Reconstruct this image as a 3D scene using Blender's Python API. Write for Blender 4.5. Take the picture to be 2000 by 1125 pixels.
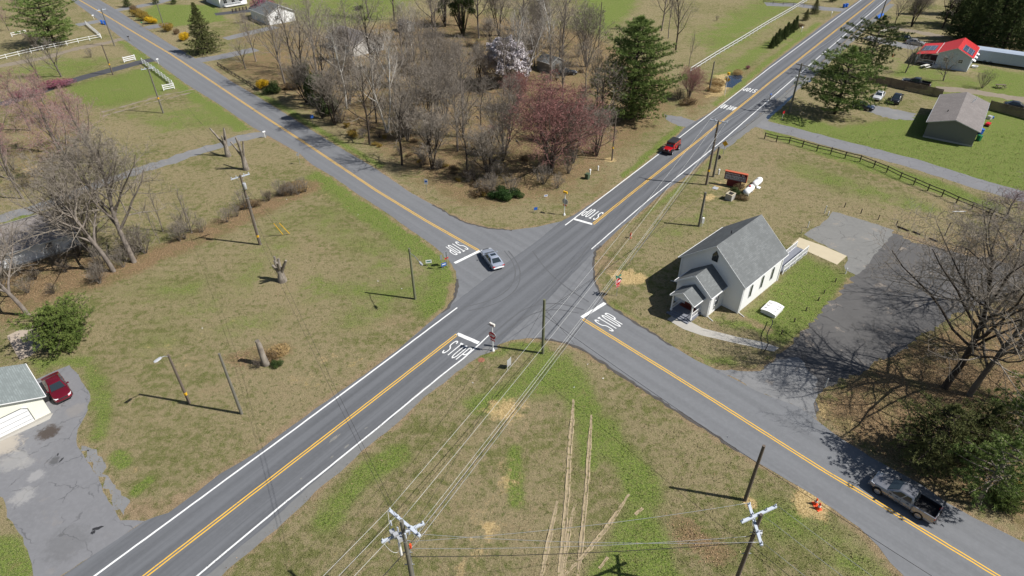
import bpy, bmesh, math, random
import numpy as np
from mathutils import Vector, Matrix
from mathutils.geometry import tessellate_polygon

for o in list(bpy.data.objects):
    bpy.data.objects.remove(o, do_unlink=True)
SC = bpy.context.scene
COL = SC.collection
R = math.radians
# ---------------------------------------------------------------- camera, sky, sun, exposure
IW, IH, FPX = 2000.0, 1125.0, 1234.6          # reference frame in pixels, focal length in pixels
CAMZ, PITCH, ROLL = 48.0, R(36.32), R(-0.41)
_cp, _sp, _c, _s = math.cos(PITCH), math.sin(PITCH), math.cos(ROLL), math.sin(ROLL)
FWD = Vector((0, _cp, -_sp))
_up0, _rt0 = Vector((0, _sp, _cp)), Vector((1, 0, 0))
RT = _c * _rt0 + _s * _up0
UP = -_s * _rt0 + _c * _up0
cam = bpy.data.cameras.new("camera")
cam.sensor_width = 36.0
cam.lens = FPX / IW * 36.0
cam.clip_end = 4000
camo = bpy.data.objects.new("camera", cam)
COL.objects.link(camo)
camo.matrix_world = Matrix(((RT.x, UP.x, -FWD.x, 0), (RT.y, UP.y, -FWD.y, 0), (RT.z, UP.z, -FWD.z, CAMZ), (0, 0, 0, 1)))
SC.camera = camo

SUN_AZ, SUN_EL = R(-12.5), R(48.5)            # azimuth from +X, elevation
world = bpy.data.worlds.new("World")
SC.world = world
world.use_nodes = True
wt = world.node_tree
sky = wt.nodes.new("ShaderNodeTexSky")
sky.sky_type = 'NISHITA'
sky.sun_disc = False
sky.sun_elevation = SUN_EL
sky.sun_rotation = math.pi / 2 - SUN_AZ
wt.links.new(sky.outputs[0], wt.nodes["Background"].inputs[0])
wt.nodes["Background"].inputs[1].default_value = 0.058
sun = bpy.data.lights.new("sun", 'SUN')
sun.energy = 4.8
sun.angle = R(0.5)
sun.color = (1.0, 0.972, 0.93)
suno = bpy.data.objects.new("sun", sun)
COL.objects.link(suno)
SUND = Vector((math.cos(SUN_AZ) * math.cos(SUN_EL), math.sin(SUN_AZ) * math.cos(SUN_EL), math.sin(SUN_EL)))
suno.rotation_euler = (-SUND).to_track_quat('-Z', 'Y').to_euler()
suno.location = SUND * 200
SC.view_settings.view_transform = 'Standard'
SC.view_settings.look = 'None'
SC.view_settings.gamma = 1
SC.view_settings.exposure = 0.36
SC.render.engine = 'CYCLES'

# ---------------------------------------------------------------- survey: pixel of the photo -> point on a level plane
def G(u, v, z=0.0):
    d = RT * (u - IW / 2) + UP * (IH / 2 - v) + FWD * FPX
    t = (z - CAMZ) / d.z
    return Vector((d.x * t, d.y * t, z))

def hgt(b, t):
    """height of an upright thing from its foot pixel and its top pixel"""
    P = G(*b)
    q = P - Vector((0, 0, CAMZ))
    # (q.k + z k.z) with k = RT, UP, FWD
    rows = []
    for k, c in ((RT, (t[0] - IW / 2) / FPX), (UP, (IH / 2 - t[1]) / FPX)):
        a = k.z - c * FWD.z
        rhs = c * q.dot(FWD) - q.dot(k)
        rows.append((a, rhs))
    return sum(a * r for a, r in rows) / sum(a * a for a, r in rows)

def azim(a, b):
    A, B = G(*a), G(*b)
    return math.atan2(B.y - A.y, B.x - A.x)

MAIN = R(52.8)     # bearing of the main road
SIDE = R(-47.7)    # bearing of the crossing road
MD = Vector((math.cos(MAIN), math.sin(MAIN), 0))
SD = Vector((math.cos(SIDE), math.sin(SIDE), 0))

# ---------------------------------------------------------------- objects
def meta(o, label=None, cat=None, group=None, kind=None):
    if label: o["label"] = label
    if cat: o["category"] = cat
    if group: o["group"] = group
    if kind: o["kind"] = kind
    return o

def thing(name, label, cat, loc=(0, 0, 0), rz=0.0, group=None):
    o = bpy.data.objects.new(name, None)
    o.empty_display_size = .3
    COL.objects.link(o)
    o.location = loc
    o.rotation_euler = (0, 0, rz)
    return meta(o, label, cat, group)

class MB:
    def __init__(s):
        s.v = []; s.f = []
    def add(s, vs, fs):
        n = len(s.v)
        s.v.extend([tuple(p) for p in vs])
        s.f.extend([tuple(i + n for i in f) for f in fs])
        return s
    def box(s, c, d, rz=0.0, M=None):
        x, y, z = d[0] / 2, d[1] / 2, d[2] / 2
        vs = [Vector((a, b, e)) for e in (-z, z) for a, b in ((-x, -y), (x, -y), (x, y), (-x, y))]
        if M is not None: vs = [M @ p for p in vs]
        elif rz:
            m = Matrix.Rotation(rz, 3, 'Z'); vs = [m @ p for p in vs]
        c = Vector(c)
        return s.add([p + c for p in vs], [(3, 2, 1, 0), (4, 5, 6, 7), (0, 1, 5, 4), (1, 2, 6, 5), (2, 3, 7, 6), (3, 0, 4, 7)])
    def bar(s, a, b, w, h=None):
        """square bar between two points"""
        a, b = Vector(a), Vector(b); d = b - a
        q = d.to_track_quat('X', 'Z').to_matrix()
        return s.box((a + b) / 2, (d.length, w, h or w), M=q)
    def tube(s, pts, rad, n=6, cap=True):
        pts = [Vector(p) for p in pts]
        if not hasattr(rad, '__len__'): rad = [rad] * len(pts)
        n0 = len(s.v); k = len(pts)
        ref = None
        for i, p in enumerate(pts):
            d = (pts[min(i + 1, k - 1)] - pts[max(i - 1, 0)])
            if d.length < 1e-9: d = Vector((0, 0, 1))
            d.normalize()
            if ref is None:
                ref = d.orthogonal().normalized()
            else:
                ref = (ref - d * ref.dot(d))
                if ref.length < 1e-6: ref = d.orthogonal()
                ref.normalize()
            b = d.cross(ref)
            for j in range(n):
                a = 2 * math.pi * j / n
                q = p + (ref * math.cos(a) + b * math.sin(a)) * rad[i]
                s.v.append((q.x, q.y, q.z))
        for i in range(k - 1):
            for j in range(n):
                a, b = n0 + i * n + j, n0 + i * n + (j + 1) % n
                s.f.append((a, b, b + n, a + n))
        if cap:
            s.f.append(tuple(n0 + j for j in range(n))[::-1])
            s.f.append(tuple(n0 + (k - 1) * n + j for j in range(n)))
        return s
    def lathe(s, prof, n=16, M=None, c=(0, 0, 0)):
        """profile of (r, z) spun about Z, then moved by M"""
        n0 = len(s.v); c = Vector(c)
        for r, z in prof:
            for j in range(n):
                a = 2 * math.pi * j / n
                q = Vector((r * math.cos(a), r * math.sin(a), z))
                if M is not None: q = M @ q
                q = q + c
                s.v.append((q.x, q.y, q.z))
        for i in range(len(prof) - 1):
            for j in range(n):
                a, b = n0 + i * n + j, n0 + i * n + (j + 1) % n
                s.f.append((a, b, b + n, a + n))
        s.f.append(tuple(n0 + j for j in range(n))[::-1])
        s.f.append(tuple(n0 + (len(prof) - 1) * n + j for j in range(n)))
        return s
    def extr(s, poly, y0, y1, plane='XZ'):
        """polygon in XZ pushed along Y (or in XY along Z, or YZ along X)"""
        n = len(poly)
        mp = {'XZ': lambda p, y: (p[0], y, p[1]), 'XY': lambda p, y: (p[0], p[1], y), 'YZ': lambda p, y: (y, p[0], p[1])}[plane]
        vs = [mp(p, y0) for p in poly] + [mp(p, y1) for p in poly]
        fs = [(i, (i + 1) % n, n + (i + 1) % n, n + i) for i in range(n)]
        tri = tessellate_polygon([[Vector((p[0], p[1], 0)) for p in poly]])
        fs += [tuple(t)[::-1] for t in tri] + [tuple(n + i for i in t) for t in tri]
        return s.add(vs, fs)
    def loft(s, rings, cap=True):
        n = len(rings[0]); vs = [p for r in rings for p in r]; fs = []
        for i in range(len(rings) - 1):
            for j in range(n):
                a, b = i * n + j, i * n + (j + 1) % n
                fs.append((a, b, b + n, a + n))
        if cap:
            fs.append(tuple(range(n))[::-1]); fs.append(tuple((len(rings) - 1) * n + j for j in range(n)))
        return s.add(vs, fs)
    def quad(s, a, b, c, d):
        return s.add([a, b, c, d], [(0, 1, 2, 3)])
    def mesh(s, name, m, smooth=False, fixn=False):
        me = bpy.data.meshes.new(name)
        me.from_pydata(s.v, [], s.f)
        if fixn:
            bm = bmesh.new(); bm.from_mesh(me); bmesh.ops.recalc_face_normals(bm, faces=bm.faces); bm.to_mesh(me); bm.free()
        if smooth:
            me.polygons.foreach_set("use_smooth", [True] * len(me.polygons))
        me.materials.append(m)
        me.update()
        return me
    def build(s, name, m, parent=None, smooth=False, label=None, fixn=True, angle=None, bevel=0):
        me = s.mesh(name, m, smooth, fixn)
        if angle is not None:
            me.polygons.foreach_set("use_smooth", [True] * len(me.polygons))
            try: me.set_sharp_from_angle(angle=R(angle))
            except Exception: pass
        o = bpy.data.objects.new(name, me)
        COL.objects.link(o)
        if parent is not None: o.parent = parent
        if label: o["label"] = label
        if bevel:
            b = o.modifiers.new("bevel", 'BEVEL'); b.width = bevel; b.segments = 2; b.limit_method = 'ANGLE'
        return o
    def solo(s, name, m, label, cat, loc=(0, 0, 0), rz=0, group=None, **kw):
        o = s.build(name, m, **kw)
        o.location = loc; o.rotation_euler = (0, 0, rz)
        return meta(o, label, cat, group)

def dup(root, loc, rz=0.0, sc=1.0, label=None, group=None):
    def cp(o, par):
        c = o.copy(); COL.objects.link(c)
        if par is not None: c.parent = par
        for ch in o.children: cp(ch, c)
        return c
    r = cp(root, None)
    r.location = loc; r.rotation_euler = (0, 0, rz)
    r.scale = (sc, sc, sc) if not hasattr(sc, '__len__') else sc
    if label: r["label"] = label
    if group: r["group"] = group
    return r

def struct(o):
    o["kind"] = "structure"
    return o

# ---------------------------------------------------------------- materials
class NT:
    def __init__(s, name):
        s.m = bpy.data.materials.new(name); s.m.use_nodes = True
        s.t = s.m.node_tree; s.b = s.t.nodes["Principled BSDF"]
    def n(s, typ, **kw):
        nd = s.t.nodes.new(typ)
        for k, v in kw.items(): setattr(nd, k, v)
        return nd
    def l(s, a, b): s.t.links.new(a, b)
    def val(s, sock, x):
        if isinstance(x, (int, float)): sock.default_value = x
        elif isinstance(x, tuple): sock.default_value = (x + (1,))[:4] if len(sock.default_value) == 4 else x
        else: s.l(x, sock)
    def noise(s, scale, detail=3, rough=.55, vec=None, dist=0):
        nd = s.n("ShaderNodeTexNoise"); nd.inputs["Scale"].default_value = scale
        nd.inputs["Detail"].default_value = detail; nd.inputs["Roughness"].default_value = rough
        nd.inputs["Distortion"].default_value = dist
        s.l(vec if vec is not None else s.co(), nd.inputs["Vector"])
        return nd.outputs[0]
    def co(s):
        if not hasattr(s, '_co'): s._co = s.n("ShaderNodeTexCoord").outputs["Object"]
        return s._co
    def pos(s):
        if not hasattr(s, '_po'): s._po = s.n("ShaderNodeNewGeometry").outputs["Position"]
        return s._po
    def math(s, op, a, b=0.0, c=None, clamp=False):
        nd = s.n("ShaderNodeMath", operation=op); nd.use_clamp = clamp
        s.val(nd.inputs[0], a); s.val(nd.inputs[1], b)
        if c is not None: s.val(nd.inputs[2], c)
        return nd.outputs[0]
    def ramp(s, f, a, b):
        nd = s.n("ShaderNodeMapRange"); nd.interpolation_type = 'SMOOTHSTEP'
        s.val(nd.inputs[0], f); nd.inputs[1].default_value = a; nd.inputs[2].default_value = b
        return nd.outputs[0]
    def mix(s, f, a, b, blend='MIX'):
        nd = s.n("ShaderNodeMix"); nd.data_type = 'RGBA'; nd.blend_type = blend
        s.val(nd.inputs[0], f); s.val(nd.inputs[6], a); s.val(nd.inputs[7], b)
        return nd.outputs[2]
    def bump(s, h, strength=.3, dist=.05):
        nd = s.n("ShaderNodeBump"); nd.inputs["Strength"].default_value = strength; nd.inputs["Distance"].default_value = dist
        s.l(h, nd.inputs["Height"]); s.l(nd.outputs[0], s.b.inputs["Normal"])
    def out(s, col, rough=.8, metal=0, spec=.3, coat=0):
        s.val(s.b.inputs["Base Color"], col); s.val(s.b.inputs["Roughness"], rough)
        s.b.inputs["Metallic"].default_value = metal; s.b.inputs["Specular IOR Level"].default_value = spec
        s.b.inputs["Coat Weight"].default_value = coat
        return s.m

def sc3(c, k): return tuple(min(1, x * k) for x in c)

def mk(name, col, rough=.7, var=.18, scale=3.0, fine=25.0, bump=.0, metal=0, spec=.3, coat=0, alt=None, altf=(.52, .68)):
    t = NT(name)
    n1 = t.noise(scale); n2 = t.noise(fine, 2)
    c = t.mix(n1, sc3(col, 1 - var), sc3(col, 1 + var))
    c = t.mix(t.math('MULTIPLY', n2, .5), c, sc3(col, 1 - 1.2 * var))
    if alt is not None:
        c = t.mix(t.ramp(t.noise(scale * 1.7, 4), *altf), c, alt)
    if bump: t.bump(n2, bump, .02)
    return t.out(c, rough, metal, spec, coat)

M = {}
M['white'] = mk('white_paint', (.78, .78, .77), .5, .04)
M['offwhite'] = mk('weathered_white', (.62, .61, .58), .7, .12)
M['cream'] = mk('pale_yellow_siding', (.74, .74, .5), .6, .04)
M['greypaint'] = mk('grey_siding', (.2, .2, .19), .7, .06)
M['lgrey'] = mk('light_grey_metal', (.5, .51, .53), .45, .08, metal=.3)
M['galv'] = mk('galvanised_steel', (.42, .43, .44), .45, .1, metal=.6)
M['armw'] = mk('pale_weathered_timber', (.5, .54, .6), .7, .2, 5)
M['dark'] = mk('dark_metal', (.03, .03, .032), .5, .2)
M['black'] = mk('black_rubber', (.018, .018, .019), .75, .2)
M['glass'] = mk('dark_glass', (.02, .03, .036), .06, .1, spec=.9)
M['winglass'] = mk('window_glass', (.05, .06, .075), .1, .2, spec=.7)
M['pole'] = mk('creosoted_pole', (.15, .12, .095), .9, .3, 2, 18, .3)
M['poleg'] = mk('weathered_grey_pole', (.17, .16, .13), .9, .25, 2, 18, .3)
M['poleo'] = mk('mossy_pole', (.16, .165, .1), .9, .25, 2, 18, .3)
M['wood'] = mk('grey_fence_wood', (.17, .135, .1), .9, .3, 2, 14, .2)
M['rail'] = mk('dark_fence_rail', (.07, .056, .045), .9, .3, 3)
M['tan'] = mk('tan_concrete', (.5, .43, .3), .9, .1, 1.2, 12)
M['conc'] = mk('concrete', (.4, .38, .34), .9, .15, 1.3, 14)
M['orange'] = mk('traffic_orange', (.8, .09, .025), .5, .08)
M['yellow'] = mk('signal_yellow', (.75, .42, .02), .5, .08)
M['red'] = mk('sign_red', (.52, .012, .02), .45, .06)
M['maroon'] = mk('maroon_panel', (.16, .025, .025), .6, .12)
M['brickred'] = mk('orange_red_trim', (.5, .12, .06), .6, .12)
M['blue'] = mk('bin_blue', (.015, .1, .42), .5, .1)
M['blue2'] = mk('sign_blue', (.02, .12, .5), .45, .1)
M['green'] = mk('sign_green', (.01, .2, .13), .45, .1)
M['bingreen'] = mk('bin_green', (.01, .16, .06), .5, .1)
M['utilgreen'] = mk('utility_green', (.07, .1, .06), .6, .1)
M['redroof'] = mk('red_metal_roof', (.52, .03, .03), .45, .07, .8)
M['solar'] = None
M['wire'] = mk('sun_glint_wire', (.6, .6, .58), .5, .05, metal=.2)  # pale tone stands in for sun glint along the wires
M['wired'] = mk('dark_wire', (.03, .028, .027), .7, .1)
M['deck'] = mk('red_brown_deck', (.2, .05, .035), .7, .2)
M['greydeck'] = mk('grey_deck', (.2, .21, .24), .8, .15)
M['pale'] = mk('pale_plank', (.66, .64, .58), .7, .1)
M['water'] = NT('ditch_water').out((.022, .036, .06), .05, 0, .8)
M['sid_trailer'] = mk('shade_tinted_white_panel', (.36, .42, .5), .5, .1)  # bluish grey base colour carries the tree shade over a white trailer
def bark(name, c1, c2, sc=1.0):
    t = NT(name)
    c = t.mix(t.ramp(t.noise(sc, 4), .4, .62), c1, c2)
    n2 = t.noise(9, 3)
    c = t.mix(t.math('MULTIPLY', n2, .6), c, sc3(c1, .45))
    t.bump(n2, .4, .05)
    return t.out(c, .95, 0, .1)
M['bark'] = bark('grey_bark', (.2, .175, .145), (.125, .105, .088))
M['barkd'] = bark('dark_bark', (.085, .068, .055), (.05, .04, .033))
M['barkw'] = bark('white_bark', (.62, .6, .55), (.33, .29, .24), .8)
M['barkl'] = bark('light_bark', (.27, .23, .195), (.17, .145, .125))
M['stub'] = bark('bare_silver_wood', (.34, .3, .25), (.17, .145, .12))
M['twig'] = mk('grey_twigs', (.26, .225, .185), .95, .25, .5, 3, spec=.1)
M['twigd'] = mk('dark_twigs', (.17, .14, .11), .95, .25, .5, 3, spec=.1)
M['twigl'] = mk('pale_twigs', (.4, .36, .31), .95, .2, .5, 3, spec=.1)
M['twigr'] = mk('red_brown_twigs', (.25, .13, .115), .95, .25, .5, 3, spec=.1)
def leafm(name, a, b, sc=.7, tr=.15):
    t = NT(name)
    oi = t.n("ShaderNodeObjectInfo").outputs["Random"]
    c = t.mix(t.ramp(t.noise(sc, 3), .36, .64), a, b)
    c = t.mix(t.math('MULTIPLY', t.noise(6, 2), .6), c, sc3(a, .6))
    c = t.mix(t.math('MULTIPLY', oi, .3), c, sc3(b, .75))
    m = t.out(c, .75, 0, .15)
    return m
M['pine'] = leafm('pine_needles', (.1, .155, .04), (.27, .345, .1))
M['pined'] = leafm('dark_pine_needles', (.06, .088, .03), (.15, .185, .06))
M['cedar'] = leafm('cedar_foliage', (.09, .108, .036), (.21, .215, .08))
M['bush'] = leafm('bright_evergreen', (.09, .135, .03), (.22, .275, .07), 1.2)
M['holly'] = leafm('holly_green', (.02, .05, .012), (.055, .1, .025))
M['ivy'] = leafm('ivy_green', (.03, .055, .015), (.08, .11, .03))
M['forsythia'] = leafm('forsythia_yellow', (.55, .33, .012), (.75, .5, .03))
M['forsd'] = leafm('faded_forsythia', (.22, .15, .03), (.35, .23, .04))
M['redbud'] = leafm('maple_red_buds', (.3, .115, .11), (.38, .19, .17))
M['pinkbud'] = leafm('maple_pink_buds', (.33, .15, .145), (.4, .22, .2))
M['magenta'] = leafm('redbud_blossom', (.26, .08, .12), (.33, .14, .17))
M['magnolia'] = leafm('magnolia_blossom', (.62, .56, .57), (.8, .76, .78), 2)
M['brownbrush'] = leafm('brown_brush_leaves', (.14, .095, .05), (.24, .16, .08))
M['gold'] = leafm('dry_gold_grass', (.33, .22, .09), (.48, .34, .16), 1)
def paint(name, col, car=None):
    t = NT(name)
    n = t.noise(1.2, 2)
    c = t.mix(n, sc3(col, .9), sc3(col, 1.08))
    return t.out(c, .25, .4, .5, .7)
M['p_grey'] = paint('bronze_grey_paint', (.255, .262, .285))
M['p_silver'] = paint('silver_paint', (.42, .46, .54))
M['p_red'] = paint('bright_red_paint', (.62, .008, .012))
M['p_maroon'] = paint('dark_red_paint', (.17, .008, .02))
M['p_white'] = paint('white_car_paint', (.8, .8, .78))
M['p_black'] = paint('black_car_paint', (.018, .018, .02))
M['p_blue'] = paint('dark_blue_car_paint', (.02, .03, .06))
M['p_tan'] = paint('pale_grey_car_paint', (.4, .38, .36))
M['head'] = mk('headlamp_lens', (.75, .77, .8), .12, .05, spec=.8)
M['tail'] = mk('tail_lamp_lens', (.45, .01, .012), .15, .05, spec=.7)
M['rim'] = mk('alloy_rim', (.5, .51, .54), .3, .1, metal=.7)

def shingle(name, col, s=1.0, var=.22, pitch=.6):
    t = NT(name)
    sp = t.n("ShaderNodeSeparateXYZ"); t.l(t.co(), sp.inputs[0])
    cb = t.n("ShaderNodeCombineXYZ"); t.l(sp.outputs[1], cb.inputs[0]); t.l(sp.outputs[2], cb.inputs[1])
    b = t.n("ShaderNodeTexBrick"); t.l(cb.outputs[0], b.inputs[0])
    b.inputs["Scale"].default_value = 1.0; b.inputs["Brick Width"].default_value = .42 * s; b.inputs["Row Height"].default_value = .2 * pitch
    b.inputs["Mortar Size"].default_value = .008; b.inputs["Bias"].default_value = -.1
    b.inputs["Color1"].default_value = sc3(col, 1 + var) + (1,); b.inputs["Color2"].default_value = sc3(col, 1 - var) + (1,)
    b.inputs["Mortar"].default_value = sc3(col, .6) + (1,)
    c = t.mix(t.ramp(t.noise(.6, 5, .7), .35, .7), b.outputs[0], sc3(col, .72))
    c = t.mix(t.math('MULTIPLY', t.noise(30, 2), .45), c, sc3(col, 1.4))
    t.bump(b.outputs[1], -.4, .02)
    return t.out(c, .92, 0, .15)
M['sh_church'] = shingle('grey_shingles', (.145, .153, .153))
M['sh_green'] = shingle('grey_green_shingles', (.2, .225, .22), 1.1, .24, .38)
M['sh_brown'] = shingle('grey_brown_shingles', (.2, .18, .17), 1, .16, .3)
M['sh_dark'] = shingle('dark_shingles', (.12, .11, .11))
def siding(name, col, per=.16):
    t = NT(name)
    w = t.n("ShaderNodeTexWave"); w.wave_type = 'BANDS'; w.bands_direction = 'Z'; w.wave_profile = 'SAW'
    w.inputs["Scale"].default_value = 1 / per / 3.2; t.l(t.co(), w.inputs[0])
    c = t.mix(t.math('MULTIPLY', t.noise(1.5, 4), .5), col, sc3(col, .86))
    t.bump(w.outputs[1], .25, .012)
    return t.out(c, .55, 0, .3)
M['sid_white'] = siding('white_lap_siding', (.8, .8, .79))
M['sid_cream'] = siding('pale_yellow_lap_siding', (.8, .8, .68))
M['sid_grey'] = siding('grey_lap_siding', (.17, .17, .165))
M['sid_bluew'] = siding('pale_blue_grey_siding', (.55, .6, .66))
M['stonew'] = mk('whitewashed_block', (.55, .53, .5), .9, .25, 1.5, 8)
t = NT('solar_glass')
b = t.n("ShaderNodeTexBrick"); t.l(t.co(), b.inputs[0]); b.offset = 0
b.inputs["Scale"].default_value = 1; b.inputs["Brick Width"].default_value = 1.0; b.inputs["Row Height"].default_value = 1.55; b.inputs["Mortar Size"].default_value = .035
b.inputs["Color1"].default_value = (.05, .07, .12, 1); b.inputs["Color2"].default_value = (.06, .085, .14, 1); b.inputs["Mortar"].default_value = (.3, .33, .38, 1)
M['solar'] = t.out(b.outputs[0], .15, 0, .7)
# ---------------------------------------------------------------- ground: one sheet, with cover (green / straw / leaf litter / bare soil) as an attribute
def axis(lo, a, b, hi, fine, mid, mlo, mhi):
    seg = [np.array([-900, -600, -400, -300.]) if lo < -250 else np.array([-500, -250, -120, -60, -20.])]
    seg.append(np.arange(mlo, a, mid)); seg.append(np.arange(a, b, fine)); seg.append(np.arange(b, mhi, mid))
    seg.append(np.array([mhi + 20, mhi + 60, mhi + 160, mhi + 400, mhi + 900.]))
    return np.unique(np.concatenate(seg).round(4))
GX = axis(-300, -75, 75, 300, .5, 1.1, -200, 200)
GY = axis(0, 18, 125, 300, .5, 1.1, 0, 270)
gx, gy = np.meshgrid(GX, GY)
COV = {k: np.zeros_like(gx) for k in 'gsbd'}
def sstep(x, a, b):
    t = np.clip((x - a) / (b - a), 0, 1); return t * t * (3 - 2 * t)
def segdist(P, close):
    D = np.full(gx.shape, 1e9)
    n = len(P)
    for i in range(n if close else n - 1):
        a, b = P[i], P[(i + 1) % n]
        dx, dy = b.x - a.x, b.y - a.y
        L = dx * dx + dy * dy + 1e-9
        t = np.clip(((gx - a.x) * dx + (gy - a.y) * dy) / L, 0, 1)
        D = np.minimum(D, np.hypot(gx - a.x - t * dx, gy - a.y - t * dy))
    return D
def brush(ch, px, r, k=1.0):
    """a stroke of ground cover along a line surveyed on the photograph (a single point gives a patch)"""
    P = [G(*p) for p in px]
    D = segdist(P, False) if len(P) > 1 else np.hypot(gx - P[0].x, gy - P[0].y)
    COV[ch] = np.maximum(COV[ch], k * (1 - sstep(D, 0, r * 1.7 + .3)))
def area(ch, px, f=2.0, k=1.0):
    P = [G(*p) for p in px]
    ins = np.zeros(gx.shape, bool); n = len(P)
    for i in range(n):
        a, b = P[i], P[(i + 1) % n]
        c = ((a.y > gy) != (b.y > gy)) & (gx < (b.x - a.x) * (gy - a.y) / (b.y - a.y + 1e-12) + a.x)
        ins ^= c
    D = segdist(P, True); D = np.where(ins, D, -D)
    COV[ch] = np.maximum(COV[ch], k * sstep(D, -1.6 * f, 1.6 * f))

# edges of the roads, surveyed from the photograph
NW_L = [(139, 0), (180, 30), (235, 72), (290, 110), (365, 165), (430, 205), (488, 245), (550, 280), (585, 300), (610, 322), (650, 345), (700, 380), (750, 412), (800, 448), (850, 482), (875, 505), (890, 530), (893, 555), (889, 578), (875, 600)]
SW_L = [(875, 600), (862, 610), (825, 642), (775, 685), (700, 740), (625, 792), (560, 840), (494, 888), (430, 926), (367, 974), (329, 1002), (283, 1017), (228, 1055), (177, 1088), (120, 1125), (20, 1200)]
NW_R = [(195, 0), (232, 22), (278, 52), (335, 88), (410, 130), (450, 158), (500, 187), (565, 227), (650, 280), (735, 330), (800, 375), (845, 400), (880, 420), (910, 435), (960, 447), (1000, 449), (1050, 443)]
NE_L = [(1050, 443), (1100, 430), (1120, 420), (1175, 385), (1225, 350), (1282, 302), (1317, 271), (1337, 250), (1387, 220), (1450, 175), (1500, 130), (1612, 45), (1678, 0), (1760, -60)]
SE_U = [(1162, 490), (1159, 517), (1162, 550), (1173, 577), (1185, 592), (1200, 605), (1225, 620), (1262, 642), (1312, 675), (1362, 705), (1400, 722), (1480, 765), (1560, 795), (1592, 818), (1625, 845), (1700, 892), (1800, 947), (1850, 982), (1900, 1010), (1950, 1035), (2030, 1075)]
NE_R = [(1162, 490), (1175, 480), (1212, 445), (1250, 415), (1300, 372), (1350, 337), (1410, 282), (1470, 235), (1525, 188), (1600, 125), (1640, 90), (1672, 60), (1707, 32), (1737, 4), (1800, -55)]
SE_D = [(1067, 662), (1105, 670), (1137, 682), (1175, 707), (1212, 732), (1250, 757), (1312, 797), (1375, 836), (1443, 883), (1500, 915), (1576, 959), (1627, 994), (1677, 1030), (1715, 1066), (1740, 1100), (1775, 1135), (1850, 1190)]
SW_R = [(1067, 662), (1030, 661), (1000, 664), (970, 677), (937, 690), (900, 715), (862, 745), (825, 772), (775, 822), (750, 840), (703, 878), (627, 944), (563, 1002), (500, 1058), (420, 1125), (330, 1200)]

# lush green
area('g', [(1500, 214), (1640, 250), (1800, 226), (2050, 200), (2050, 395), (1900, 352), (1640, 277), (1505, 236)], 1.5, 1.0)
area('g', [(1490, 250), (1650, 300), (1830, 350), (1960, 405), (1945, 412), (1800, 368), (1640, 318), (1500, 268)], 1.0, .8)
area('g', [(1440, 628), (1500, 575), (1560, 500), (1640, 530), (1655, 545), (1600, 625), (1530, 672), (1400, 625)], 1.5, .85)
area('g', [(1740, 110), (1790, 120), (1900, 150), (2050, 140), (2050, 290), (1800, 190)], 3, .5)
area('g', [(1905, 130), (2050, 150), (2050, 200), (1940, 200)], 3, .85)
area('g', [(1760, 125), (1740, 150), (1800, 150), (1800, 128)], 2, .8)
area('g', [(1340, 70), (1500, -20), (1610, -20), (1410, 130)], 5, .55)
area('g', [(1150, -30), (1250, -30), (1230, 25), (1170, 70), (1120, 60)], 4, .95)
brush('g', [(1430, 60), (1470, 40)], 4, .8); brush('g', [(1400, 160), (1480, 100), (1560, 60)], 3, .6)
area('g', [(135, 168), (300, 128), (370, 170), (210, 212), (120, 200)], 2, .7)
area('g', [(240, 225), (400, 195), (480, 245), (300, 262)], 3, .5)
area('g', [(0, 140), (120, 110), (240, 112), (110, 165)], 3, .5)
area('g', [(270, 35), (300, 10), (420, 10), (440, 40), (340, 52)], 2, .95)
area('g', [(500, -20), (840, -20), (760, 40), (600, 60)], 4, .55)
brush('g', [(248, 80), (290, 118), (360, 168), (425, 212), (478, 248)], 2.2, .9)
brush('g', [(630, 345), (690, 390), (740, 425), (790, 460), (840, 495), (872, 530), (870, 575), (850, 600)], 2.6, .85)
brush('g', [(1010, 453), (1060, 450), (1110, 432)], 1.2, .7)
brush('g', [(1225, 343), (1285, 290), (1330, 248)], 1.0, .85)
brush('g', [(1400, 205), (1450, 165), (1500, 122), (1600, 45)], 1.3, .7)
brush('g', [(1185, 400 + 60), (1260, 418), (1330, 365), (1400, 300), (1440, 265)], 1.0, .4)
brush('g', [(1190, 600), (1240, 640), (1310, 688), (1370, 715), (1420, 712)], 1.4, .75)
brush('g', [(500, 183), (560, 215), (640, 268), (740, 325)], 1.2, .7)
area('g', [(1050, 690), (1110, 690), (1140, 740), (1110, 780), (1040, 770)], 1.5, .9)
brush('g', [(940, 790), (1000, 760), (1060, 720)], 1.6, .7)
brush('g', [(1110, 750), (1180, 850), (1240, 920), (1255, 970)], 1.8, .8)
brush('g', [(640, 1020), (700, 935), (775, 885)], 1.3, .8)
brush('g', [(1005, 880), (1008, 980)], .7, .8)
area('g', [(1240, 960), (1290, 1020), (1340, 1140), (1120, 1140), (1180, 1080)], 1.0, .85)
brush('g', [(1140, 790), (1150, 900)], 1.0, .7); brush('g', [(940, 690), (1000, 672), (1060, 680)], 1.0, .7)
brush('g', [(1500, 1000), (1600, 1050), (1690, 1110)], 3.0, .45)
brush('g', [(230, 890), (240, 905)], .6, 1); brush('g', [(265, 960), (290, 940)], .5, 1); brush('g', [(205, 800), (190, 850)], .9, .7)
brush('g', [(200, 790), (180, 720)], 1.2, .6); brush('g', [(10, 1060), (30, 1125)], 1.3, .8)
area('g', [(60, 700), (190, 690), (170, 720), (110, 715), (70, 745)], .8, .7)
brush('g', [(620, 560), (740, 570), (850, 560)], 4, .42); brush('g', [(640, 420), (700, 480), (780, 540)], 4, .35)
brush('g', [(330, 650), (470, 560), (560, 440)], 5, .3)
brush('g', [(1290, 460), (1370, 430)], 3, .35); brush('g', [(1560, 330), (1700, 380), (1800, 400)], 3.5, .5)
brush('g', [(20, 425), (60, 430)], 2, .8)
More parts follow.
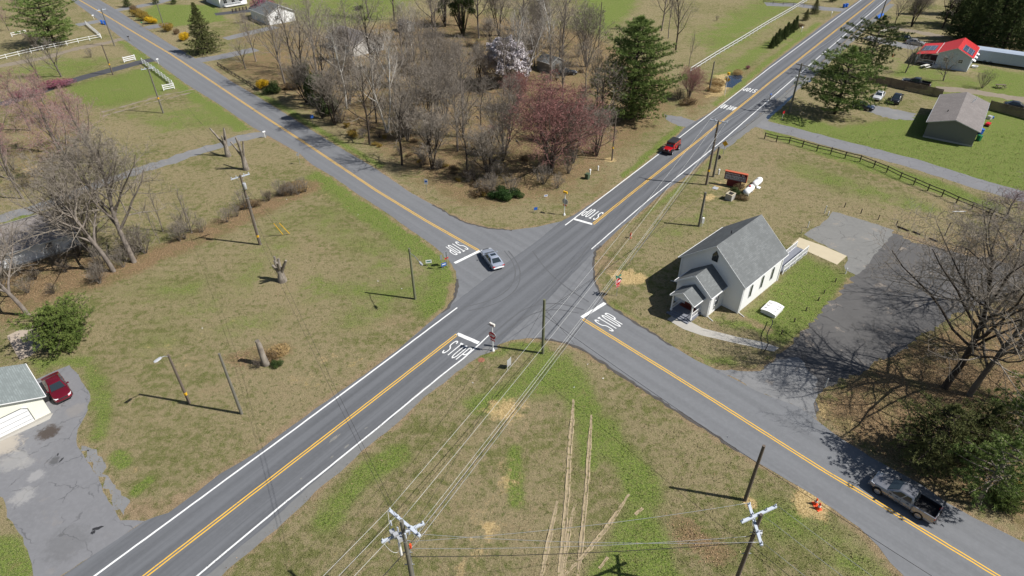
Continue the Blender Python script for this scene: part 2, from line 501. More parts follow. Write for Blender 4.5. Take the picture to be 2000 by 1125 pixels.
# straw
for p, r, k in (((990, 800), 2.0, .8), ((1218, 540), 1.9, 1), ((1245, 545), 1.6, .9), ((1590, 985), 1.5, 1), ((1575, 975), 1.2, 1), ((1440, 362), 2.6, .8), ((1405, 360), 2, .7), ((1464, 982), .6, 1), ((1192, 313), 1.1, .9),
                ((1385, 300 + 85), 1.3, .7), ((1610, 800), 1.6, .5), ((640, 380), 2, .5), ((400, 208), 2, .3)):
    brush('s', [p], r, k)
brush('s', [(925, 1110), (950, 1030), (985, 960), (990, 900)], 1.6, .42)
brush('s', [(60, 330), (75, 345)], 1.2, .8)
area('s', [(1390, 150), (1420, 140), (1425, 185), (1380, 190)], 1.5, .8)
area('s', [(1620, 790), (1730, 760), (1740, 850), (1680, 850)], 2, .45)
# leaf litter under the trees
area('b', [(420, 128), (560, 75), (900, 20), (1150, 60), (1330, 160), (1320, 215), (1190, 325), (1100, 385), (950, 408), (880, 398), (800, 345), (700, 270), (600, 215), (500, 165)], 3, .62)
area('b', [(1595, 790), (1740, 690), (2050, 560), (2050, 1040), (1850, 955), (1700, 880)], 2, .95)
area('b', [(1690, 480), (2050, 420), (2050, 600), (1740, 640)], 3, .5)
brush('b', [(190, 545), (260, 520), (380, 465), (460, 430), (600, 365)], 2.4, .85)
area('b', [(-20, 500), (160, 480), (230, 520), (170, 560), (0, 640)], 2, .8)
area('b', [(-20, 170), (160, 190), (200, 300), (0, 400)], 4, .45)
brush('b', [(470, 700), (540, 690)], 1.6, .7)
area('b', [(1310, 1010), (1350, 1010), (1440, 1080), (1400, 1110), (1320, 1060)], 1, .7)
area('b', [(1330, 180), (1400, 150), (1480, 130), (1420, 175), (1340, 235)], 2, .6)
area('b', [(1250, 245), (1320, 230), (1200, 330), (1180, 370), (1120, 400)], 1.5, .45)
area('b', [(420, 70), (560, 40), (640, 60), (520, 110)], 3, .5)
# bare soil
brush('d', [(1745, 455), (1850, 488), (1960, 512)], 1.4, .8); brush('d', [(1662, 548), (1605, 632), (1535, 690), (1485, 728)], .8, .8); area('d', [(1700, 250), (1760, 240), (1780, 260), (1720, 270)], 3, .3)
brush('d', [(560, 620), (500, 700), (420, 760)], 4, .35); brush('d', [(430, 560), (600, 600)], 3, .35); brush('d', [(1480, 300), (1560, 330)], 4, .45); brush('s', [(330, 700), (420, 640)], 4, .25); brush('s', [(600, 720), (680, 680)], 3, .3); brush('g', [(700, 620), (760, 580)], 3, .5); brush('g', [(450, 640), (520, 620)], 3, .35); brush('g', [(300, 560), (380, 560)], 4, .35)
for E_ in (NW_L, SW_L, NW_R, NE_L, SE_U, NE_R, SE_D, SW_R):
    brush('d', E_, .75, .8)
brush('d', [(1515, 275), (1620, 310), (1730, 350), (1850, 405), (1950, 425)], 2.5, .5)
area('d', [(1440, 265), (1560, 280), (1600, 360), (1440, 330)], 3, .4)
brush('d', [(390, 205), (300, 222), (250, 240)], 1.8, .5); brush('d', [(150, 300), (300, 300), (420, 290)], 4, .35)
brush('d', [(655, 670), (700, 640), (800, 620)], 1.5, .45); brush('d', [(600, 480), (680, 490)], 3, .4)
brush('d', [(380, 650), (330, 760), (220, 900)], 4, .3); brush('d', [(235, 990), (300, 1000), (345, 980)], 1.2, .8)
brush('d', [(1715, 1060), (1760, 1110), (1800, 1160)], 1.2, 1); brush('d', [(1400, 722), (1470, 730)], 1.3, 1)
brush('d', [(1165, 490), (1200, 530)], 1.5, .8); brush('d', [(1450, 620), (1500, 645)], .6, .9)
brush('d', [(885, 560), (882, 600)], .9, 1); brush('d', [(1060, 800), (960, 950), (1000, 1050)], 6, .35)
brush('d', [(160, 860), (200, 960)], 1.5, .5)
nv = gx.size
me = bpy.data.meshes.new("ground")
nyv, nxv = gx.shape
idx = np.arange(nv).reshape(nyv, nxv)
q = np.stack([idx[:-1, :-1], idx[:-1, 1:], idx[1:, 1:], idx[1:, :-1]], -1).reshape(-1, 4)
me.vertices.add(nv); me.loops.add(q.size); me.polygons.add(len(q))
me.vertices.foreach_set("co", np.stack([gx, gy, np.zeros_like(gx)], -1).astype(np.float32).ravel())
me.loops.foreach_set("vertex_index", q.astype(np.int32).ravel())
me.polygons.foreach_set("loop_start", (np.arange(len(q)) * 4).astype(np.int32))
me.polygons.foreach_set("loop_total", np.full(len(q), 4, np.int32))
me.update(calc_edges=True)
at = me.color_attributes.new("cover", 'FLOAT_COLOR', 'POINT')
at.data.foreach_set("color", np.stack([COV['g'], COV['s'], COV['b'], COV['d']], -1).astype(np.float32).ravel())

t = NT("ground_cover")
A = t.n("ShaderNodeAttribute"); A.attribute_name = "cover"
sp = t.n("ShaderNodeSeparateColor"); t.l(A.outputs["Color"], sp.inputs[0])
big, mid = t.noise(.055, 5, .6), t.noise(.3, 6, .68)
med, fine, grain = t.noise(1.3, 5, .7), t.noise(4.5, 4, .7), t.noise(15, 3, .65)
mp = t.n("ShaderNodeMapping"); mp.inputs["Rotation"].default_value = (0, 0, -MAIN); mp.inputs["Scale"].default_value = (.12, 1, 1)
t.l(t.co(), mp.inputs[0])
streak = t.noise(.9, 5, .65, mp.outputs[0])
dn = t.math('SUBTRACT', t.math('ADD', t.math('MULTIPLY', mid, .6), t.math('MULTIPLY', med, .4)), .5)
def wt_(sock, k=2.6, lo=.16, hi=.66):
    return t.ramp(t.math('ADD', sock, t.math('MULTIPLY', dn, k)), lo, hi)
base_mix = t.math('ADD', t.math('MULTIPLY', big, .5), t.math('ADD', t.math('MULTIPLY', mid, .3), t.math('MULTIPLY', streak, .2)))
tanc = t.mix(fine, (.185, .157, .09), (.335, .28, .172))
oli = t.mix(fine, (.082, .1, .028), (.175, .18, .066))
col = t.mix(t.ramp(t.math('ADD', base_mix, t.math('MULTIPLY', t.math('SUBTRACT', med, .5), .6)), .385, .545), oli, tanc)
col = t.mix(t.math('MULTIPLY', t.ramp(t.math('ADD', big, t.math('MULTIPLY', dn, .9)), .6, .75), .6), col, (.3, .23, .15))
cl = t.math('MULTIPLY', t.ramp(t.noise(1.9, 4, .7), .54, .64), t.ramp(t.math('ADD', big, t.math('MULTIPLY', streak, .5)), .62, .82))
col = t.mix(t.math('MULTIPLY', cl, .75), col, t.mix(fine, (.045, .07, .016), (.1, .125, .035)))
col = t.mix(t.math('MULTIPLY', t.ramp(t.noise(.75, 5, .75), .6, .7), .6), col, (.34, .27, .18))
gr = t.mix(t.ramp(fine, .35, .65), (.062, .115, .018), (.175, .26, .042))
gr = t.mix(t.math('MULTIPLY', t.ramp(med, .45, .65), .5), gr, (.15, .165, .05))
gr = t.mix(t.math('MULTIPLY', t.ramp(grain, .5, .68), .4), gr, (.22, .22, .085))
col = t.mix(t.math('MULTIPLY', wt_(sp.outputs[0]), .9), col, gr)
br = t.mix(t.ramp(fine, .38, .62), (.1, .07, .042), (.29, .19, .11))
br = t.mix(t.math('MULTIPLY', t.ramp(grain, .5, .68), .6), br, (.44, .3, .19))
br = t.mix(t.math('MULTIPLY', t.ramp(mid, .48, .6), .6), br, (.13, .125, .05))
col = t.mix(t.math('MULTIPLY', wt_(sp.outputs[2]), .95), col, br)
dr = t.mix(t.ramp(med, .3, .7), (.19, .135, .09), (.33, .24, .16))
dr = t.mix(t.math('MULTIPLY', t.ramp(grain, .5, .7), .5), dr, (.42, .33, .22))
col = t.mix(t.math('MULTIPLY', wt_(A.outputs["Alpha"], 2.4, .3, .9), .85), col, dr)
st = t.mix(t.ramp(fine, .35, .65), (.36, .26, .12), (.64, .48, .26))
col = t.mix(t.math('MULTIPLY', wt_(sp.outputs[1], 3.0, .35, .75), .95), col, st)
col = t.mix(t.math('MULTIPLY', t.ramp(grain, .52, .7), .65), col, (.5, .41, .27))
col = t.mix(t.math('MULTIPLY', t.ramp(grain, .5, .32), .75), col, (.035, .034, .016))
dk = t.n('ShaderNodeMix'); dk.data_type = 'RGBA'; dk.blend_type = 'MULTIPLY'; dk.inputs[0].default_value = 1.0; t.l(col, dk.inputs[6]); dk.inputs[7].default_value = (.97, .955, .88, 1); col = dk.outputs[2]
hh = t.math('ADD', t.math('MULTIPLY', fine, .7), t.math('MULTIPLY', grain, .35))
t.bump(hh, 1.0, .2)
M['ground'] = t.out(col, .95, 0, .08)
me.materials.append(M['ground'])
ground = bpy.data.objects.new("ground", me)
COL.objects.link(ground); struct(ground)

# ---------------------------------------------------------------- asphalt materials
def asphalt(name, col, crack=0.0, streaks=None, patch=0.0, var=.12, sk=1.0, spots=()):
    t = NT(name)
    n1, n2, n3 = t.noise(.25, 4, .6), t.noise(2.2, 4, .65), t.noise(28, 2)
    c = t.mix(n1, sc3(col, 1 - var), sc3(col, 1 + var))
    c = t.mix(t.math('MULTIPLY', t.ramp(n2, .4, .7), .35), c, sc3(col, 1.3))
    c = t.mix(t.math('MULTIPLY', n3, .35), c, sc3(col, .55))
    if streaks is not None:
        ang, off, half = streaks
        mp = t.n("ShaderNodeMapping"); mp.vector_type = 'POINT'
        mp.inputs["Rotation"].default_value = (0, 0, -ang); t.l(t.pos(), mp.inputs[0])
        s2 = t.n("ShaderNodeSeparateXYZ"); t.l(mp.outputs[0], s2.inputs[0])
        y = t.math('SUBTRACT', s2.outputs[1], off)
        w = t.math('COSINE', t.math('MULTIPLY', t.math('ABSOLUTE', y), 2 * math.pi / 1.75))
        mp2 = t.n("ShaderNodeMapping"); mp2.inputs["Scale"].default_value = (.03, 1.6, 1); t.l(mp.outputs[0], mp2.inputs[0])
        ns = t.noise(1.0, 4, .7, mp2.outputs[0])
        k = t.ramp(t.math('ADD', t.math('MULTIPLY', w, .16), ns), .3, .75)
        c = t.mix(t.math('MULTIPLY', k, .55 * sk), c, sc3(col, 1.42))
        c = t.mix(t.math('MULTIPLY', t.ramp(ns, .52, .3), .4 * sk), c, sc3(col, .62))
    if crack:
        v = t.n("ShaderNodeTexVoronoi"); v.feature = 'DISTANCE_TO_EDGE'; v.inputs["Scale"].default_value = crack
        wv = t.n("ShaderNodeVectorMath", operation='ADD')
        nz = t.n("ShaderNodeTexNoise"); nz.inputs["Scale"].default_value = 1.2; nz.inputs["Detail"].default_value = 4
        t.l(t.pos(), nz.inputs["Vector"]); t.l(nz.outputs[1], wv.inputs[0]); t.l(t.pos(), wv.inputs[1]); t.l(wv.outputs[0], v.inputs["Vector"])
        m = t.math('MULTIPLY', t.ramp(v.outputs[0], .022, .006), t.ramp(t.noise(.5, 3), .42, .58))
        c = t.mix(t.math('MULTIPLY', m, .6), c, sc3(col, .4))
    if patch:
        c = t.mix(t.math('MULTIPLY', t.ramp(t.noise(.45, 5, .7), .58, .66), patch), c, (.3, .25, .2))
    for (px, r_, cc, k_) in spots:
        P_ = G(*px); vd = t.n("ShaderNodeVectorMath", operation='DISTANCE'); t.l(t.pos(), vd.inputs[0]); vd.inputs[1].default_value = (P_.x, P_.y, .004)
        d_ = t.math('ADD', t.math('DIVIDE', vd.outputs[1], r_), t.math('MULTIPLY', t.math('SUBTRACT', t.noise(1.6, 5, .75), .5), 1.9))
        c = t.mix(t.math('MULTIPLY', t.ramp(d_, 1.0, .45), k_), c, cc)
    t.bump(n3, .25, .01)
    return t.out(c, .88, 0, .25)
nrm = Vector((-math.sin(MAIN), math.cos(MAIN), 0))
moff = (nrm.dot(G(893, 652)) + nrm.dot(G(1158, 440))) / 2
snr = Vector((-math.sin(SIDE), math.cos(SIDE), 0))
M['road_main'] = asphalt('worn_dark_asphalt', (.118, .122, .13), 0, (MAIN, moff, 3.4), sk=.85)
M['road_side'] = asphalt('grey_asphalt', (.163, .167, .174), 0, (SIDE, snr.dot(G(1300, 723)), 3.3), sk=.35)
M['shoulder'] = asphalt('pale_shoulder_asphalt', (.18, .18, .176), 0)
M['drive_old'] = asphalt('cracked_grey_asphalt', (.19, .19, .197), .33, None, .12, .22, spots=(((25, 900), 1.6, (.33, .32, .3), .5), ((45, 968), 1.2, (.36, .35, .33), .5), ((50, 905), .9, (.32, .31, .29), .5), ((10, 870), 1.8, (.42, .37, .3), .7), ((70, 930), .9, (.35, .34, .33), .5), ((95, 845), 1.3, (.06, .045, .035), .9), ((108, 900), .7, (.05, .05, .05), .6), ((130, 1060), 2.2, (.1, .1, .1), .35), ((150, 800), 1.2, (.24, .22, .2), .5)))
M['drive_black'] = asphalt('black_asphalt', (.07, .07, .076))
M['gravel'] = asphalt('grey_gravel', (.2, .2, .2), 0, None, .45, .3)
M['lot'] = asphalt('dark_parking_asphalt', (.106, .102, .099), .2, None, .6, .28)
M['lot_old'] = asphalt('bleached_asphalt', (.2, .197, .185), .3, None, .5, .2)
M['dirtroad'] = asphalt('dirt_track', (.24, .2, .15), 0, None, .5, .2)
M['lip'] = mk('dark_broken_asphalt', (.085, .078, .072), .9, .3, 2, 9, .3)
M['rut'] = mk('dry_mud_rut', (.34, .27, .17), .95, .35, 1.8, 9, .8, alt=(.16, .145, .06), altf=(.54, .64))
M['mud'] = mk('wet_mud', (.14, .1, .07), .9, .3, 1.2, 8, .5)

RND = random.Random(5)
def dense(P, close, step=.7, jit=.1):
    out = []
    n = len(P)
    for i in range(n if close else n - 1):
        a, b = P[i], P[(i + 1) % n]
        k = max(1, int((b - a).length / step)); k = min(k, 120)
        for j in range(k):
            q = a.lerp(b, j / k)
            if jit: q = q + Vector((RND.uniform(-jit, jit), RND.uniform(-jit, jit), 0))
            out.append(q)
    if not close: out.append(P[-1])
    return out
PAVED = []
def sheet(name, px, z, m, jit=.1, step=.7, world_pts=None):
    P = world_pts or [G(*p) for p in px]
    P = [Vector((p.x, p.y, 0)) for p in P]
    if z > .0025: PAVED.append(P)
    Q = dense(P, True, step, jit)
    tri = tessellate_polygon([Q])
    b = MB(); b.add([(p.x, p.y, z) for p in Q], [tuple(x) for x in tri])
    o = b.build(name, m, fixn=False)
    bm = bmesh.new(); bm.from_mesh(o.data)
    for f in bm.faces:
        f.normal_update()
        if f.normal.z < 0: f.normal_flip()
    bm.to_mesh(o.data); bm.free()
    return struct(o)
def ribbon(b, P, w, z, jit=0.0):
    """flat strip of width w along the points P"""
    n0 = len(b.v); k = len(P)
    for i, p in enumerate(P):
        d = P[min(i + 1, k - 1)] - P[max(i - 1, 0)]; d.z = 0; d.normalize()
        nn = Vector((-d.y, d.x, 0))
        for s in (1, -1):
            qq = p + nn * (s * (w / 2 + RND.uniform(-jit, jit))); b.v.append((qq.x, qq.y, z))
    for i in range(k - 1):
        a = n0 + 2 * i
        b.f.append((a + 1, a + 3, a + 2, a))
    return b
def track(name, px, w, z, m, jit=.15):
    P = dense([G(*p) for p in px], False, .9, .06)
    b_ = ribbon(MB(), P, w, z, 0).v; PAVED.append([Vector(q) for q in b_[0::2]] + [Vector(q) for q in b_[1::2]][::-1])
    return struct(ribbon(MB(), P, w, z, jit).build(name, m, fixn=False))

# driveways and yards (4 mm)
Z1, Z2, Z3, Z4 = .004, .008, .012, .016
sheet("driveway", [(5, 973), (15, 1010), (45, 1050), (62, 1100), (70, 1150), (120, 1125), (228, 1055), (283, 1017), (235, 1015), (213, 980), (190, 930), (162, 890), (148, 862), (152, 838), (168, 812), (177, 772), (152, 732), (136, 714), (108, 724), (60, 745), (40, 800), (-30, 860), (-30, 960)], Z1, M['drive_old'], .08)
sheet("gravel_patch", [(150, 868), (185, 880), (200, 900), (210, 930), (240, 955), (255, 985), (245, 1005), (222, 985), (195, 930), (165, 890)], .002, M['gravel'], .3, .5)
track("driveway", [(520, 262), (470, 270), (430, 284), (375, 299), (322, 318), (265, 334), (200, 358), (150, 376), (95, 400), (40, 415), (-40, 440)], 3.0, Z1, M['gravel'], .35)
track("driveway", [(308, 115), (275, 121), (225, 135), (170, 149), (130, 161), (60, 185), (0, 205)], 3.6, Z1, M['drive_black'], .1)
track("dirt_track", [(385, 172), (352, 180), (318, 186), (260, 203), (200, 219)], .6, Z1, M['dirtroad'], .4)
track("dirt_track", [(385, 178), (352, 186), (322, 193), (265, 209), (200, 227)], .5, Z1, M['dirtroad'], .4)
track("dirt_track", [(245, 75), (200, 85), (150, 95), (90, 112), (0, 129), (-60, 140)], 3.0, Z1, M['dirtroad'], .5)
track("driveway", [(200, 40), (178, 44), (150, 49)], 4.0, Z1, M['gravel'], .2)
track("driveway", [(385, 118), (420, 113), (455, 106), (500, 96)], 4.2, Z1, M['drive_old'], .2)
track("driveway", [(440, 76), (480, 66), (540, 52)], 3.8, Z1, M['gravel'], .2)
track("driveway", [(285, 55), (305, 51), (330, 48)], 4.5, Z1, M['drive_old'], .2)
track("driveway", [(228, 20), (262, 14), (305, 6), (340, -4)], 4.0, Z1, M['gravel'], .2)
track("driveway", [(420, 28), (455, 24), (500, 20)], 4.0, Z1, M['drive_black'], .2)
sheet("driveway", [(1296, 224), (1330, 228), (1360, 237), (1345, 249), (1325, 245), (1300, 233)], Z1, M['drive_old'], .2)
track("lane", [(1472, 238), (1500, 246), (1560, 260), (1620, 277), (1700, 297), (1780, 318), (1850, 340), (1912, 360), (1990, 382), (2080, 405)], 4.3, Z1, M['drive_old'], .15)
sheet("gravel_parking", [(1672, 196), (1700, 204), (1745, 212), (1788, 223), (1784, 236), (1740, 232), (1690, 217)], Z1, M['gravel'], .4)
track("driveway", [(1495, 8), (1560, 10), (1610, 17), (1655, 20)], 5.0, Z1, M['drive_old'], .15)
track("lane", [(1690, 72), (1730, 82), (1760, 88), (1790, 94)], 5, Z1, M['gravel'], .4)
track("lane", [(1720, 52), (1780, 60), (1840, 72)], 3.5, Z1, M['dirtroad'], .6)
track("dirt_track", [(1830, 172), (1900, 178), (2060, 205)], 3.5, Z1, M['dirtroad'], .6)
sheet("driveway_apron", [(1475, 236), (1515, 192), (1545, 172), (1600, 128), (1612, 132), (1590, 148), (1562, 165), (1540, 182), (1505, 200), (1500, 250)], .006, M['gravel'], .2)
# church parking
sheet("parking_lot", [(1745, 455), (1775, 470), (1850, 490), (1960, 512), (2020, 540), (1960, 580), (1850, 620), (1750, 690), (1640, 745), (1605, 758), (1590, 790), (1592, 816), (1560, 795), (1480, 765), (1440, 742), (1485, 725), (1530, 686), (1580, 640), (1612, 600), (1640, 572), (1662, 545), (1690, 500)], Z1, M['lot'], .42, .55)
sheet("driveway_mouth", [(1400, 722), (1470, 728), (1520, 700), (1560, 700), (1600, 745), (1590, 780), (1592, 816), (1560, 795), (1480, 765)], .006, M['gravel'], .25)
sheet("old_parking_pad", [(1570, 457), (1600, 440), (1620, 424), (1625, 414), (1640, 417), (1680, 428), (1747, 450), (1725, 480), (1700, 510), (1675, 538), (1650, 527), (1655, 502), (1600, 474)], Z2, M['lot_old'], .15)
sheet("concrete_pad", [(1547, 477), (1562, 464), (1610, 481), (1654, 500), (1635, 517), (1590, 497)], Z3, M['tan'], .01)
sheet("footpath", [(1303, 624), (1318, 613), (1348, 628), (1372, 641), (1440, 658), (1490, 668), (1522, 679), (1512, 687), (1440, 671), (1370, 655), (1335, 643)], Z2, M['conc'], .02)
sheet("garage_apron", [(-30, 868), (0, 850), (60, 825), (104, 806), (98, 818), (60, 836), (0, 862), (-30, 880)], Z2, M['conc'], .05)
sheet("patio_slab", [(13, 656), (40, 643), (78, 630), (100, 660), (60, 695), (38, 704)], Z2, mk('pinkish_concrete', (.4, .33, .26), .9, .15, 1, 12), .05)
# roads
def chain(*ls):
    out = []
    for l in ls:
        for p in l:
            if not out or p != out[-1]: out.append(p)
    return out
i0 = SW_L.index((283, 1017))
side = chain(NW_L, [(873, 604), (905, 640), (960, 678), (1000, 664), (1030, 661)], SE_D, [(2130, 1190), (2130, 1130)], SE_U[::-1], [(1165, 468), (1120, 424), (1100, 431), (1050, 443)], NW_R[::-1])
sheet("side_road", side, Z2, M['road_side'], .05, .8)
mroad = chain(SW_L[::-1], [(889, 590), (1000, 505), (1040, 478), (1095, 433)], NE_L[1:], NE_R[::-1], [(1155, 497), (1060, 595), (985, 660)], SW_R[3:])
main_road = sheet("main_road", mroad, Z3, M['road_main'], .05, .8)
sh = MB()
ribbon(sh, dense([G(p[0] - 2, p[1] - 1) for p in SW_R[3:]], False, .8, .05), 1.0, .014, .1)
sh.build("shoulder", M['shoulder'], main_road, fixn=False)
sh = MB()
ribbon(sh, dense([G(*p) for p in [(1408, 290), (1470, 243), (1530, 192), (1610, 125), (1680, 62), (1742, 8)]], False, .8, .05), 1.6, .014, .15)
sh.build("shoulder", M['shoulder'], main_road, fixn=False)
for px in ([(893, 545), (893, 560), (888, 580), (876, 601), (862, 612)], [(845, 400), (880, 420), (910, 435), (960, 447), (1000, 450)], [(1175, 480), (1163, 490), (1159, 517), (1162, 550), (1173, 577), (1185, 593), (1225, 621), (1262, 643), (1312, 676)], [(1040, 661), (1067, 662), (1105, 670), (1137, 682), (1175, 707), (1250, 757), (1312, 797), (1375, 836), (1443, 883)]):
    ribbon(MB(), dense([G(*p) for p in px], False, .5, .06), .3, .014, .12).build("asphalt_lip", M['lip'], bpy.data.objects["side_road"], fixn=False)
# road paint
def roadpaint(name, col, under, wear=.5):
    t = NT(name)
    w = t.ramp(t.math('ADD', t.noise(9, 3, .7, t.pos()), t.math('MULTIPLY', t.noise(.7, 3, .6, t.pos()), .55)), wear + .22, wear + .42)
    return t.out(t.mix(w, sc3(col, 1), under), .75, 0, .3)
M['pw'] = roadpaint('white_road_paint', (.74, .74, .72), (.3, .3, .3), .66)
M['pww'] = roadpaint('worn_white_road_paint', (.72, .72, .7), (.16, .16, .165), .6)
M['py'] = roadpaint('yellow_road_paint', (.72, .42, .05), (.2, .17, .1), .62)
side_road = bpy.data.objects["side_road"]
def line(px, w, m, name, parent, off=0.0, dash=None):
    P = dense([G(*p) for p in px], False, .8, .012)
    b = MB()
    if off:
        Q = []
        for i, p in enumerate(P):
            d = P[min(i + 1, len(P) - 1)] - P[max(i - 1, 0)]; d.normalize(); Q.append(p + Vector((-d.y, d.x, 0)) * off)
        P = Q
    if dash:
        i = 0
        while i < len(P) - 2:
            k = RND.randint(*dash); ribbon(b, P[i:i + k + 1], w, Z4, .012); i += k + 1 if RND.random() < .4 else k
    else:
        ribbon(b, P, w, Z4, .008)
    return b.build(name, m, parent, fixn=False)
line([(-60, 1305), (185, 1125), (576, 838), (725, 727), (893, 601)], .17, M['pw'], "edge_line", main_road)
line([(330, 1165), (385, 1125), (560, 979), (735, 838), (860, 735), (905, 700), (937, 672)], .17, M['pww'], "edge_line", main_road)
line([(937, 672), (957, 653)], .14, M['pww'], "edge_line", main_road, 0, (1, 3))
line([(1104, 440), (1284, 303), (1324, 271), (1500, 135), (1682, 0), (1760, -58)], .17, M['pw'], "edge_line", main_road)
line([(1155, 487), (1215, 435), (1270, 388)], .15, M['pww'], "edge_line", main_road)
line([(1270, 388), (1370, 308), (1406, 279), (1500, 197), (1615, 98), (1730, 0), (1790, -52)], .17, M['pw'], "edge_line", main_road)
YSW = [(150, 1230), (285, 1124), (470, 981), (655, 838), (775, 745), (893, 653)]
YNE = [(1158, 438), (1258, 358), (1358, 279), (1500, 164), (1705, 2), (1780, -58)]
YNW = [(155, 0), (200, 26), (250, 56), (332, 105), (400, 150), (500, 217), (597, 280), (735, 372), (830, 430), (934, 489)]
YSE = [(1138, 623), (1275, 708), (1395, 783), (1500, 850), (1614, 922), (1692, 968), (1789, 1028), (1948, 1125), (2040, 1180)]
for Y, par in ((YSW, main_road), (YNE, main_road), (YNW, side_road), (YSE, side_road)):
    for s in (-1, 1): line(Y, .12, M['py'], "centre_line", par, s * .14)
def bar_(a, b, w, par, m):
    P = dense([G(*a), G(*b)], False, .4, .01)
    ribbon(MB(), P, w, Z4, .015).build("stop_bar", m, par, fixn=False)
bar_((888, 514), (937, 490), .45, side_road, M['pw']); bar_((1136, 620), (1182, 592), .45, side_road, M['pw'])
bar_((1122, 428), (1157, 438), .45, main_road, M['pw']); bar_((893, 652), (935, 670), .5, main_road, M['pww'])
LET = {
 'S': [[(1, .84), (.82, .97), (.5, 1), (.18, .97), (0, .84), (0, .66), (.15, .56), (.85, .44), (1, .34), (1, .16), (.82, .03), (.5, 0), (.18, .03), (0, .16)]],
 'T': [[(0, 1), (1, 1)], [(.5, 1), (.5, 0)]],
 'O': [[(.5, 1), (.15, .95), (0, .8), (0, .2), (.15, .05), (.5, 0), (.85, .05), (1, .2), (1, .8), (.85, .95), (.5, 1)]],
 'P': [[(0, 0), (0, 1)], [(.06, 1), (.62, .99), (.9, .93), (1, .83), (1, .63), (.9, .54), (.62, .48), (.06, .47)]],
 'A': [[(0, 0), (.12, .55), (.38, 1), (.62, 1), (.88, .55), (1, 0)], [(.08, .36), (.92, .36)]],
 'H': [[(0, 0), (0, 1)], [(1, 0), (1, 1)], [(0, .5), (1, .5)]],
 'E': [[(1, 1), (0, 1), (0, 0), (1, 0)], [(0, .52), (.8, .52)]],
 'D': [[(0, 0), (0, 1), (.7, .97), (1, .8), (1, .2), (.7, .03), (0, 0)]],
 'L': [[(0, 1), (0, 0), (1, 0)]],
 'W': [[(0, 1), (.25, 0), (.5, .8), (.75, 0), (1, 1)]],
 'Y': [[(0, 1), (.5, .5), (1, 1)], [(.5, .5), (.5, 0)]],
}
def word(b, txt, org, rt, up, lw, lh, st, gap, nrm=Vector((0, 0, 1)), off=0.0, ky=1.0):
    """letters as flat strokes; org = lower left corner"""
    x0 = 0.0
    for ch in txt:
        if ch in LET:
            for k, stroke in enumerate(LET[ch]):
                P = [org + rt * (x0 + st / 2 + p[0] * (lw - st)) + up * (st * ky / 2 + p[1] * (lh - st * ky)) + nrm * (off + .0012 * k) for p in stroke]
                n0 = len(b.v); kk = len(P)
                closed = (P[0] - P[-1]).length < 1e-6
                for i, p in enumerate(P):
                    d1 = (P[i] - P[i - 1]) if i > 0 else ((P[-1] - P[-2]) if closed else P[1] - P[0])
                    d2 = (P[i + 1] - P[i]) if i < kk - 1 else ((P[1] - P[0]) if closed else P[-1] - P[-2])
                    n1 = nrm.cross(d1.normalized()); n2 = nrm.cross(d2.normalized())
                    m = n1 + n2
                    m = m / max(.35, m.length_squared) * 2 if m.length > 1e-6 else n1
                    if m.length > 2.0: m = m.normalized() * 2.0
                    m = m + up * (m.dot(up) * (ky - 1))
                    for s in (1, -1):
                        qq = p + m * (s * st / 2); b.v.append((qq.x, qq.y, qq.z))
                for i in range(kk - 1):
                    a = n0 + 2 * i; b.f.append((a + 1, a + 3, a + 2, a))
        x0 += lw + gap
    return b
def roadword(txt, c, ang, width, height, st, m, par):
    """word on the road, read by a driver heading along ang"""
    up = Vector((math.cos(ang), math.sin(ang), 0)); rt = Vector((up.y, -up.x, 0))
    n = len(txt); gap = width * .07; lw = (width - gap * (n - 1)) / n
    o = G(*c) - rt * width / 2 - up * height / 2; o.z = Z4 + .001
    word(MB(), txt, o, rt, up, lw, height, st, gap, ky=1.7).build("stop_word", m, par, fixn=False)
roadword("STOP", (891, 485), SIDE, 2.5, 2.8, .12, M['pw'], side_road)
roadword("STOP", (1190, 629), SIDE + math.pi, 2.4, 2.9, .12, M['pw'], side_road)
roadword("STOP", (1157, 418), MAIN + math.pi, 2.6, 2.8, .14, M['pw'], main_road)
roadword("STOP", (893, 685), MAIN, 2.6, 2.6, .12, M['pww'], main_road)
roadword("STOP", (1465, 176), MAIN + math.pi, 2.7, 2.5, .17, M['pw'], main_road)
roadword("AHEAD", (1423, 210), MAIN + math.pi, 2.9, 2.5, .15, M['pw'], main_road)
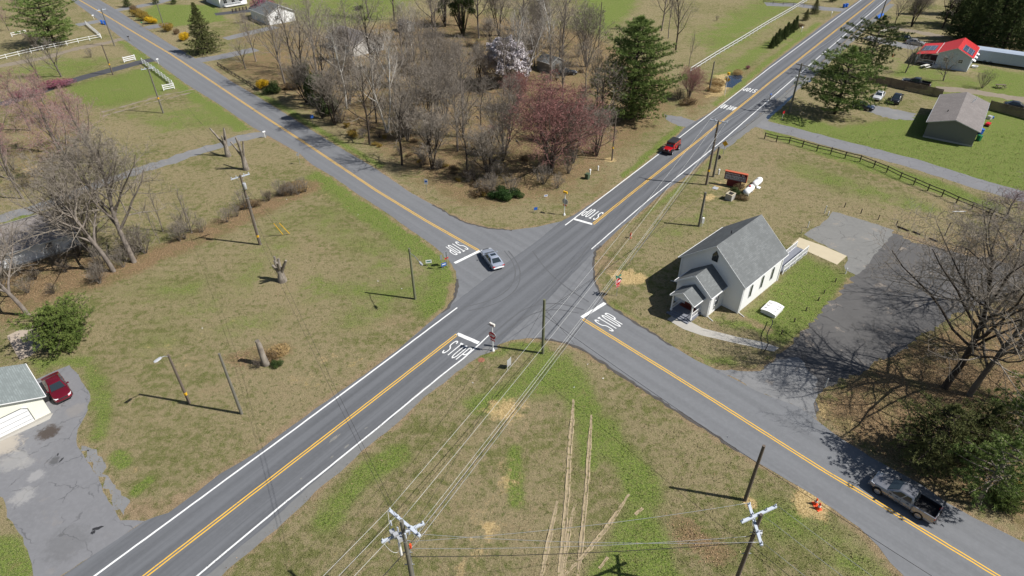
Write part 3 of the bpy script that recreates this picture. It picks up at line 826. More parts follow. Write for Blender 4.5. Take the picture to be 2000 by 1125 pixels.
# pale patches and tar marks on the road
def blotch(name, c, rx, ry, ang, z, m, par, seed=1):
    rr = random.Random(seed); n = 18
    P = []
    for i in range(n):
        a = 2 * math.pi * i / n; k = rr.uniform(.6, 1.1)
        P.append(G(*c) + Matrix.Rotation(ang, 3, 'Z') @ Vector((rx * k * math.cos(a), ry * k * math.sin(a), 0)))
    b = MB().add([(p.x, p.y, z) for p in P], [tuple(range(n))])
    return b.build(name, m, par, fixn=False)
for i, (c, rx, ry) in enumerate((((653, 856), .7, .2), ((677, 872), .35, .13), ((588, 935), .12, .1), ((648, 893), .25, .12), ((715, 836), .2, .09))):
    blotch("patch", c, rx, ry, MAIN, Z4 + .002, M['lot_old'], main_road, i)
tyre = mk('tyre_rubber_mark', (.11, .112, .117), .9, .2, 2, 8)
for zt_, px in enumerate(([(905, 600), (960, 590), (1005, 560), (1010, 520), (985, 490)], [(915, 607), (968, 598), (1014, 566), (1019, 522), (993, 490)], [(960, 655), (1010, 610), (1050, 590), (1100, 590), (1140, 605)], [(968, 662), (1018, 620), (1055, 602), (1098, 600), (1130, 612)], [(1150, 590), (1095, 555), (1060, 520), (1040, 490)], [(1000, 640), (1060, 580), (1120, 520), (1150, 480)])):
    Q = dense([G(*q) for q in px], False, 1.0, 0)
    for _ in range(6): Q = [Q[0]] + [(Q[k - 1] + Q[k] * 2 + Q[k + 1]) / 4 for k in range(1, len(Q) - 1)] + [Q[-1]]
    ribbon(MB(), Q, .16, Z3 + .0015 + .0015 * zt_, .03).build("tyre_mark", tyre, main_road, fixn=False)
tarm = mk('fresh_tar', (.03, .03, .033), .7, .2)
drv = bpy.data.objects["driveway"]
for i, (c, rx, ry) in enumerate((((190, 1032), .5, .17), ((182, 1040), .25, .2), ((120, 898), .35, .1), ((113, 888), .18, .1), ((172, 880), .14, .08))):
    blotch("tar_stain", c, rx, ry, R(20 + 30 * i), Z1 + .004, tarm, drv, 20 + i)
# wheel ruts in the near field
for px, w in (([(1052, 1150), (1075, 1040), (1087, 985), (1088, 978)], .4), ([(1088, 1150), (1098, 1070), (1108, 960), (1112, 880), (1118, 810), (1120, 780)], .42),
              ([(1098, 1130), (1108, 1060), (1116, 1010), (1123, 985)], .36), ([(1127, 1150), (1135, 1060), (1145, 960), (1150, 880), (1155, 810)], .36),
              ([(1095, 1130), (1140, 1085), (1185, 1030), (1229, 965)], .36), ([(1170, 1110), (1187, 1088)], .3), ([(1240, 1005), (1255, 992)], .3)):
    P = dense([G(*p) for p in px], False, .4, .02)
    b = MB(); n0 = 0
    for i, p in enumerate(P):
        d = P[min(i + 1, len(P) - 1)] - P[max(i - 1, 0)]; d.normalize(); nn = Vector((-d.y, d.x, 0))
        tp = min(1, i / 9 + .08, (len(P) - 1 - i) / 9 + .08) * RND.uniform(.75, 1.1) if len(P) > 8 else .6
        for s, zz in ((-.62, 0), (-.42, .09), (-.12, .02), (.15, .03), (.42, .1), (.62, 0)):
            qq = p + nn * (s * w * (.35 + .65 * tp) + RND.uniform(-.035, .035)); b.v.append((qq.x, qq.y, .003 + zz * tp * RND.uniform(.3, 1.1)))
    for i in range(len(P) - 1):
        for j in range(5):
            a = i * 6 + j; b.f.append((a, a + 6, a + 7, a + 1))
    struct(b.build("wheel_rut", M['rut'], fixn=False))
# ditch water
sheet("ditch_water", [(1497, 210), (1515, 197), (1546, 184), (1549, 189), (1525, 212), (1500, 233), (1492, 228)], .0075, M['water'], .12)
sheet("ditch_water", [(1566, 160), (1575, 150), (1587, 150), (1582, 161)], .0075, M['water'], .12)
sheet("ditch_water", [(1418, 152), (1432, 146), (1452, 148), (1448, 158), (1430, 172), (1416, 170)], .002, M['water'], .3)

# ---------------------------------------------------------------- grass blades and fallen leaves: nobody could count them
def paved_mask(x, y):
    m = np.zeros(x.shape, bool)
    for P in PAVED:
        xs = np.array([p.x for p in P]); ys = np.array([p.y for p in P])
        k = np.where((x > xs.min()) & (x < xs.max()) & (y > ys.min()) & (y < ys.max()))[0]
        if not len(k): continue
        ins = np.zeros(len(k), bool); X, Y = x[k], y[k]; n = len(P)
        for i in range(n):
            a, b = i, (i + 1) % n
            c = ((ys[a] > Y) != (ys[b] > Y)) & (X < (xs[b] - xs[a]) * (Y - ys[a]) / (ys[b] - ys[a] + 1e-12) + xs[a]); ins ^= c
        m[k] |= ins
    return m
rng = np.random.default_rng(4)
def cover_at(x, y):
    ix = np.clip(np.searchsorted(GX, x), 0, len(GX) - 1); iy = np.clip(np.searchsorted(GY, y), 0, len(GY) - 1)
    return np.stack([COV[k][iy, ix] for k in 'gsbd'], -1)
def scatter(n, ymin, ymax, power):
    y = ymin + (ymax - ymin) * rng.random(n) ** power
    x = (rng.random(n) * 2 - 1) * (y * .84 + 14)
    return x, y
def blades(n):
    x, y = scatter(n, 20, 115, 1.15)
    c = cover_at(x, y)
    keep = ~paved_mask(x, y) & (rng.random(n) > .75 * np.clip(c[:, 3] + c[:, 2] * .6, 0, 1))
    # clumps
    cl = np.sin(x * 1.7 + 2.1 * np.sin(y * 1.3)) + np.sin(y * 2.3 + 1.7 * np.sin(x * .9))
    keep &= rng.random(n) < .55 + .25 * cl
    x, y, c = x[keep], y[keep], c[keep]; n = len(x)
    a = rng.random(n) * 6.283; h = (.04 + .09 * rng.random(n) ** 1.6) * (1 + .3 * c[:, 0]); w = .018 + .03 * rng.random(n)
    lx, ly = (rng.random(n) - .5) * .16, (rng.random(n) - .5) * .16
    v = np.zeros((n, 3, 3)); dx, dy = np.cos(a) * w, np.sin(a) * w
    v[:, 0] = np.stack([x - dx, y - dy, np.zeros(n)], -1); v[:, 1] = np.stack([x + dx, y + dy, np.zeros(n)], -1); v[:, 2] = np.stack([x + lx, y + ly, h], -1)
    return v, c
def soup(name, v, k, m, cov=None):
    me = bpy.data.meshes.new(name); n = len(v)
    me.vertices.add(n * k); me.loops.add(n * k); me.polygons.add(n)
    me.vertices.foreach_set("co", v.astype(np.float32).ravel()); me.loops.foreach_set("vertex_index", np.arange(n * k, dtype=np.int32))
    me.polygons.foreach_set("loop_start", (np.arange(n) * k).astype(np.int32)); me.polygons.foreach_set("loop_total", np.full(n, k, np.int32)); me.update(calc_edges=True)
    if cov is not None:
        at = me.color_attributes.new("cover", 'FLOAT_COLOR', 'POINT'); at.data.foreach_set("color", np.repeat(cov, k, 0).astype(np.float32).ravel())
    me.materials.append(m); o = bpy.data.objects.new(name, me); COL.objects.link(o); return o
v, c = blades(420000)
meta(soup("grass", v, 3, M['ground'], c), "short patchy spring grass, tan and green, covering the open lawns", "grass", kind="stuff")
def leaves(n):
    x, y = scatter(n, 20, 150, 1.1); c = cover_at(x, y)
    keep = ~paved_mask(x, y) & (rng.random(n) < np.clip(c[:, 2] * 1.1 - .15, .006, 1)); x, y = x[keep], y[keep]; n = len(x)
    a = rng.random(n) * 6.283; s = .035 + .05 * rng.random(n); z = .01 + .05 * rng.random(n); t1, t2 = (rng.random(n) - .5) * .08, (rng.random(n) - .5) * .08
    ca, sa = np.cos(a) * s, np.sin(a) * s
    v = np.stack([np.stack([x - ca, y - sa, z - t1], -1), np.stack([x + sa * .6, y - ca * .6, z + t2], -1), np.stack([x + ca, y + sa, z + t1], -1), np.stack([x - sa * .6, y + ca * .6, z + t2], -1)], 1)
    return v
t = NT("fallen_leaves")
isl = t.n("ShaderNodeNewGeometry").outputs["Random Per Island"]
cr = t.mix(t.ramp(isl, 0, .6), (.11, .07, .04), (.32, .2, .11)); cr = t.mix(t.ramp(isl, .6, 1), cr, (.5, .36, .22))
M['leaves'] = t.out(cr, .85, 0, .2)
meta(soup("leaf_litter", leaves(260000), 4, M['leaves']), "brown fallen leaves strewn under the bare trees", "leaf litter", kind="stuff")
# ================================================================ buildings
def house(name, label, cat, cx, cy, yaw, w, l, he, hr, oh, mw, mr, mt, th=.16, wall_label=None, found=None):
    """gabled block: ridge along local Y, gable fronts at -Y and +Y"""
    root = thing(name, label, cat, (cx, cy, 0), yaw)
    s = (hr - he) / (w / 2); x = w / 2 + oh; ze = he - s * oh; y = l / 2 + oh
    MB().extr([(-w / 2, 0), (w / 2, 0), (w / 2, he - th - .02), (0, hr - th - .02), (-w / 2, he - th - .02)], -l / 2, l / 2).build("wall", mw, root)
    rf = MB().extr([(-x, ze), (-x, ze - th), (0, hr - th), (x, ze - th), (x, ze), (0, hr)], -y, y).build("roof", mr, root)
    tb = MB()
    for sy in (-1, 1):
        for sx in (-1, 1):
            tb.bar((sx * (x + .012), sy * (y + .02), ze - th / 2 - .01), (0, sy * (y + .02), hr - th / 2 - .01), .03, max(.08, th - .05))
    for sx in (-1, 1):
        tb.box((sx * (x + .06), 0, ze - th / 2), (.07, 2 * y - .02, .1))
    tb.build("roof_trim", mt, rf)
    if found:
        fb = MB()
        fb.box((0, 0, .15), (w + .06, l + .06, .3)); fb.build("foundation", found, root)
    return root
def win(root, c, w, h, face, m=None, frame=None, bars=True, name="window", arch=0.0, fw=.07):
    """window on a wall whose outward direction is face = '+x', '-x', '+y', '-y' at c (centre on wall)"""
    ax = {'+x': (0, 1, 1), '-x': (0, 1, -1), '+y': (1, 0, 1), '-y': (1, 0, -1)}[face]
    def P(a, b, o):   # a along wall, b up, o outwards
        if ax[0] == 0: return (c[0] + ax[2] * o, c[1] + a, c[2] + b)
        return (c[0] + a, c[1] + ax[2] * o, c[2] + b)
    out = [(-w / 2, -h / 2), (w / 2, -h / 2), (w / 2, h / 2)] + ([(0, h / 2 + arch)] if arch else []) + [(-w / 2, h / 2)]
    b = MB(); n = len(out)
    b.add([P(a, z, .03) for a, z in out] + [P(a * 1, z, -.02) for a, z in out], [tuple(range(n))] + [(i, (i + 1) % n, n + (i + 1) % n, n + i) for i in range(n)])
    pane = b.build("pane", m or M['glass'], None)
    fb = MB()
    for i in range(n):
        a, d = out[i], out[(i + 1) % n]
        fb.bar(P(a[0], a[1], .04), P(d[0], d[1], .04), fw, fw)
    if bars:
        fb.bar(P(-w / 2, 0, .04), P(w / 2, 0, .04), .04, .04); fb.bar(P(0, -h / 2, .04), P(0, h / 2, .04), .035, .035)
    f = fb.build(name, frame or M['white'], root)
    pane.parent = f
    return f

# ---- church
ch = house("church", "white clapboard church with steep grey shingle roof and small front porch", "church", 27.87, 66.27, -.81, 8.55, 9.78, 4.4, 7.92, .35, M['sid_white'], M['sh_church'], M['white'])
sl = 3.52 / 4.275
# entrance block
mw, my0, my1, mhe, mhr = 4.6, -8.25, -4.9, 3.25, 5.05
xo = -.22
b = MB().extr([(xo - mw / 2, 0), (xo + mw / 2, 0), (xo + mw / 2, mhe - .17), (xo, mhr - .17), (xo - mw / 2, mhe - .17)], my0, my1); b.build("entrance_block", M['sid_white'], ch)
ms = (mhr - mhe) / (mw / 2); x = mw / 2 + .25; ze = mhe - ms * .25
rf = MB().extr([(xo - x, ze), (xo - x, ze - .14), (xo, mhr - .14), (xo + x, ze - .14), (xo + x, ze), (xo, mhr)], my0 - .25, my1).build("entrance_roof", M['sh_church'], ch)
tb = MB()
for sx in (-1, 1):
    tb.bar((xo + sx * (x + .01), my0 - .27, ze - .08), (xo, my0 - .27, mhr - .08), .03, .2)
    tb.box((xo + sx * (x + .05), (my0 + my1) / 2 - .12, ze - .08), (.1, my1 - my0 + .22, .12))
tb.build("roof_trim", M['white'], rf)
# porch
px0, pw, py0, py1, phe, phr = -.15, 2.9, -10.55, -8.25, 2.75, 3.75
ps = (phr - phe) / (pw / 2); x = pw / 2 + .2; ze = phe - ps * .2
rf = MB().extr([(px0 - x, ze), (px0 - x, ze - .12), (px0, phr - .12), (px0 + x, ze - .12), (px0 + x, ze), (px0, phr)], py0 - .2, py1).build("porch_roof", M['sh_church'], ch)
tb = MB()
for sx in (-1, 1):
    tb.bar((px0 + sx * (x + .01), py0 - .22, ze - .07), (px0, py0 - .22, phr - .07), .03, .17)
    tb.box((px0 + sx * (x + .04), (py0 + py1) / 2 - .1, ze - .07), (.08, py1 - py0 + .18, .1))
tb.build("roof_trim", M['white'], rf)
MB().extr([(px0 - pw / 2, phe - .12), (px0 + pw / 2, phe - .12), (px0, phr - .15)], py0, py0 + .1).build("porch_gable", M['sid_white'], ch)
for sx in (-1, 1):
    pb = MB().box((px0 + sx * (pw / 2 - .1), py0 + .12, 1.5), (.15, .15, 2.35)).box((px0 + sx * (pw / 2 - .1), py0 + .12, .42), (.22, .22, .2))
    pb.build("porch_post", M['white'], ch)
MB().box((px0, (py0 + py1) / 2 + .1, .17), (pw, py1 - py0 - .1, .34)).build("porch_floor", M['greydeck'], ch)
for k in range(2):
    MB().box((px0 - .1 * k, py0 - .02 - .3 * k, .12 - .05 * k), (pw - .2 + .3 * k, .3, .24 - .1 * k)).build("step", M['greydeck'], ch)
MB().box((px0 - .1, -8.285, 1.35), (1.5, .06, 2.1)).build("front_door", M['deck'], ch)
MB().box((px0, -8.6, .355), (pw - .5, .65, .02)).build("door_mat", M['deck'], ch)
rb = MB()
for sx in (-1, 1):
    xx = px0 + sx * (pw / 2 - .12)
    for z in (.5, 1.1): rb.bar((xx, py0 + .2, z), (xx, py1 - .05, z), .05, .06)
    for i in range(13): rb.box((xx, py0 + .3 + i * .155, .8), (.03, .035, .6))
rb.build("porch_railing", M['white'], ch)
win(ch, (0.0, -4.89, 6.0), .72, .85, '-y', M['glass'], M['dark'], True, "gable_window", .55, .05)
for yb in (-2.65, .05, 2.65):
    win(ch, (4.275, yb, 2.15), .55, 1.7, '+x', M['glass'], M['lgrey'], False, "window", 0.22, .05)
    win(ch, (-4.275, yb, 2.15), .55, 1.7, '-x', M['glass'], M['lgrey'], False, "window", 0.22, .05)
win(ch, (xo + mw / 2, -6.6, 1.75), .85, 1.35, '+x', M['winglass'], M['white'], True, "window")
for sx in (-1, 1):
    for yy in (-4.89, 4.89): MB().box((sx * 4.275, yy, 2.05), (.17, .17, 4.1)).build("corner_board", M['white'], ch)
for (xx, yy, dx) in ((4.36, -4.78, .9), (xo + mw / 2 + .09, -8.15, .9), (-4.36, -4.78, -.9)):
    hh = 3.9 if abs(xx) > 3.5 else 2.9
    MB().tube([(xx, yy, hh), (xx, yy, .2), (xx + dx * .2, yy - .05, .1), (xx + dx, yy - .25, .06)], .045, 6).build("downspout", M['white'], ch)
MB().tube([(-.3, -1.5, 7.85), (-.3, -1.5, 8.25)], .06, 8).build("vent_pipe", M['dark'], ch)
# rear wing and ramp
rw0, rw1 = 4.89, 6.6
MB().extr([(-2.2, 0), (3.4, 0), (3.4, 2.75), (.6, 4.2), (-2.2, 2.75)], rw0, rw1).build("rear_wing", M['sid_white'], ch)
MB().extr([(-2.6, 2.72), (-2.6, 2.58), (.6, 4.24), (3.8, 2.58), (3.8, 2.72), (.6, 4.38)], rw0, rw1 + .3).build("rear_roof", M['sh_church'], ch)
MB().box((3.3, 10.1, .42), (1.7, 7.0, .14)).build("ramp_deck", M['greydeck'], ch)
for xx in (2.5, 4.1):
    rb = MB()
    for z in (.6, 1.35): rb.bar((xx, 6.65, z), (xx, 13.6, z), .06, .09)
    for i in range(44): rb.box((xx, 6.7 + i * .158, .97), (.03, .04, .72))
    for i in range(5): rb.box((xx, 6.7 + i * 1.7, .7), (.11, .11, 1.4))
    rb.build("ramp_railing", M['white'], ch)
lb = MB()
for i in range(8): lb.box((4.12, 6.9 + i * .9, .18), (.04, .04, .36)); lb.bar((4.12, 6.6 + i * .9, .02), (4.12, 7.3 + i * .9, .36), .03, .04)
lb.build("ramp_skirt", M['white'], ch)
# ---- grey bungalow on the right
gh = house("grey_bungalow", "low grey bungalow with brown shingle roof and blank gable wall", "house", 85.82, 117.05, -.63, 7.96, 17.45, 3.08, 4.3, .3, M['sid_grey'], M['sh_brown'], M['lgrey'], .15, found=M['conc'])
for yy in (4.2, 5.2, 6.4): MB().tube([(1.6 + .15 * (yy - 5), yy, 3.7), (1.6 + .15 * (yy - 5), yy, 4.45)], .06, 8).build("vent_pipe", M['white'], gh)
MB().tube([(-1.8, -3.4, 3.7), (-1.8, -3.4, 4.1)], .08, 8).build("vent_pipe", M['dark'], gh)
for yy in (-5, 0, 5):
    win(gh, (3.98, yy, 1.7), 1.2, 1.1, '+x', M['winglass']); win(gh, (-3.98, yy, 1.7), 1.2, 1.1, '-x', M['winglass'])
# ---- red roof house
rh = house("red_roof_house", "pale grey house with bright red metal roof carrying solar panels", "house", 108.28, 156.48, -.66, 6.89, 10.57, 3.39, 5.0, .35, M['sid_bluew'], M['redroof'], M['white'], .12)
w, l, he, hr = 6.89, 10.57, 3.39, 5.0
pr = MB().extr([(-7.9, 2.35), (-7.9, 2.25), (-3.75, 3.08), (-3.75, 3.18)], -5.63, 5.63).build("porch_roof", M['redroof'], rh)
for i in range(4): MB().box((-7.6, -5.2 + i * 3.45, 1.15), (.14, .14, 2.3)).build("porch_post", M['white'], rh)
MB().box((-5.7, 0, .28), (4.3, 11.0, .12)).build("porch_floor", M['wood'], rh)
rb = MB()
for a, b_ in (((-7.6, -5.2), (-7.6, 5.2)), ((-7.6, -5.25), (-3.6, -5.25))):
    for z in (.65, 1.25): rb.bar((*a, z), (*b_, z), .06, .07)
    n = 34 if a[0] == b_[0] else 14
    for i in range(n): rb.box((a[0] + (b_[0] - a[0]) * i / n, a[1] + (b_[1] - a[1]) * i / n, .95), (.035, .035, .6))
rb.build("porch_railing", M['white'], rh)
s = (hr - he) / (w / 2)
def panel(x0, x1, y0, y1, zf):
    nx = Vector((zf(x1) - zf(x0), 0, x0 - x1)).normalized(); nx = nx if nx.z > 0 else -nx
    b = MB(); o = nx * .06; t_ = nx * .02
    vs = [Vector((x, y, zf(x))) + oo for oo in (t_, o) for x, y in ((x0, y0), (x1, y0), (x1, y1), (x0, y1))]
    b.add(vs, [(3, 2, 1, 0), (4, 5, 6, 7), (0, 1, 5, 4), (1, 2, 6, 5), (2, 3, 7, 6), (3, 0, 4, 7)])
    b.build("solar_panel", M['solar'], rh)
zr = lambda x: hr - s * abs(x)
zp = lambda x: 2.35 + (x + 7.9) * .2
for i in range(3):
    panel(.9 + 0, 2.05, -4.6 + i * 1.75, -2.95 + i * 1.75, zr); panel(2.1, 3.3, -4.6 + i * 1.75, -2.95 + i * 1.75, zr)
    panel(-7.5, -6.1, -2.5 + i * 1.75, -.85 + i * 1.75, zp); panel(-6.05, -4.6, -2.5 + i * 1.75, -.85 + i * 1.75, zp)
sb = MB()
for i in range(26): sb.box((0, 0, 0), (.001, .001, .001)) if False else sb.bar((.05, -5.5 + i * .44, hr - .02), (3.7, -5.5 + i * .44, zr(3.7) + .012), .03, .02)
sb.build("roof_seam", M['redroof'], rh)
for xx in (-1.6, 1.5): win(rh, (xx, -5.285, 2.1), .9, .8, '-y', M['winglass'])
for yy in (-3.2, 0, 3.2): win(rh, (3.445, yy, 1.8), .9, 1.1, '+x', M['winglass'])
for yy in (-3.2, 0, 3.2): MB().extr([(3.47, 2.6), (4.3, 2.2), (4.3, 2.1), (3.47, 2.4)], yy - .7, yy + .7).build("window_awning", M['white'], rh)
sb = MB()
for k in range(4): sb.box((-3.0 - k * .1, -5.6 - k * .3, .5 - k * .12), (1.4, .3, .08))
for xx in (-3.7, -2.3): sb.bar((xx, -5.5, 1.35), (xx, -7, .7), .06, .06); sb.box((xx, -6.9, .4), (.06, .06, .8)); sb.box((xx, -5.6, .7), (.06, .06, 1.3))
sb.build("porch_steps", M['pale'], rh)
# ---- white trailer / greenhouse behind
p = G(1912, 120); a = azim((1908, 122), (1990, 137))
tr = thing("long_white_trailer", "long pale white trailer parked beside the red roofed house", "trailer", (G(1950, 125).x, G(1950, 125).y, 0), azim((1910, 124), (1985, 135)))
MB().extr([(-1.6, .5), (1.6, .5), (1.6, 3.0), (.8, 3.3), (-.8, 3.3), (-1.6, 3.0)], -7.5, 7.5, 'YZ').build("trailer_body", M['sid_trailer'], tr, bevel=.06)
for sx in (-3, -1.8): 
    for sy in (-1, 1): MB().tube([(sx, sy * 1.35, .42), (sx, sy * 1.6, .42)], .42, 14).build("wheel", M['black'], tr)
for i in range(7): MB().box((-6 + i * 2, -1.62, 1.8), (.05, .04, 2.4)).build("panel_seam", M['lgrey'], tr)
MB().box((5.5, -1.62, 1.5), (.9, .05, 2.0)).build("door", M['white'], tr)

# ---- garage bottom left
def anchor(px, yaw, ax, ay):
    """centre of a building whose local ground point (ax, ay) is seen at px"""
    q = G(*px) - Matrix.Rotation(yaw, 3, 'Z') @ Vector((ax, ay, 0)); return q.x, q.y
yw = R(46)
ga = house("garage", "pale yellow garage with grey green shingle roof and white roll-up door", "garage", *anchor((101, 808), yw, 3.6, -3.1), yw, 7.2, 6.2, 2.65, 4.15, .3, M['sid_cream'], M['sh_green'], M['white'], .14)
dr = MB().box((-.35, -3.13, 1.1), (5.0, .06, 2.2)); dr = dr.build("garage_door", M['white'], ga)
tb = MB()
for k in range(1, 4): tb.box((-.35, -3.165, k * .55), (4.9, .02, .02))
tb.bar((-2.9, -3.17, 2.24), (1.75, -3.17, 2.24), .04, .04); tb.bar((1.75, -3.17, 2.24), (2.2, -3.17, 1.9), .04, .04); tb.bar((2.2, -3.17, 1.9), (2.2, -3.17, .3), .04, .04)
tb.build("door_seam", M['dark'], dr)
MB().box((0, -3.14, .1), (7.2, .1, .2)).build("foundation", M['conc'], ga)
# ---- white house with dark roof on the left
yw = R(-50)
lh = house("white_ranch_house", "long white ranch house with brown shingle roof under bare trees", "house", *anchor((161, 481), yw, 4.2, 9.0), yw, 8.4, 18, 2.7, 4.3, .5, M['sid_white'], M['sh_brown'], M['offwhite'], .15, found=M['conc'])
for yy in (-4, 5.5): win(lh, (4.2, yy, 1.7), .8, .7, '+x', M['winglass'])
MB().box((-1.2, -2.2, 4.2), (.5, .5, .7)).build("chimney", M['dark'], lh)
MB().extr([(-9.5, 0), (-4.2, 0), (-4.2, 2.6), (-6.9, 3.9), (-9.5, 2.6)], -13, -2.5).build("side_wing", M['sid_white'], lh)
MB().extr([(-10, 2.5), (-10, 2.35), (-6.9, 3.98), (-3.8, 2.35), (-3.8, 2.5), (-6.9, 4.12)], -13.4, -2.1).build("wing_roof", M['sh_brown'], lh)
# ---- houses behind the wood
yw = R(42)
wh = house("block_walled_house", "grey roofed house with whitewashed block gable among bare trees", "house", *anchor((722, 104), yw, 0, -6.5), yw, 9, 13, 2.7, 4.6, .5, M['stonew'], M['sh_brown'], M['offwhite'], .15)
win(wh, (1.5, -6.5, 1.6), 1.2, 1.1, '-y', M['glass'])
for yy in (-4, 0, 4): win(wh, (-4.5, yy, 1.6), 1.2, 1.1, '-x', M['glass'])
ws = house("white_gabled_shed", "white gabled outbuilding behind red budding tree", "shed", *anchor((552, 45), yw, 0, -6), yw, 8.5, 12, 3.0, 5.0, .4, M['sid_white'], M['sh_church'], M['white'], .15)
win(ws, (-1.5, -6, 1.7), 1.1, 1.1, '-y', M['glass'])
wt2 = house("white_house", "white house with small white porch at top edge of the view", "house", *anchor((455, 10), yw, 0, -5), yw, 9, 12, 3.0, 5.2, .4, M['sid_white'], M['sh_church'], M['white'], .15)
for xx in (-2.6, 0, 2.6): win(wt2, (xx, -5.98, 1.7), 1.1, 1.3, '-y', M['glass'])
MB().box((0, -7.0, .45), (7.0, 2.0, .16)).build("porch_floor", M['white'], wt2)
rb = MB()
for i in range(8): rb.box((-3.4 + i * .97, -7.95, .95), (.09, .09, .9))
for z in (.75, 1.35): rb.bar((-3.45, -7.95, z), (3.45, -7.95, z), .06, .08)
rb.build("porch_railing", M['white'], wt2)
MB().extr([(-8.05, 2.75), (-8.05, 2.6), (-6.0, 2.85), (-6.0, 3.0)], -3.6, 3.6, 'YZ').build("porch_roof", M['white'], wt2)
sh1 = house("small_grey_shed", "small dark grey shed behind pale forked sycamore", "shed", *anchor((800, 62), yw, 0, -1.6), yw, 3.2, 3.6, 2.2, 3.1, .2, M['greypaint'], M['sh_dark'], M['offwhite'], .1)
MB().box((0, -1.83, 1), (1.0, .05, 1.8)).build("door", M['offwhite'], sh1)
sh2 = house("weathered_grey_shed", "weathered grey shed beside dark car deep in the wood", "shed", *anchor((1086, 140), yw, 0, -2), yw, 4.2, 4.6, 2.4, 3.5, .2, M['greypaint'], M['sh_church'], M['offwhite'], .1)
MB().box((0, -2.33, 1), (1.2, .05, 1.9)).build("door", M['wood'], sh2)
# ================================================================ vehicles
def ring(x, w, zb, zt, cr=.03):
    h = zt - zb
    half = [(0, zb), (w * .88, zb), (w * .985, zb + .1 * min(1, h / .5)), (w, zb + h * .5), (w * .975, zt - h * .16), (w * .9, zt - h * .03), (w * .55, zt + cr * .7), (0, zt + cr)]
    pts = [(x, y, z) for y, z in half] + [(x, -y, z) for y, z in half[-2:0:-1]]
    return pts
def wheel_at(root, x, y, r, wd, rimm):
    sgn = 1 if y > 0 else -1
    Mx = Matrix.Rotation(R(-90) * sgn, 3, 'X')
    tb = MB().lathe([(r * .6, -wd / 2), (r * .92, -wd / 2), (r, -wd * .32), (r, wd * .32), (r * .92, wd / 2), (r * .66, wd / 2), (r * .62, wd * .3)], 22, Mx)
    wobj = tb.build("wheel", M['black'], root, smooth=False, angle=40)
    wobj.location = (x, y, r)
    rb = MB().lathe([(r * .67, wd * .2), (r * .67, wd * .48), (r * .58, wd * .5), (r * .56, wd * .38)], 20, Mx)
    for k in range(5):
        a = k * 2 * math.pi / 5
        q = Mx @ Vector((math.cos(a) * r * .33, math.sin(a) * r * .33, wd * .42))
        rb.box(q, (r * .55, r * .15, wd * .1), M=Mx @ Matrix.Rotation(a, 3, 'Z'))
    rb.lathe([(r * .14, wd * .3), (r * .14, wd * .49), (r * .05, wd * .5)], 10, Mx)
    ro = rb.build("rim", rimm, wobj, angle=30)
def glassquad(root, name, q, inset, off, m=None):
    """q = four corners (bl, br, tr, tl); inset fractions (u, v0, v1)"""
    q = [Vector(p) for p in q]; iu, iv0, iv1 = inset
    def at(u, v): return q[0].lerp(q[1], u).lerp(q[3].lerp(q[2], u), v)
    nn = (q[1] - q[0]).cross(q[3] - q[0]).normalized() * off
    P = [at(iu, iv0), at(1 - iu, iv0), at(1 - iu, iv1), at(iu, iv1)]
    b = MB(); n = 4
    b.add([p + nn for p in P] + [p - nn for p in P], [(0, 1, 2, 3)] + [(i, n + i, n + (i + 1) % n, (i + 1) % n) for i in range(4)])
    return b.build(name, m or M['glass'], root)
def cabin(root, m, bx0, bx1, tx0, tx1, zb, zt, wb, wt, split, roofm=None, sunroof=False, back_glass=True, name="cabin"):
    """greenhouse: base from bx0 (rear) to bx1 (front) at zb, roof tx0..tx1 at zt; split = list of side window fractions"""
    rings = []
    for z, a0, a1, w in ((zb - .06, bx0 - .02, bx1 + .02, wb * 1.01), (zb, bx0, bx1, wb), (zt - .09, tx0 - .09 * (bx0 < tx0 - .2), tx1 + .1, wt * 1.04), (zt - .02, tx0 + .03, tx1 - .03, wt * .95), (zt, tx0 + .12, tx1 - .14, wt * .8)):
        r_ = []
        for (x, y) in ((a0, -w * .93), (a0 + .07, -w), (a1 - .1, -w), (a1, -w * .9), (a1 + .05 * (z < zt - .05), 0), (a1, w * .9), (a1 - .1, w), (a0 + .07, w), (a0, w * .93), (a0 - .03 * (z < zt - .05), 0)):
            r_.append((x, y, z))
        rings.append(r_)
    MB().loft(rings).build(name, m, root, angle=35)
    za, zb_ = zb, zt - .09
    # side glass
    xr0, xr1 = bx0 + .07, bx1 - .1
    ur0, ur1 = tx0 - .09 * (bx0 < tx0 - .2) + .07, tx1
    for sy in (-1, 1):
        bl, br = Vector((xr0, sy * wb, za)), Vector((xr1, sy * wb, za))
        tl, tr = Vector((ur0, sy * wt * 1.04, zb_)), Vector((ur1, sy * wt * 1.04, zb_))
        for u0, u1 in split:
            qq = [bl.lerp(br, u0), bl.lerp(br, u1), tl.lerp(tr, u1), tl.lerp(tr, u0)]
            if sy > 0: qq = [qq[1], qq[0], qq[3], qq[2]]
            glassquad(root, "side_window", qq, (.0, .06, .94), .012)
    # windscreen and rear glass
    x1b, x1t = bx1 + .025, tx1 + .1
    glassquad(root, "windscreen", [(x1b, -wb * .9, za), (x1b, wb * .9, za), (x1t, wt * .93, zb_), (x1t, -wt * .93, zb_)], (.05, .05, .98), .035)
    if back_glass:
        x0b, x0t = bx0 - .015, tx0 - .09 * (bx0 < tx0 - .2)
        glassquad(root, "rear_window", [(x0b, wb * .93, za), (x0b, -wb * .93, za), (x0t, -wt * .95, zb_), (x0t, wt * .95, zb_)], (.08, .1, .95), .03)
    if sunroof:
        MB().box((tx1 - .55, 0, zt + .0), (.5, wt * 1.25, .03)).build("sunroof", M['glass'], root)
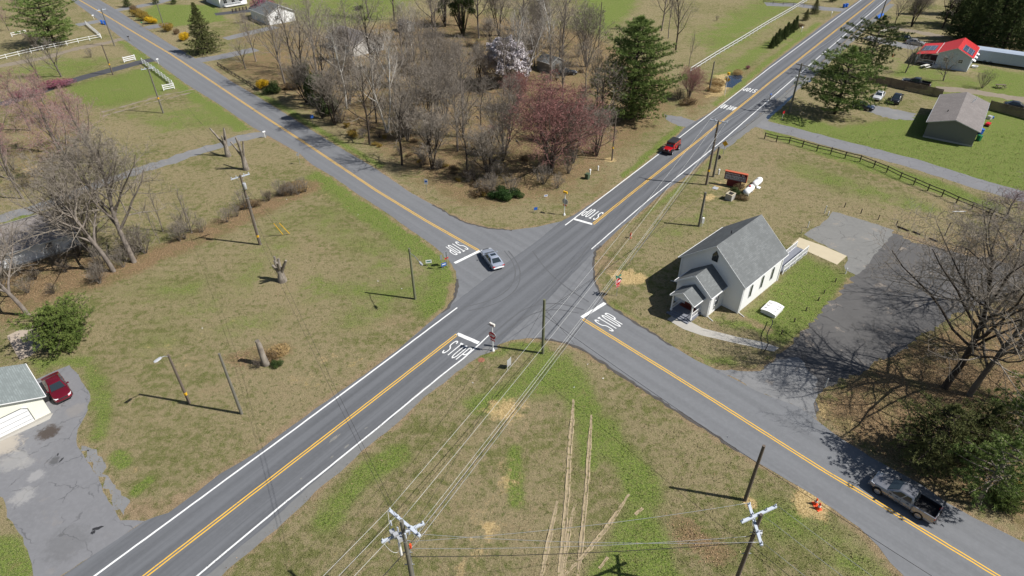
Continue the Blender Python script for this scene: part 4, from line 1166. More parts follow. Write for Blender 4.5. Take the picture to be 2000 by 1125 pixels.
def body_bits(root, L, w, zl, head, tailm, grille=True, mirx=.7, mirz=1.0, mirm=None, bump=None, plate=True, hx=None):
    f = hx or L / 2
    for sy in (-1, 1):
        MB().loft([ring_box(f - .42, sy * (w - .2), .24, zl, .2), ring_box(f - .12, sy * (w - .32), .26, zl - .02, .18)]).build("headlight", M['head'], root, angle=40)
        MB().box((-L / 2 + .07, sy * (w - .22), zl + .06), (.16, .34, .17)).build("taillight", M['tail'], root, bevel=.02)
        mb = MB().box((mirx, sy * (w + .1), mirz), (.14, .2, .14)).bar((mirx, sy * (w - .06), mirz - .05), (mirx, sy * (w + .1), mirz - .03), .05, .05)
        mb.build("wing_mirror", mirm or M['dark'], root, bevel=.02)
    if grille: MB().box((f - .05, 0, zl - .02), (.08, w * .95, .16)).build("grille", M['dark'], root, bevel=.015)
    if plate: MB().box((-L / 2 - .015, 0, zl - .1), (.03, .34, .16)).build("number_plate", M['white'], root)
def ring_box(x, y, wy, z, hz):
    return [(x, y - wy / 2, z - hz / 2), (x, y + wy / 2, z - hz / 2), (x, y + wy / 2, z + hz / 2), (x, y - wy / 2, z + hz / 2)]
def arches(root, xs, y, r):
    for x in xs:
        for sy in (-1, 1):
            Mx = Matrix.Rotation(R(-90) * sy, 3, 'X')
            MB().lathe([(r * .3, -.12), (r, -.12), (r, .012), (r * .3, .014)], 24, Mx, (x, sy * y, r * .86)).build("wheel_arch", M['black'], root)
def place(root, c, rz):
    p = G(*c); root.location = (p.x, p.y, .0); root.rotation_euler = (0, 0, rz)
def sedan(label, c, rz, m, L=4.7, w=.89, sunroof=False, name="sedan", group=None, h=1.42, trunk=.95, rear=-1.85):
    t = thing(name, label, "car", (0, 0, 0), 0, group); k = L / 4.7
    st = [(-2.35, .72, .38, .74), (-2.3, .80, .3, .86), (-2.15, .86, .24, trunk - .01), (-1.75, .885, .2, trunk), (-1.0, .89, .19, .95), (0, .89, .19, .93), (.85, .89, .19, .93), (1.3, .885, .2, .89), (1.8, .86, .22, .82), (2.12, .81, .26, .74), (2.28, .7, .3, .66), (2.35, .55, .36, .58)]
    MB().loft([ring(x * k, ww * w / .89, a, b_) for x, ww, a, b_ in st]).build("body", m, t, angle=38)
    arches(t, (1.38 * k, -1.38 * k), w * .955, .37)
    for x in (1.38 * k, -1.38 * k):
        for sy in (-1, 1): wheel_at(t, x, sy * (w - .1), .325, .21, M['rim'])
    cabin(t, m, rear * k, .92 * k, -1.05 * k, .1 * k, .92, h, w * .9, w * .66, [(.09, .47), (.52, .93)], sunroof=sunroof)
    body_bits(t, L, w, .66, None, None, mirx=.62 * k, mirm=m)
    MB().box((L / 2 - .06, 0, .36), (.14, w * 1.5, .1)).build("bumper", M['dark'], t, bevel=.03)
    MB().box((-L / 2 - .0, 0, .5), (.14, w * 1.66, .17)).build("bumper", M['white'] if sunroof else m, t, bevel=.04)
    for sy in (-1, 1):
        for xx in (-.55, .5): MB().box((xx * k, sy * (w + .004), .78), (.18, .03, .035)).build("door_handle", m, t)
    for sy in (-1, 1):
        for xx in (.78, -.02, -1.05): MB().box((xx * k, sy * (w + .001), .66), (.022, .02, .5)).build("door_seam", M['dark'], t)
    MB().box((1.0 * k, 0, .955), (.03, w * 1.5, .012)).build("wiper_cowl", M['dark'], t)
    place(t, c, rz); return t
def pickup(label, c, rz, m, L=5.5, w=.95, lift=0.0, name="pickup_truck", bedm=None):
    t = thing(name, label, "pickup truck"); z0 = .36 + lift
    hL = L / 2
    st = [(-.95, w, z0, 1.08), (0, w, z0, 1.1), (.85, w, z0, 1.1), (1.05, w, z0, 1.09), (1.5, w * .99, z0, 1.07), (2.1, w * .96, z0 + .02, 1.02), (2.45, w * .9, z0 + .05, .94), (2.64, w * .8, z0 + .1, .82), (2.74, w * .6, z0 + .16, .7)]
    st = [(x if x < 1.2 else 1.05 + (x - 1.05) * (hL - 1.05) / 1.7, a, b_, c_ + lift) for x, a, b_, c_ in st]
    MB().loft([ring(*s_, .04) for s_ in st]).build("body", m, t, angle=38)
    bx0, bx1 = -hL + .04, -.97
    MB().extr([(-w, z0), (w, z0), (w, 1.12 + lift), (w - .09, 1.15 + lift), (w - .11, .66 + lift), (-w + .11, .66 + lift), (-w + .09, 1.15 + lift), (-w, 1.12 + lift)], bx0 + .02, bx1, 'YZ').build("cargo_bed", m, t, bevel=.015)
    MB().box(((bx0 + bx1) / 2, 0, .69 + lift), (bx1 - bx0 - .1, 2 * w - .26, .05)).box((bx1 - .04, 0, .9 + lift), (.05, 2 * w - .26, .42)).box(((bx0 + bx1) / 2, w - .135, .9 + lift), (bx1 - bx0 - .1, .03, .42)).box(((bx0 + bx1) / 2, -w + .135, .9 + lift), (bx1 - bx0 - .1, .03, .42)).build("bed_liner", M['black'], t)
    MB().box((bx0, 0, .88 + lift), (.07, 2 * w - .12, .5)).build("tailgate", m, t, bevel=.02)
    MB().box((bx0 - .1, 0, .55 + lift), (.18, 2 * w - .1, .16)).build("bumper", M['dark'], t, bevel=.03)
    MB().box((hL - .1, 0, .5 + lift), (.2, 2 * w * .84, .16)).build("bumper", m, t, bevel=.04)
    wx = (hL - .95, -hL + 1.15)
    arches(t, wx, w * .965, .46)
    for x in wx:
        for sy in (-1, 1): wheel_at(t, x, sy * (w - .08), .39 + lift * .3, .26, M['rim'])
    cabin(t, m, -.92, 1.22, -.78, .32, 1.08 + lift, 1.72 + lift, w * .93, w * .74, [(.06, .42), (.49, .9)])
    body_bits(t, L, w, .84 + lift, None, None, mirx=.82, mirz=1.17 + lift, hx=hL - .06)
    for sy in (-1, 1):
        for xx in (-.55, .35): MB().box((xx, sy * (w + .006), .98 + lift), (.2, .03, .04)).build("door_handle", M['dark'], t)
        for xx in (.95, .02, -.9): MB().box((xx, sy * (w + .001), .76 + lift), (.022, .02, .58)).build("door_seam", M['dark'], t)
    place(t, c, rz); return t
pickup("bronze grey crew cab pickup truck driving under the cedar shade", (1760, 977), azim((1789, 1028), (1692, 968)), M['p_grey'], 5.45)
sedan("silver sedan with sunroof turning across the junction", (961, 511), azim((978, 523), (951, 488)), M['p_silver'], 4.75, sunroof=True)
sedan("dark red sedan parked on driveway beside the yellow garage", (116, 764), azim((101, 742), (132, 790)), M['p_maroon'], 4.6)
sedan("white sedan parked on gravel beside small black pickup", (1715, 192), MAIN + math.pi, M['p_white'], 4.7, sunroof=True)
pickup("small black pickup parked on gravel next to white sedan", (1749, 199), MAIN + math.pi, M['p_black'], 4.9, .88)
pickup("lifted black pickup truck parked along wooden privacy fence", (1786, 168), R(140), M['p_black'], 5.8, 1.0, .15)
sedan("dark blue car parked beneath the big pine", (1683, 212), R(-40), M['p_blue'], 4.6)
sedan("black car parked behind wooden fence at right edge", (1985, 212), R(-30), M['p_black'], 4.8)
sedan("pale grey car parked beside red roofed house porch", (1787, 87), R(-40), M['p_tan'], 4.6)
sedan("black car parked next to pale grey car in the red roofed house yard", (1769, 80), R(-40), M['p_black'], 4.7, h=1.65)
sedan("black car half hidden among trees in the wood", (1108, 146), R(10), M['p_black'], 4.6)
# red off-roader
t = thing("off_roader", "red boxy off-roader with black hard top on the main road", "off-roader")
m = M['p_red']; w = .8
st = [(-1.95, .78, .5, .98), (-1.9, w, .48, 1.02), (-.8, w, .48, 1.04), (.75, w, .48, 1.05), (.8, .7, .5, 1.06), (1.2, .68, .5, 1.04), (1.75, .62, .52, 1.0), (1.88, .6, .55, .94)]
MB().loft([ring(*s_, .02) for s_ in st]).build("body", m, t, angle=30)
cabin(t, m, -1.92, .78, -1.85, .42, 1.02, 1.5, w * .96, w * .9, [(.05, .3), (.34, .62), (.66, .93)], back_glass=False)
rt_ = MB().box((-.72, 0, 1.72), (2.35, 1.44, .09)).build("hard_top", M['dark'], t, bevel=.04)
MB().box((-.72, 0, 1.58), (2.25, 1.4, .22)).build("window_band", M['glass'], t)
bp = MB()
for xx in (.36, -.42, -1.15, -1.84):
    for sy in (-1, 1): bp.box((xx, sy * .705, 1.58), (.1, .05, .24))
bp.build("roof_pillar", m, t)
for xx in (1.3, -1.2):
    for sy in (-1, 1):
        wheel_at(t, xx, sy * .82, .42, .28, M['rim'])
        MB().extr([(xx - .55, .72), (xx - .5, .66), (xx - .3, .86), (xx + .3, .86), (xx + .5, .66), (xx + .55, .72), (xx + .34, .95), (xx - .34, .95)], sy * .68, sy * .98).build("fender_flare", M['dark'], t)
for sy in (-1, 1):
    MB().lathe([(.11, 0), (.12, .05), (.02, .07)], 14, Matrix.Rotation(R(90), 3, 'Y'), (1.87, sy * .42, .86)).build("headlight", M['head'], t)
    MB().box((.55, sy * .93, 1.12), (.1, .16, .2)).build("wing_mirror", M['dark'], t)
    MB().box((-1.96, sy * .66, .9), (.06, .14, .24)).build("taillight", M['tail'], t)
gb = MB()
for k in range(7): gb.box((1.9, -.27 + k * .09, .84), (.03, .045, .26))
gb.build("grille", M['black'], t)
MB().box((2.0, 0, .58), (.2, 1.6, .16)).build("bumper", M['dark'], t, bevel=.03)
MB().box((-2.0, 0, .58), (.14, 1.5, .14)).build("bumper", M['dark'], t, bevel=.03)
MB().lathe([(.2, -.12), (.4, -.12), (.41, .1), (.2, .12)], 20, Matrix.Rotation(R(90), 3, 'Y'), (-2.1, 0, 1.05)).build("spare_wheel", M['black'], t)
place(t, (1310, 295), MAIN + math.pi); t.scale = (1.08, 1.08, 1.08)
# ================================================================ utility poles
POLE = {}
def pole(key, b, t_, label, m, rtop=.13, rbase=.17, arm=None, mats=None, h=None, band=None, cat="utility pole", name="utility_pole"):
    """arm: list of (height below top, bearing, half length, material)"""
    P = G(*b); h = h or hgt(b, t_)
    o = thing(name, label, cat, P)
    MB().tube([(0, 0, -.1), (0, 0, h * .5), (0, 0, h)], [rbase, (rtop + rbase) / 2, rtop], 12).build("post", m, o, angle=50)
    if band: MB().tube([(0, 0, band), (0, 0, band + .35)], rbase * 1.04, 12).build("marker_band", M['yellow'], o)
    tips = []
    for a in (arm or []):
        dz, ang, hl = a[0], a[1], a[2]
        d = Vector((math.cos(ang), math.sin(ang), 0)); off = Vector((-d.y, d.x, 0)) * (rtop + .06)
        c = Vector((0, 0, h - dz)) + off
        aw = .2 if hl > 1.45 else .12; ab = MB().bar(c - d * hl, c + d * hl, aw, .13).build("crossarm", M['armw'] if len(a) < 4 else a[3], o)
        bb = MB()
        for s in (-1, 1): bb.bar(c + d * (s * hl * .45) - Vector((0, 0, .06)), Vector((0, 0, h - dz - .7)) + off * .8, .035, .035)
        bb.build("arm_brace", M['galv'], ab)
        for s in (-1, -.45, .45, 1) if hl > 1.2 else (-1, 1):
            q = c + d * (s * (hl - .1)) + Vector((0, 0, .065))
            MB().lathe([(.02, 0), (.02, .07), (.06, .08), (.07, .12), (.045, .16), (.06, .2), (.03, .24)], 8, None, q).build("insulator", M['armw'], ab)
            tips.append(P + q + Vector((0, 0, .2)))
    POLE[key] = dict(o=o, P=P, h=h, tips=tips, top=P + Vector((0, 0, h)), r=rtop)
    return o
def at(key, z, off=(0, 0)):
    p = POLE[key]; return p['P'] + Vector((off[0], off[1], z))
def transformer(key, z, ang, r=.22, hh=.75):
    p = POLE[key]; d = Vector((math.cos(ang), math.sin(ang), 0)) * (p['r'] + r + .05)
    b = MB().lathe([(r * .9, 0), (r, .05), (r, hh), (r * .9, hh + .06), (.04, hh + .08)], 16, None, d + Vector((0, 0, z)))
    for s in (-1, 1): b.lathe([(.03, 0), (.045, .1), (.03, .2)], 8, None, d + Vector((s * .09, 0, z + hh + .05)))
    b.build("transformer", M['lgrey'], p['o'], angle=40)
def lamp_arm(key, z, a_px, zlamp=None):
    """street light on a long arm"""
    p = POLE[key]; o = p['o']
    tip = G(*a_px, z + .5) - p['P']; tip.z = z + .5
    b = MB().tube([(0, 0, z), tuple(Vector((0, 0, z)).lerp(tip, .5) + Vector((0, 0, .15))), tuple(tip)], .035, 6)
    ao = b.build("lamp_arm", M['galv'], o)
    d = Vector((tip.x, tip.y, 0)).normalized()
    hb = MB().loft([[tuple(tip + d * x + Vector((-d.y, d.x, 0)) * y + Vector((0, 0, zz))) for y, zz in ((-w, -.06), (w, -.06), (w * .6, .08), (-w * .6, .08))] for x, w in ((-.1, .07), (.1, .16), (.5, .17), (.7, .06))])
    hb.build("lamp_head", M['lgrey'], ao, angle=40)

A_MAIN = MAIN; A_X = MAIN + math.pi / 2
def armang(a, b, z): 
    A, B = G(*a, z), G(*b, z); return math.atan2(B.y - A.y, B.x - A.x)
pole('P1', (370, 787), (331, 692), "wooden pole with street lamp on the left field near the two leaning shadows", M['pole'], .11, .15, band=1.2); lamp_arm('P1', POLE['P1']['h'] - .25, (313, 699))
pole('P2', (472, 808), (427, 691), "bare wooden pole with no fittings standing on the left field beside the road", M['poleg'], .11, .16)
pole('P3', (508, 478), (467, 342), "tall utility pole with pale crossarm and transformer in the left field", M['pole'], .14, .19, [(.35, armang((449, 351), (486, 340), 10), 1.25)], band=1.3); transformer('P3', POLE['P3']['h'] - 1.9, R(-40))
pole('P4', (811, 584), (800, 485), "mossy wooden pole with long armed street lamp near the junction", M['poleo'], .12, .17); lamp_arm('P4', POLE['P4']['h'] - .6, (820, 512))
pole('P5', (1060, 690), (1062, 585), "dark wooden pole on the grass corner beside the stop sign with beacon", M['poleo'], .14, .18)
pole('P6', (1455, 977), (1502, 874), "bare dark pole on straw patch at the lower right field", M['pole'], .13, .17)
pole('P7', (1365, 442), (1375, 375), "short grey pole with white meter box beside the church", M['poleg'], .16, .19)
pole('P8', (1379, 361), (1398, 233), "tall brown utility pole with pale crossarm beside church sign", M['pole'], .14, .19, [(.3, armang((1381, 235), (1417, 241), 10.4), 1.35)], band=2.4)
pole('P9', (1393, 345), (1409, 287), "short thick pole with coiled cable next to the tall brown utility pole", M['poleg'], .17, .2)
pole('P10', (319, 221), (289, 131), "utility pole with pale crossarm behind the long white board fence", M['poleg'], .13, .17, [(.3, armang((276, 129), (300, 125), 9), 1.25)], band=3.0)
pole('P11', (221, 146), (199, 87), "bare pole with yellow tag beside the black driveway", M['pole'], .12, .16, band=2.3)
pole('P12', (224, 90), (198, 17), "utility pole with pale crossarm beside the far left road", M['poleg'], .13, .17, [(.3, armang((187, 19), (208, 15), 9), 1.25)])
pole('P13', (1195, 313), (1199, 223), "thin wooden pole with yellow tag in front of the big pine", M['pole'], .1, .14, band=2.2)
pole('P14', (1385, 178), (1396, 120), "grey wooden stub pole beside the dry ditch grass", M['poleg'], .13, .17)
pole('P17', (1541, 221), (1564, 123), "dark utility pole with crossarm beside the roadside pine", M['poleg'], .15, .2, [(.4, armang((1552, 124), (1574, 129), 9.5), 1.25, M['wood'])])
pole('P18', (1716, 47), (1733, -22), "utility pole beside the far end of the main road", M['poleg'], .14, .18, [(.3, A_X, 1.25)])
pole('P19', (322, 57), (311, 0), "thin pale pole beside forsythia at the far left road", M['poleg'], .11, .15)
pole('P20', (1169, 92), (1175, 4), "dark thin pole standing behind the big pine", M['pole'], .1, .14)
# near double-arm poles
T15 = G(784, 1017, 11.6); b15 = Vector((T15.x, T15.y, 0))
A1 = armang((748, 1003), (808, 1055), 11.3); A2 = armang((754, 1087), (836, 1050), 10.1)
def px_of(P):
    q = P - Vector((0, 0, CAMZ)); z = q.dot(FWD); return (IW / 2 + FPX * q.dot(RT) / z, IH / 2 - FPX * q.dot(UP) / z)
pole('P15', px_of(b15), (784, 1017), "big double crossarm junction pole at bottom centre carrying many white wires", M['poleg'], .13, .19, [(.45, A1, 1.5), (1.6, A2, 1.5)], h=11.6)
o15 = POLE['P15']['o']
def eqp(c, ang, r, L_, nm, mm, par=o15):
    d = Vector((math.cos(ang), math.sin(ang), 0))
    MB().tube([Vector(c) - Vector((0, 0, L_ / 2)), Vector(c) + Vector((0, 0, L_ / 2))], r, 10).build(nm, mm, par, angle=40)
d1 = Vector((math.cos(A1), math.sin(A1), 0)); d2 = Vector((math.cos(A2), math.sin(A2), 0))
for s in (-.9, -.2, .55): eqp(d1 * s + Vector((0, 0, 10.75)) - Vector((-d1.y, d1.x, 0)) * .25, 0, .06, .5, "fuse_cutout", M['armw'])
for s in (-1.0, -.4, .4, .9): eqp(d2 * s + Vector((0, 0, 9.75)) + Vector((-d2.y, d2.x, 0)) * .2, 0, .055, .42, "surge_arrester", M['armw'])
for s in (-.5, -.15, .25): MB().box(tuple(d1 * s + Vector((-.35, -.35, 10.35))), (.32, .26, .42), .6).build("pole_box", M['lgrey'], o15)  # shadow shapes among the fittings, modelled as solid grey boxes
MB().tube([(-.33, -.33, 9.6), (-.33, -.33, 8.2)], .09, 12).build("cable_terminator", M['white'], o15)
MB().box((.28, .05, 8.6), (.12, .16, .4)).build("marker_plate", M['orange'], o15)
def loopw(par, a, b_, dip, m=None):
    a, b_ = Vector(a), Vector(b_); P = []
    for i in range(9):
        u = i / 8; q = a.lerp(b_, u); q.z -= dip * 4 * u * (1 - u); P.append(q)
    MB().tube(P, .017, 5).build("jumper_wire", m or M['wire'], par)
loopw(o15, d1 * -1.4 + Vector((0, 0, 11.3)), d1 * -.5 + Vector((-.5, -.5, 10.4)), .5); loopw(o15, d1 * .5 + Vector((0, 0, 11.3)), d1 * -.3 + Vector((-.5, -.5, 10.4)), .5)
loopw(o15, d2 * -1.4 + Vector((0, 0, 10.1)), (-.33, -.33, 8.8), .7); loopw(o15, d2 * 1.2 + Vector((0, 0, 10.1)), (.2, 0, 8.3), .4); loopw(o15, d1 * 1.4 + Vector((0, 0, 11.2)), d2 * .6 + Vector((0, 0, 10.1)), .4)
T16 = G(1487, 1005, 10.5); b16 = Vector((T16.x, T16.y, 0))
pole('P16', px_of(b16), (1487, 1005), "double crossarm pole at bottom right with white transformer cap", M['pole'], .12, .18, [(.2, armang((1448, 1030), (1518, 998), 10.3), 1.5), (1.1, armang((1504, 1072), (1478, 990), 9.5), 1.6)], h=10.5)
transformer('P16', 8.2, R(-20), .16, .4)
MB().bar((-.6, -.1, 8.0), (0, 0, 8.1), .05, .05).build("bracket", M['dark'], POLE['P16']['o'])
for kk in ('P15', 'P16', 'P8', 'P3'):
    po = POLE[kk]; rr_ = po['r'] + .05
    MB().tube([(rr_, .03, 0), (rr_ * .95, .03, po['h'] * .72)], .035, 6).build("riser_conduit", M['galv'], po['o'])
    for zz in (.55, .68, .8):
        MB().tube([(0, 0, po['h'] * zz), (0, 0, po['h'] * zz + .08)], po['r'] * 1.16, 10).build("clamp_band", M['galv'], po['o'])
        MB().bar((-po['r'] - .22, 0, po['h'] * zz + .04), (po['r'] + .22, 0, po['h'] * zz + .04), .05, .05).build("cable_bracket", M['galv'], po['o'])
# boxes on the short poles
MB().box((.42, -.02, 1.0), (.34, .3, .9)).box((.42, 0, .3), (.08, .08, .7)).build("meter_box", M['white'], POLE['P7']['o'], bevel=.02)
MB().box((.2, .1, 1.5), (.16, .3, .5)).build("pole_box", M['utilgreen'], POLE['P7']['o'])
MB().lathe([(.34, -.03), (.4, -.03), (.4, .03), (.34, .03)], 20, Matrix.Rotation(R(90), 3, 'X'), (.3, .2, 3.4)).build("cable_coil", M['black'], POLE['P9']['o'])

# ---------------------------------------------------------------- wires: every span is one thing
def wire(a, b_, sag, label, m=None, r=.0115, group=None):
    a, b_ = Vector(a), Vector(b_); n = 30
    P = []
    for i in range(n + 1):
        u = i / n; q = a.lerp(b_, u) - a; q.z -= sag * 4 * u * (1 - u); P.append(q)
    MB().tube(P, r, 5).solo("overhead_wire", m or M['wire'], label, "wire", a, 0, group, smooth=True)
t15 = POLE['P15']['tips']; t8 = POLE['P8']['tips']; t17 = POLE['P17']['tips']; t18 = POLE['P18']['tips']; t3 = POLE['P3']['tips']; t10 = POLE['P10']['tips']; t12 = POLE['P12']['tips']; t16 = POLE['P16']['tips']
g1 = "wires over the grass corner to the church sign pole"
wire(t15[0], t8[0], .9, "pale wire over the grass corner, leftmost of its run to the church sign pole", group=g1)
wire(at('P15', 11.7), at('P8', POLE['P8']['h'] + .05), .9, "pale wire running between the tops of the junction pole and church sign pole", group=g1)
wire(t15[3], t8[3], .9, "pale wire from right tip of the upper crossarm to the church sign pole", group=g1)
wire(t15[7], at('P8', 8.2), .8, "pale wire from lower crossarm tip over the stop corner", group=g1)
wire(at('P15', 8.4), at('P8', 6.4), .7, "thick dark cable sagging below the pale wires over the junction", M['wired'], .027)
wire(at('P15', 7.7), at('P8', 7.2), .8, "dull grey wire, rightmost of the run over the grass corner", M['galv'], .017)
g2 = "wires along the far main road"
for i, (a, b_) in enumerate(((t8[0], t17[0]), (t8[3], t17[3]), (at('P8', 8.0), at('P17', 7.6)), (at('P8', 6.4), at('P17', 5.6)))):
    wire(a, b_, .7, ("left tip wire between church sign pole and roadside pine pole", "right tip wire between church sign pole and roadside pine pole", "middle wire between church sign pole and roadside pine pole", "lowest dark cable between church sign pole and roadside pine pole")[i], M['wired'] if i == 3 else M['galv'], .028 if i == 3 else .016, g2)
for i, (a, b_) in enumerate(((t17[0], t18[0]), (t17[3], t18[3]), (at('P17', 5.6), at('P18', 5.6)))):
    wire(a, b_, 1.0, ("left wire along the far end of the main road", "right wire along the far end of the main road", "low dark cable along the far end of the main road")[i], M['wired'] if i == 2 else M['galv'], .02, g2)
g3 = "wires over the left field"
wire(t3[1], t15[1], 1.0, "dark thin wire crossing the left field to the junction pole, right of the pair", M['wired'], .013, g3)
wire(t3[0], t15[0], 1.0, "dark thin wire crossing the left field to the junction pole, left of the pair", M['wired'], .013, g3)
wire(t10[0], t3[0], 1.0, "dark thin wire beyond the left field pole, left of the pair", M['wired'], .013, g3)
wire(t10[1] if len(t10) < 4 else t10[3], t3[3], 1.0, "dark thin wire beyond the left field pole, right of the pair", M['wired'], .013, g3)
wire(t12[0], t10[0], .9, "dark thin wire between the two far left crossarm poles, left of the pair", M['wired'], .013, g3)
wire(t12[3], t10[3], .9, "dark thin wire between the two far left crossarm poles, right of the pair", M['wired'], .013, g3)
g4 = "wires running off past the near poles"
sw = -MD * 46 + Vector((0, 0, .3))
wire(t15[0], t15[0] + sw, .8, "white wire leaving the upper crossarm tip towards the bottom left", group=g4)
wire(t15[1], t15[1] + sw, .8, "white wire leaving the middle of the upper crossarm towards the bottom left", group=g4)
wire(t15[5], t15[5] + sw, .8, "white wire leaving the lower crossarm towards the bottom left", group=g4)
wire(at('P15', 8.2), at('P15', 8.2) + sw, .8, "thick dark cable leaving the junction pole towards the bottom left", M['wired'], .03, g4)
g5 = "wires between the two double crossarm poles"
wire(at('P15', 10.2, (.3, 0)), t16[4], .55, "topmost grey wire between the two double crossarm poles", M['galv'], .014, g5)
wire(at('P15', 9.2), t16[7], .55, "second grey wire between the two double crossarm poles", M['galv'], .014, g5)
wire(at('P15', 8.4), at('P16', 8.0), .5, "third grey wire between the two double crossarm poles", M['galv'], .014, g5)
wire(at('P15', 7.4), at('P16', 7.2), .45, "dark paired cable between the two double crossarm poles", M['wired'], .024, g5)
se = SD * 40 + Vector((0, 0, 0))
wire(t16[3], t16[3] + se, .8, "grey wire from right crossarm tip towards the bottom right corner", M['galv'], .014, g4)
wire(at('P16', 10.55), at('P16', 10.55) + se, .8, "grey wire from the top of the lower right pole towards the bottom right corner", M['galv'], .014, g4)
wire(t16[4], t16[4] + se, .8, "grey wire from front crossarm tip towards the bottom right corner", M['galv'], .014, g4)
wire(at('P16', 7.0), at('P16', 7.0) + se, .8, "dark cable from the lower right pole towards the bottom right corner", M['wired'], .02, g4)
h5 = POLE['P5']['h']
E5 = G(1820, 1125, 6.5)
wire(at('P5', h5 - 2.1), E5, .5, "dark cable spanning from the corner pole along the lower right road", M['wired'], .02)
wire(at('P5', h5 - .8), at('P15', 9.4), .5, "dark slack wire between the corner pole and the junction pole", M['wired'], .014)
wire(at('P5', h5 - 1.6), at('P7', POLE['P7']['h'] - .2), .5, "dark wire between the corner pole and the short church pole", M['wired'], .018)
wire(at('P5', h5 - 1.2), G(1122, 672, .0), .0, "taut stay wire running from the corner pole down to the grass", M['wired'], .014)
wire(at('P7', POLE['P7']['h'] - .25), Vector((*(Matrix.Rotation(-.81, 3, 'Z') @ Vector((-4.2, 1, 0)) + Vector((27.87, 66.27, 0))).xy, 4.2)), .4, "thin service wire from the short pole to the church eave", M['wired'], .012)
for k in ('P5',):
    cb = MB()
    for z in (h5 - .8, h5 - 1.6, h5 - 2.1): cb.box((.12, 0, z), (.3, .06, .06))
    cb.build("bracket", M['galv'], POLE[k]['o'])
# ================================================================ signs
def octa(r): return [(r * math.cos(R(22.5 + 45 * k)), r * math.sin(R(22.5 + 45 * k))) for k in range(8)]
def facing(o, c, ang):
    """local frame of a panel: right, up, normal for a panel facing bearing ang (object space)"""
    n = Vector((math.cos(ang), math.sin(ang), 0)); rt = Vector((-n.y, n.x, 0)); return rt, Vector((0, 0, 1)), n
def flat(poly, c, fr, off, th=.012):
    rt, up, n = fr; b = MB(); k = len(poly); c = Vector(c)
    P = [c + rt * x + up * y + n * off for x, y in poly]
    b.add(P + [p - n * th for p in P], [tuple(range(k)), tuple(range(2 * k - 1, k - 1, -1))] + [(i, k + i, k + (i + 1) % k, (i + 1) % k) for i in range(k)])
    return b
def rect(w, h): return [(-w / 2, -h / 2), (w / 2, -h / 2), (w / 2, h / 2), (-w / 2, h / 2)]
def stop_sign(px, ang, label, beacon=False, zc=2.25, postm=None, r=.42, names=False, all_way=True, extra=0.0):
    o = thing("stop_sign", label, "stop sign", G(*px))
    top = zc + (1.6 if beacon else .45)
    MB().tube([(0, 0, -.1), (0, 0, top)], .05 if beacon else .035, 10).build("post", postm or M['galv'], o)
    fr = facing(o, None, ang); n = fr[2]; d = .06
    pl = flat(octa(r), (0, 0, zc), fr, d).build("sign_panel", M['galv'], o)
    flat(octa(r), (0, 0, zc), fr, d + .008, .006).build("white_border", M['white'], pl)
    flat(octa(r * .93), (0, 0, zc), fr, d + .014, .004).build("red_face", M['red'], pl)
    b = MB(); wd = r * 1.36; lw = wd / 4.35
    word(b, "STOP", Vector((0, 0, zc)) + n * (d + .018) - fr[0] * wd / 2 - fr[1] * r * .32, fr[0], fr[1], lw, r * .64, r * .13, lw * .115, n)
    b.build("lettering", M['white'], pl)
    if all_way:
        q = flat(rect(r * 1.15, r * .42), (0, 0, zc - r - .14), fr, d).build("plaque", M['red'], o)
        b = MB(); lw = r * .13
        word(b, "ALL WAY", Vector((0, 0, zc - r - .14)) + n * (d + .004) - fr[0] * r * .5 - fr[1] * r * .11, fr[0], fr[1], lw, r * .22, r * .04, lw * .12, n)
        b.build("lettering", M['white'], q)
    if beacon:
        MB().lathe([(.19, 0), (.17, .12), (.11, .3), (.06, .38)], 12).build("post_base", M['white'], o)
        for s in (-1, 1):
            c = Vector((0, 0, top - .05)) + fr[0] * (s * .19) + n * .02
            Mx = n.to_track_quat('Z', 'Y').to_matrix()
            hb = MB().box(c, (.24, .32, .32), ang).build("beacon_housing", M['yellow'] if ang < 2 else M['pale'], o, bevel=.03)
            MB().lathe([(.13, .12), (.14, .14), (.1, .16), (.02, .17)], 14, Mx, c).build("lens", M['red'], hb)
            vb = MB()
            for k in range(9):
                a0, a1 = R(-10 + k * 22), R(-10 + (k + 1) * 22)
                p = [c + fr[0] * (math.cos(a) * .135) + fr[1] * (math.sin(a) * .135) + n * e for a, e in ((a0, .12), (a1, .12), (a1, .34), (a0, .34))]
                vb.quad(*p)
            vb.build("visor", M['dark'], hb)
    if names:
        for k, (a2, zz) in enumerate(((ang + math.pi / 2, zc + .55), (ang, zc + .72))):
            MB().box((0, 0, zz), (.05, 1.0, .18), a2).build("street_name_panel", M['green'], o)
    return o
def low_sign(name, px, ang, w, h, z, m, label, postm=None, two=False, mark=None, cat="sign"):
    o = thing(name, label, cat, G(*px)); fr = facing(o, None, ang)
    pb = MB()
    for s in ((-1, 1) if two else (0,)):
        q = fr[0] * (s * w * .42); pb.box((q.x, q.y, (z + h) / 2), (.04, .04, z + h), ang)
    if two:
        for s in (-1, 1):
            q = fr[0] * (s * w * .42); MB().box((q.x, q.y, (z + h) / 2), (.04, .04, z + h), ang).build("post", postm or M['galv'], o)
    else: pb.build("post", postm or M['galv'], o)
    pl = flat(rect(w, h), (0, 0, z + h / 2), fr, .04, .02).build("sign_panel", m, o)
    if mark: flat(rect(w * .7, h * .3), (0, 0, z + h * .55), fr, .046, .004).build("light_band", mark, pl)
    return o
stop_sign((963, 685), MAIN + math.pi, "stop sign with flashing beacon on white post by the near grass corner", True, 2.3, M['white'], r=.54)
stop_sign((1102, 420), MAIN, "stop sign seen from behind with yellow beacon on white post beside the wood", True, 2.3, M['white'], r=.52)
stop_sign((1204, 578), SIDE, "red stop sign with green street name blades in front of the church", False, 2.3, r=.6, names=True)
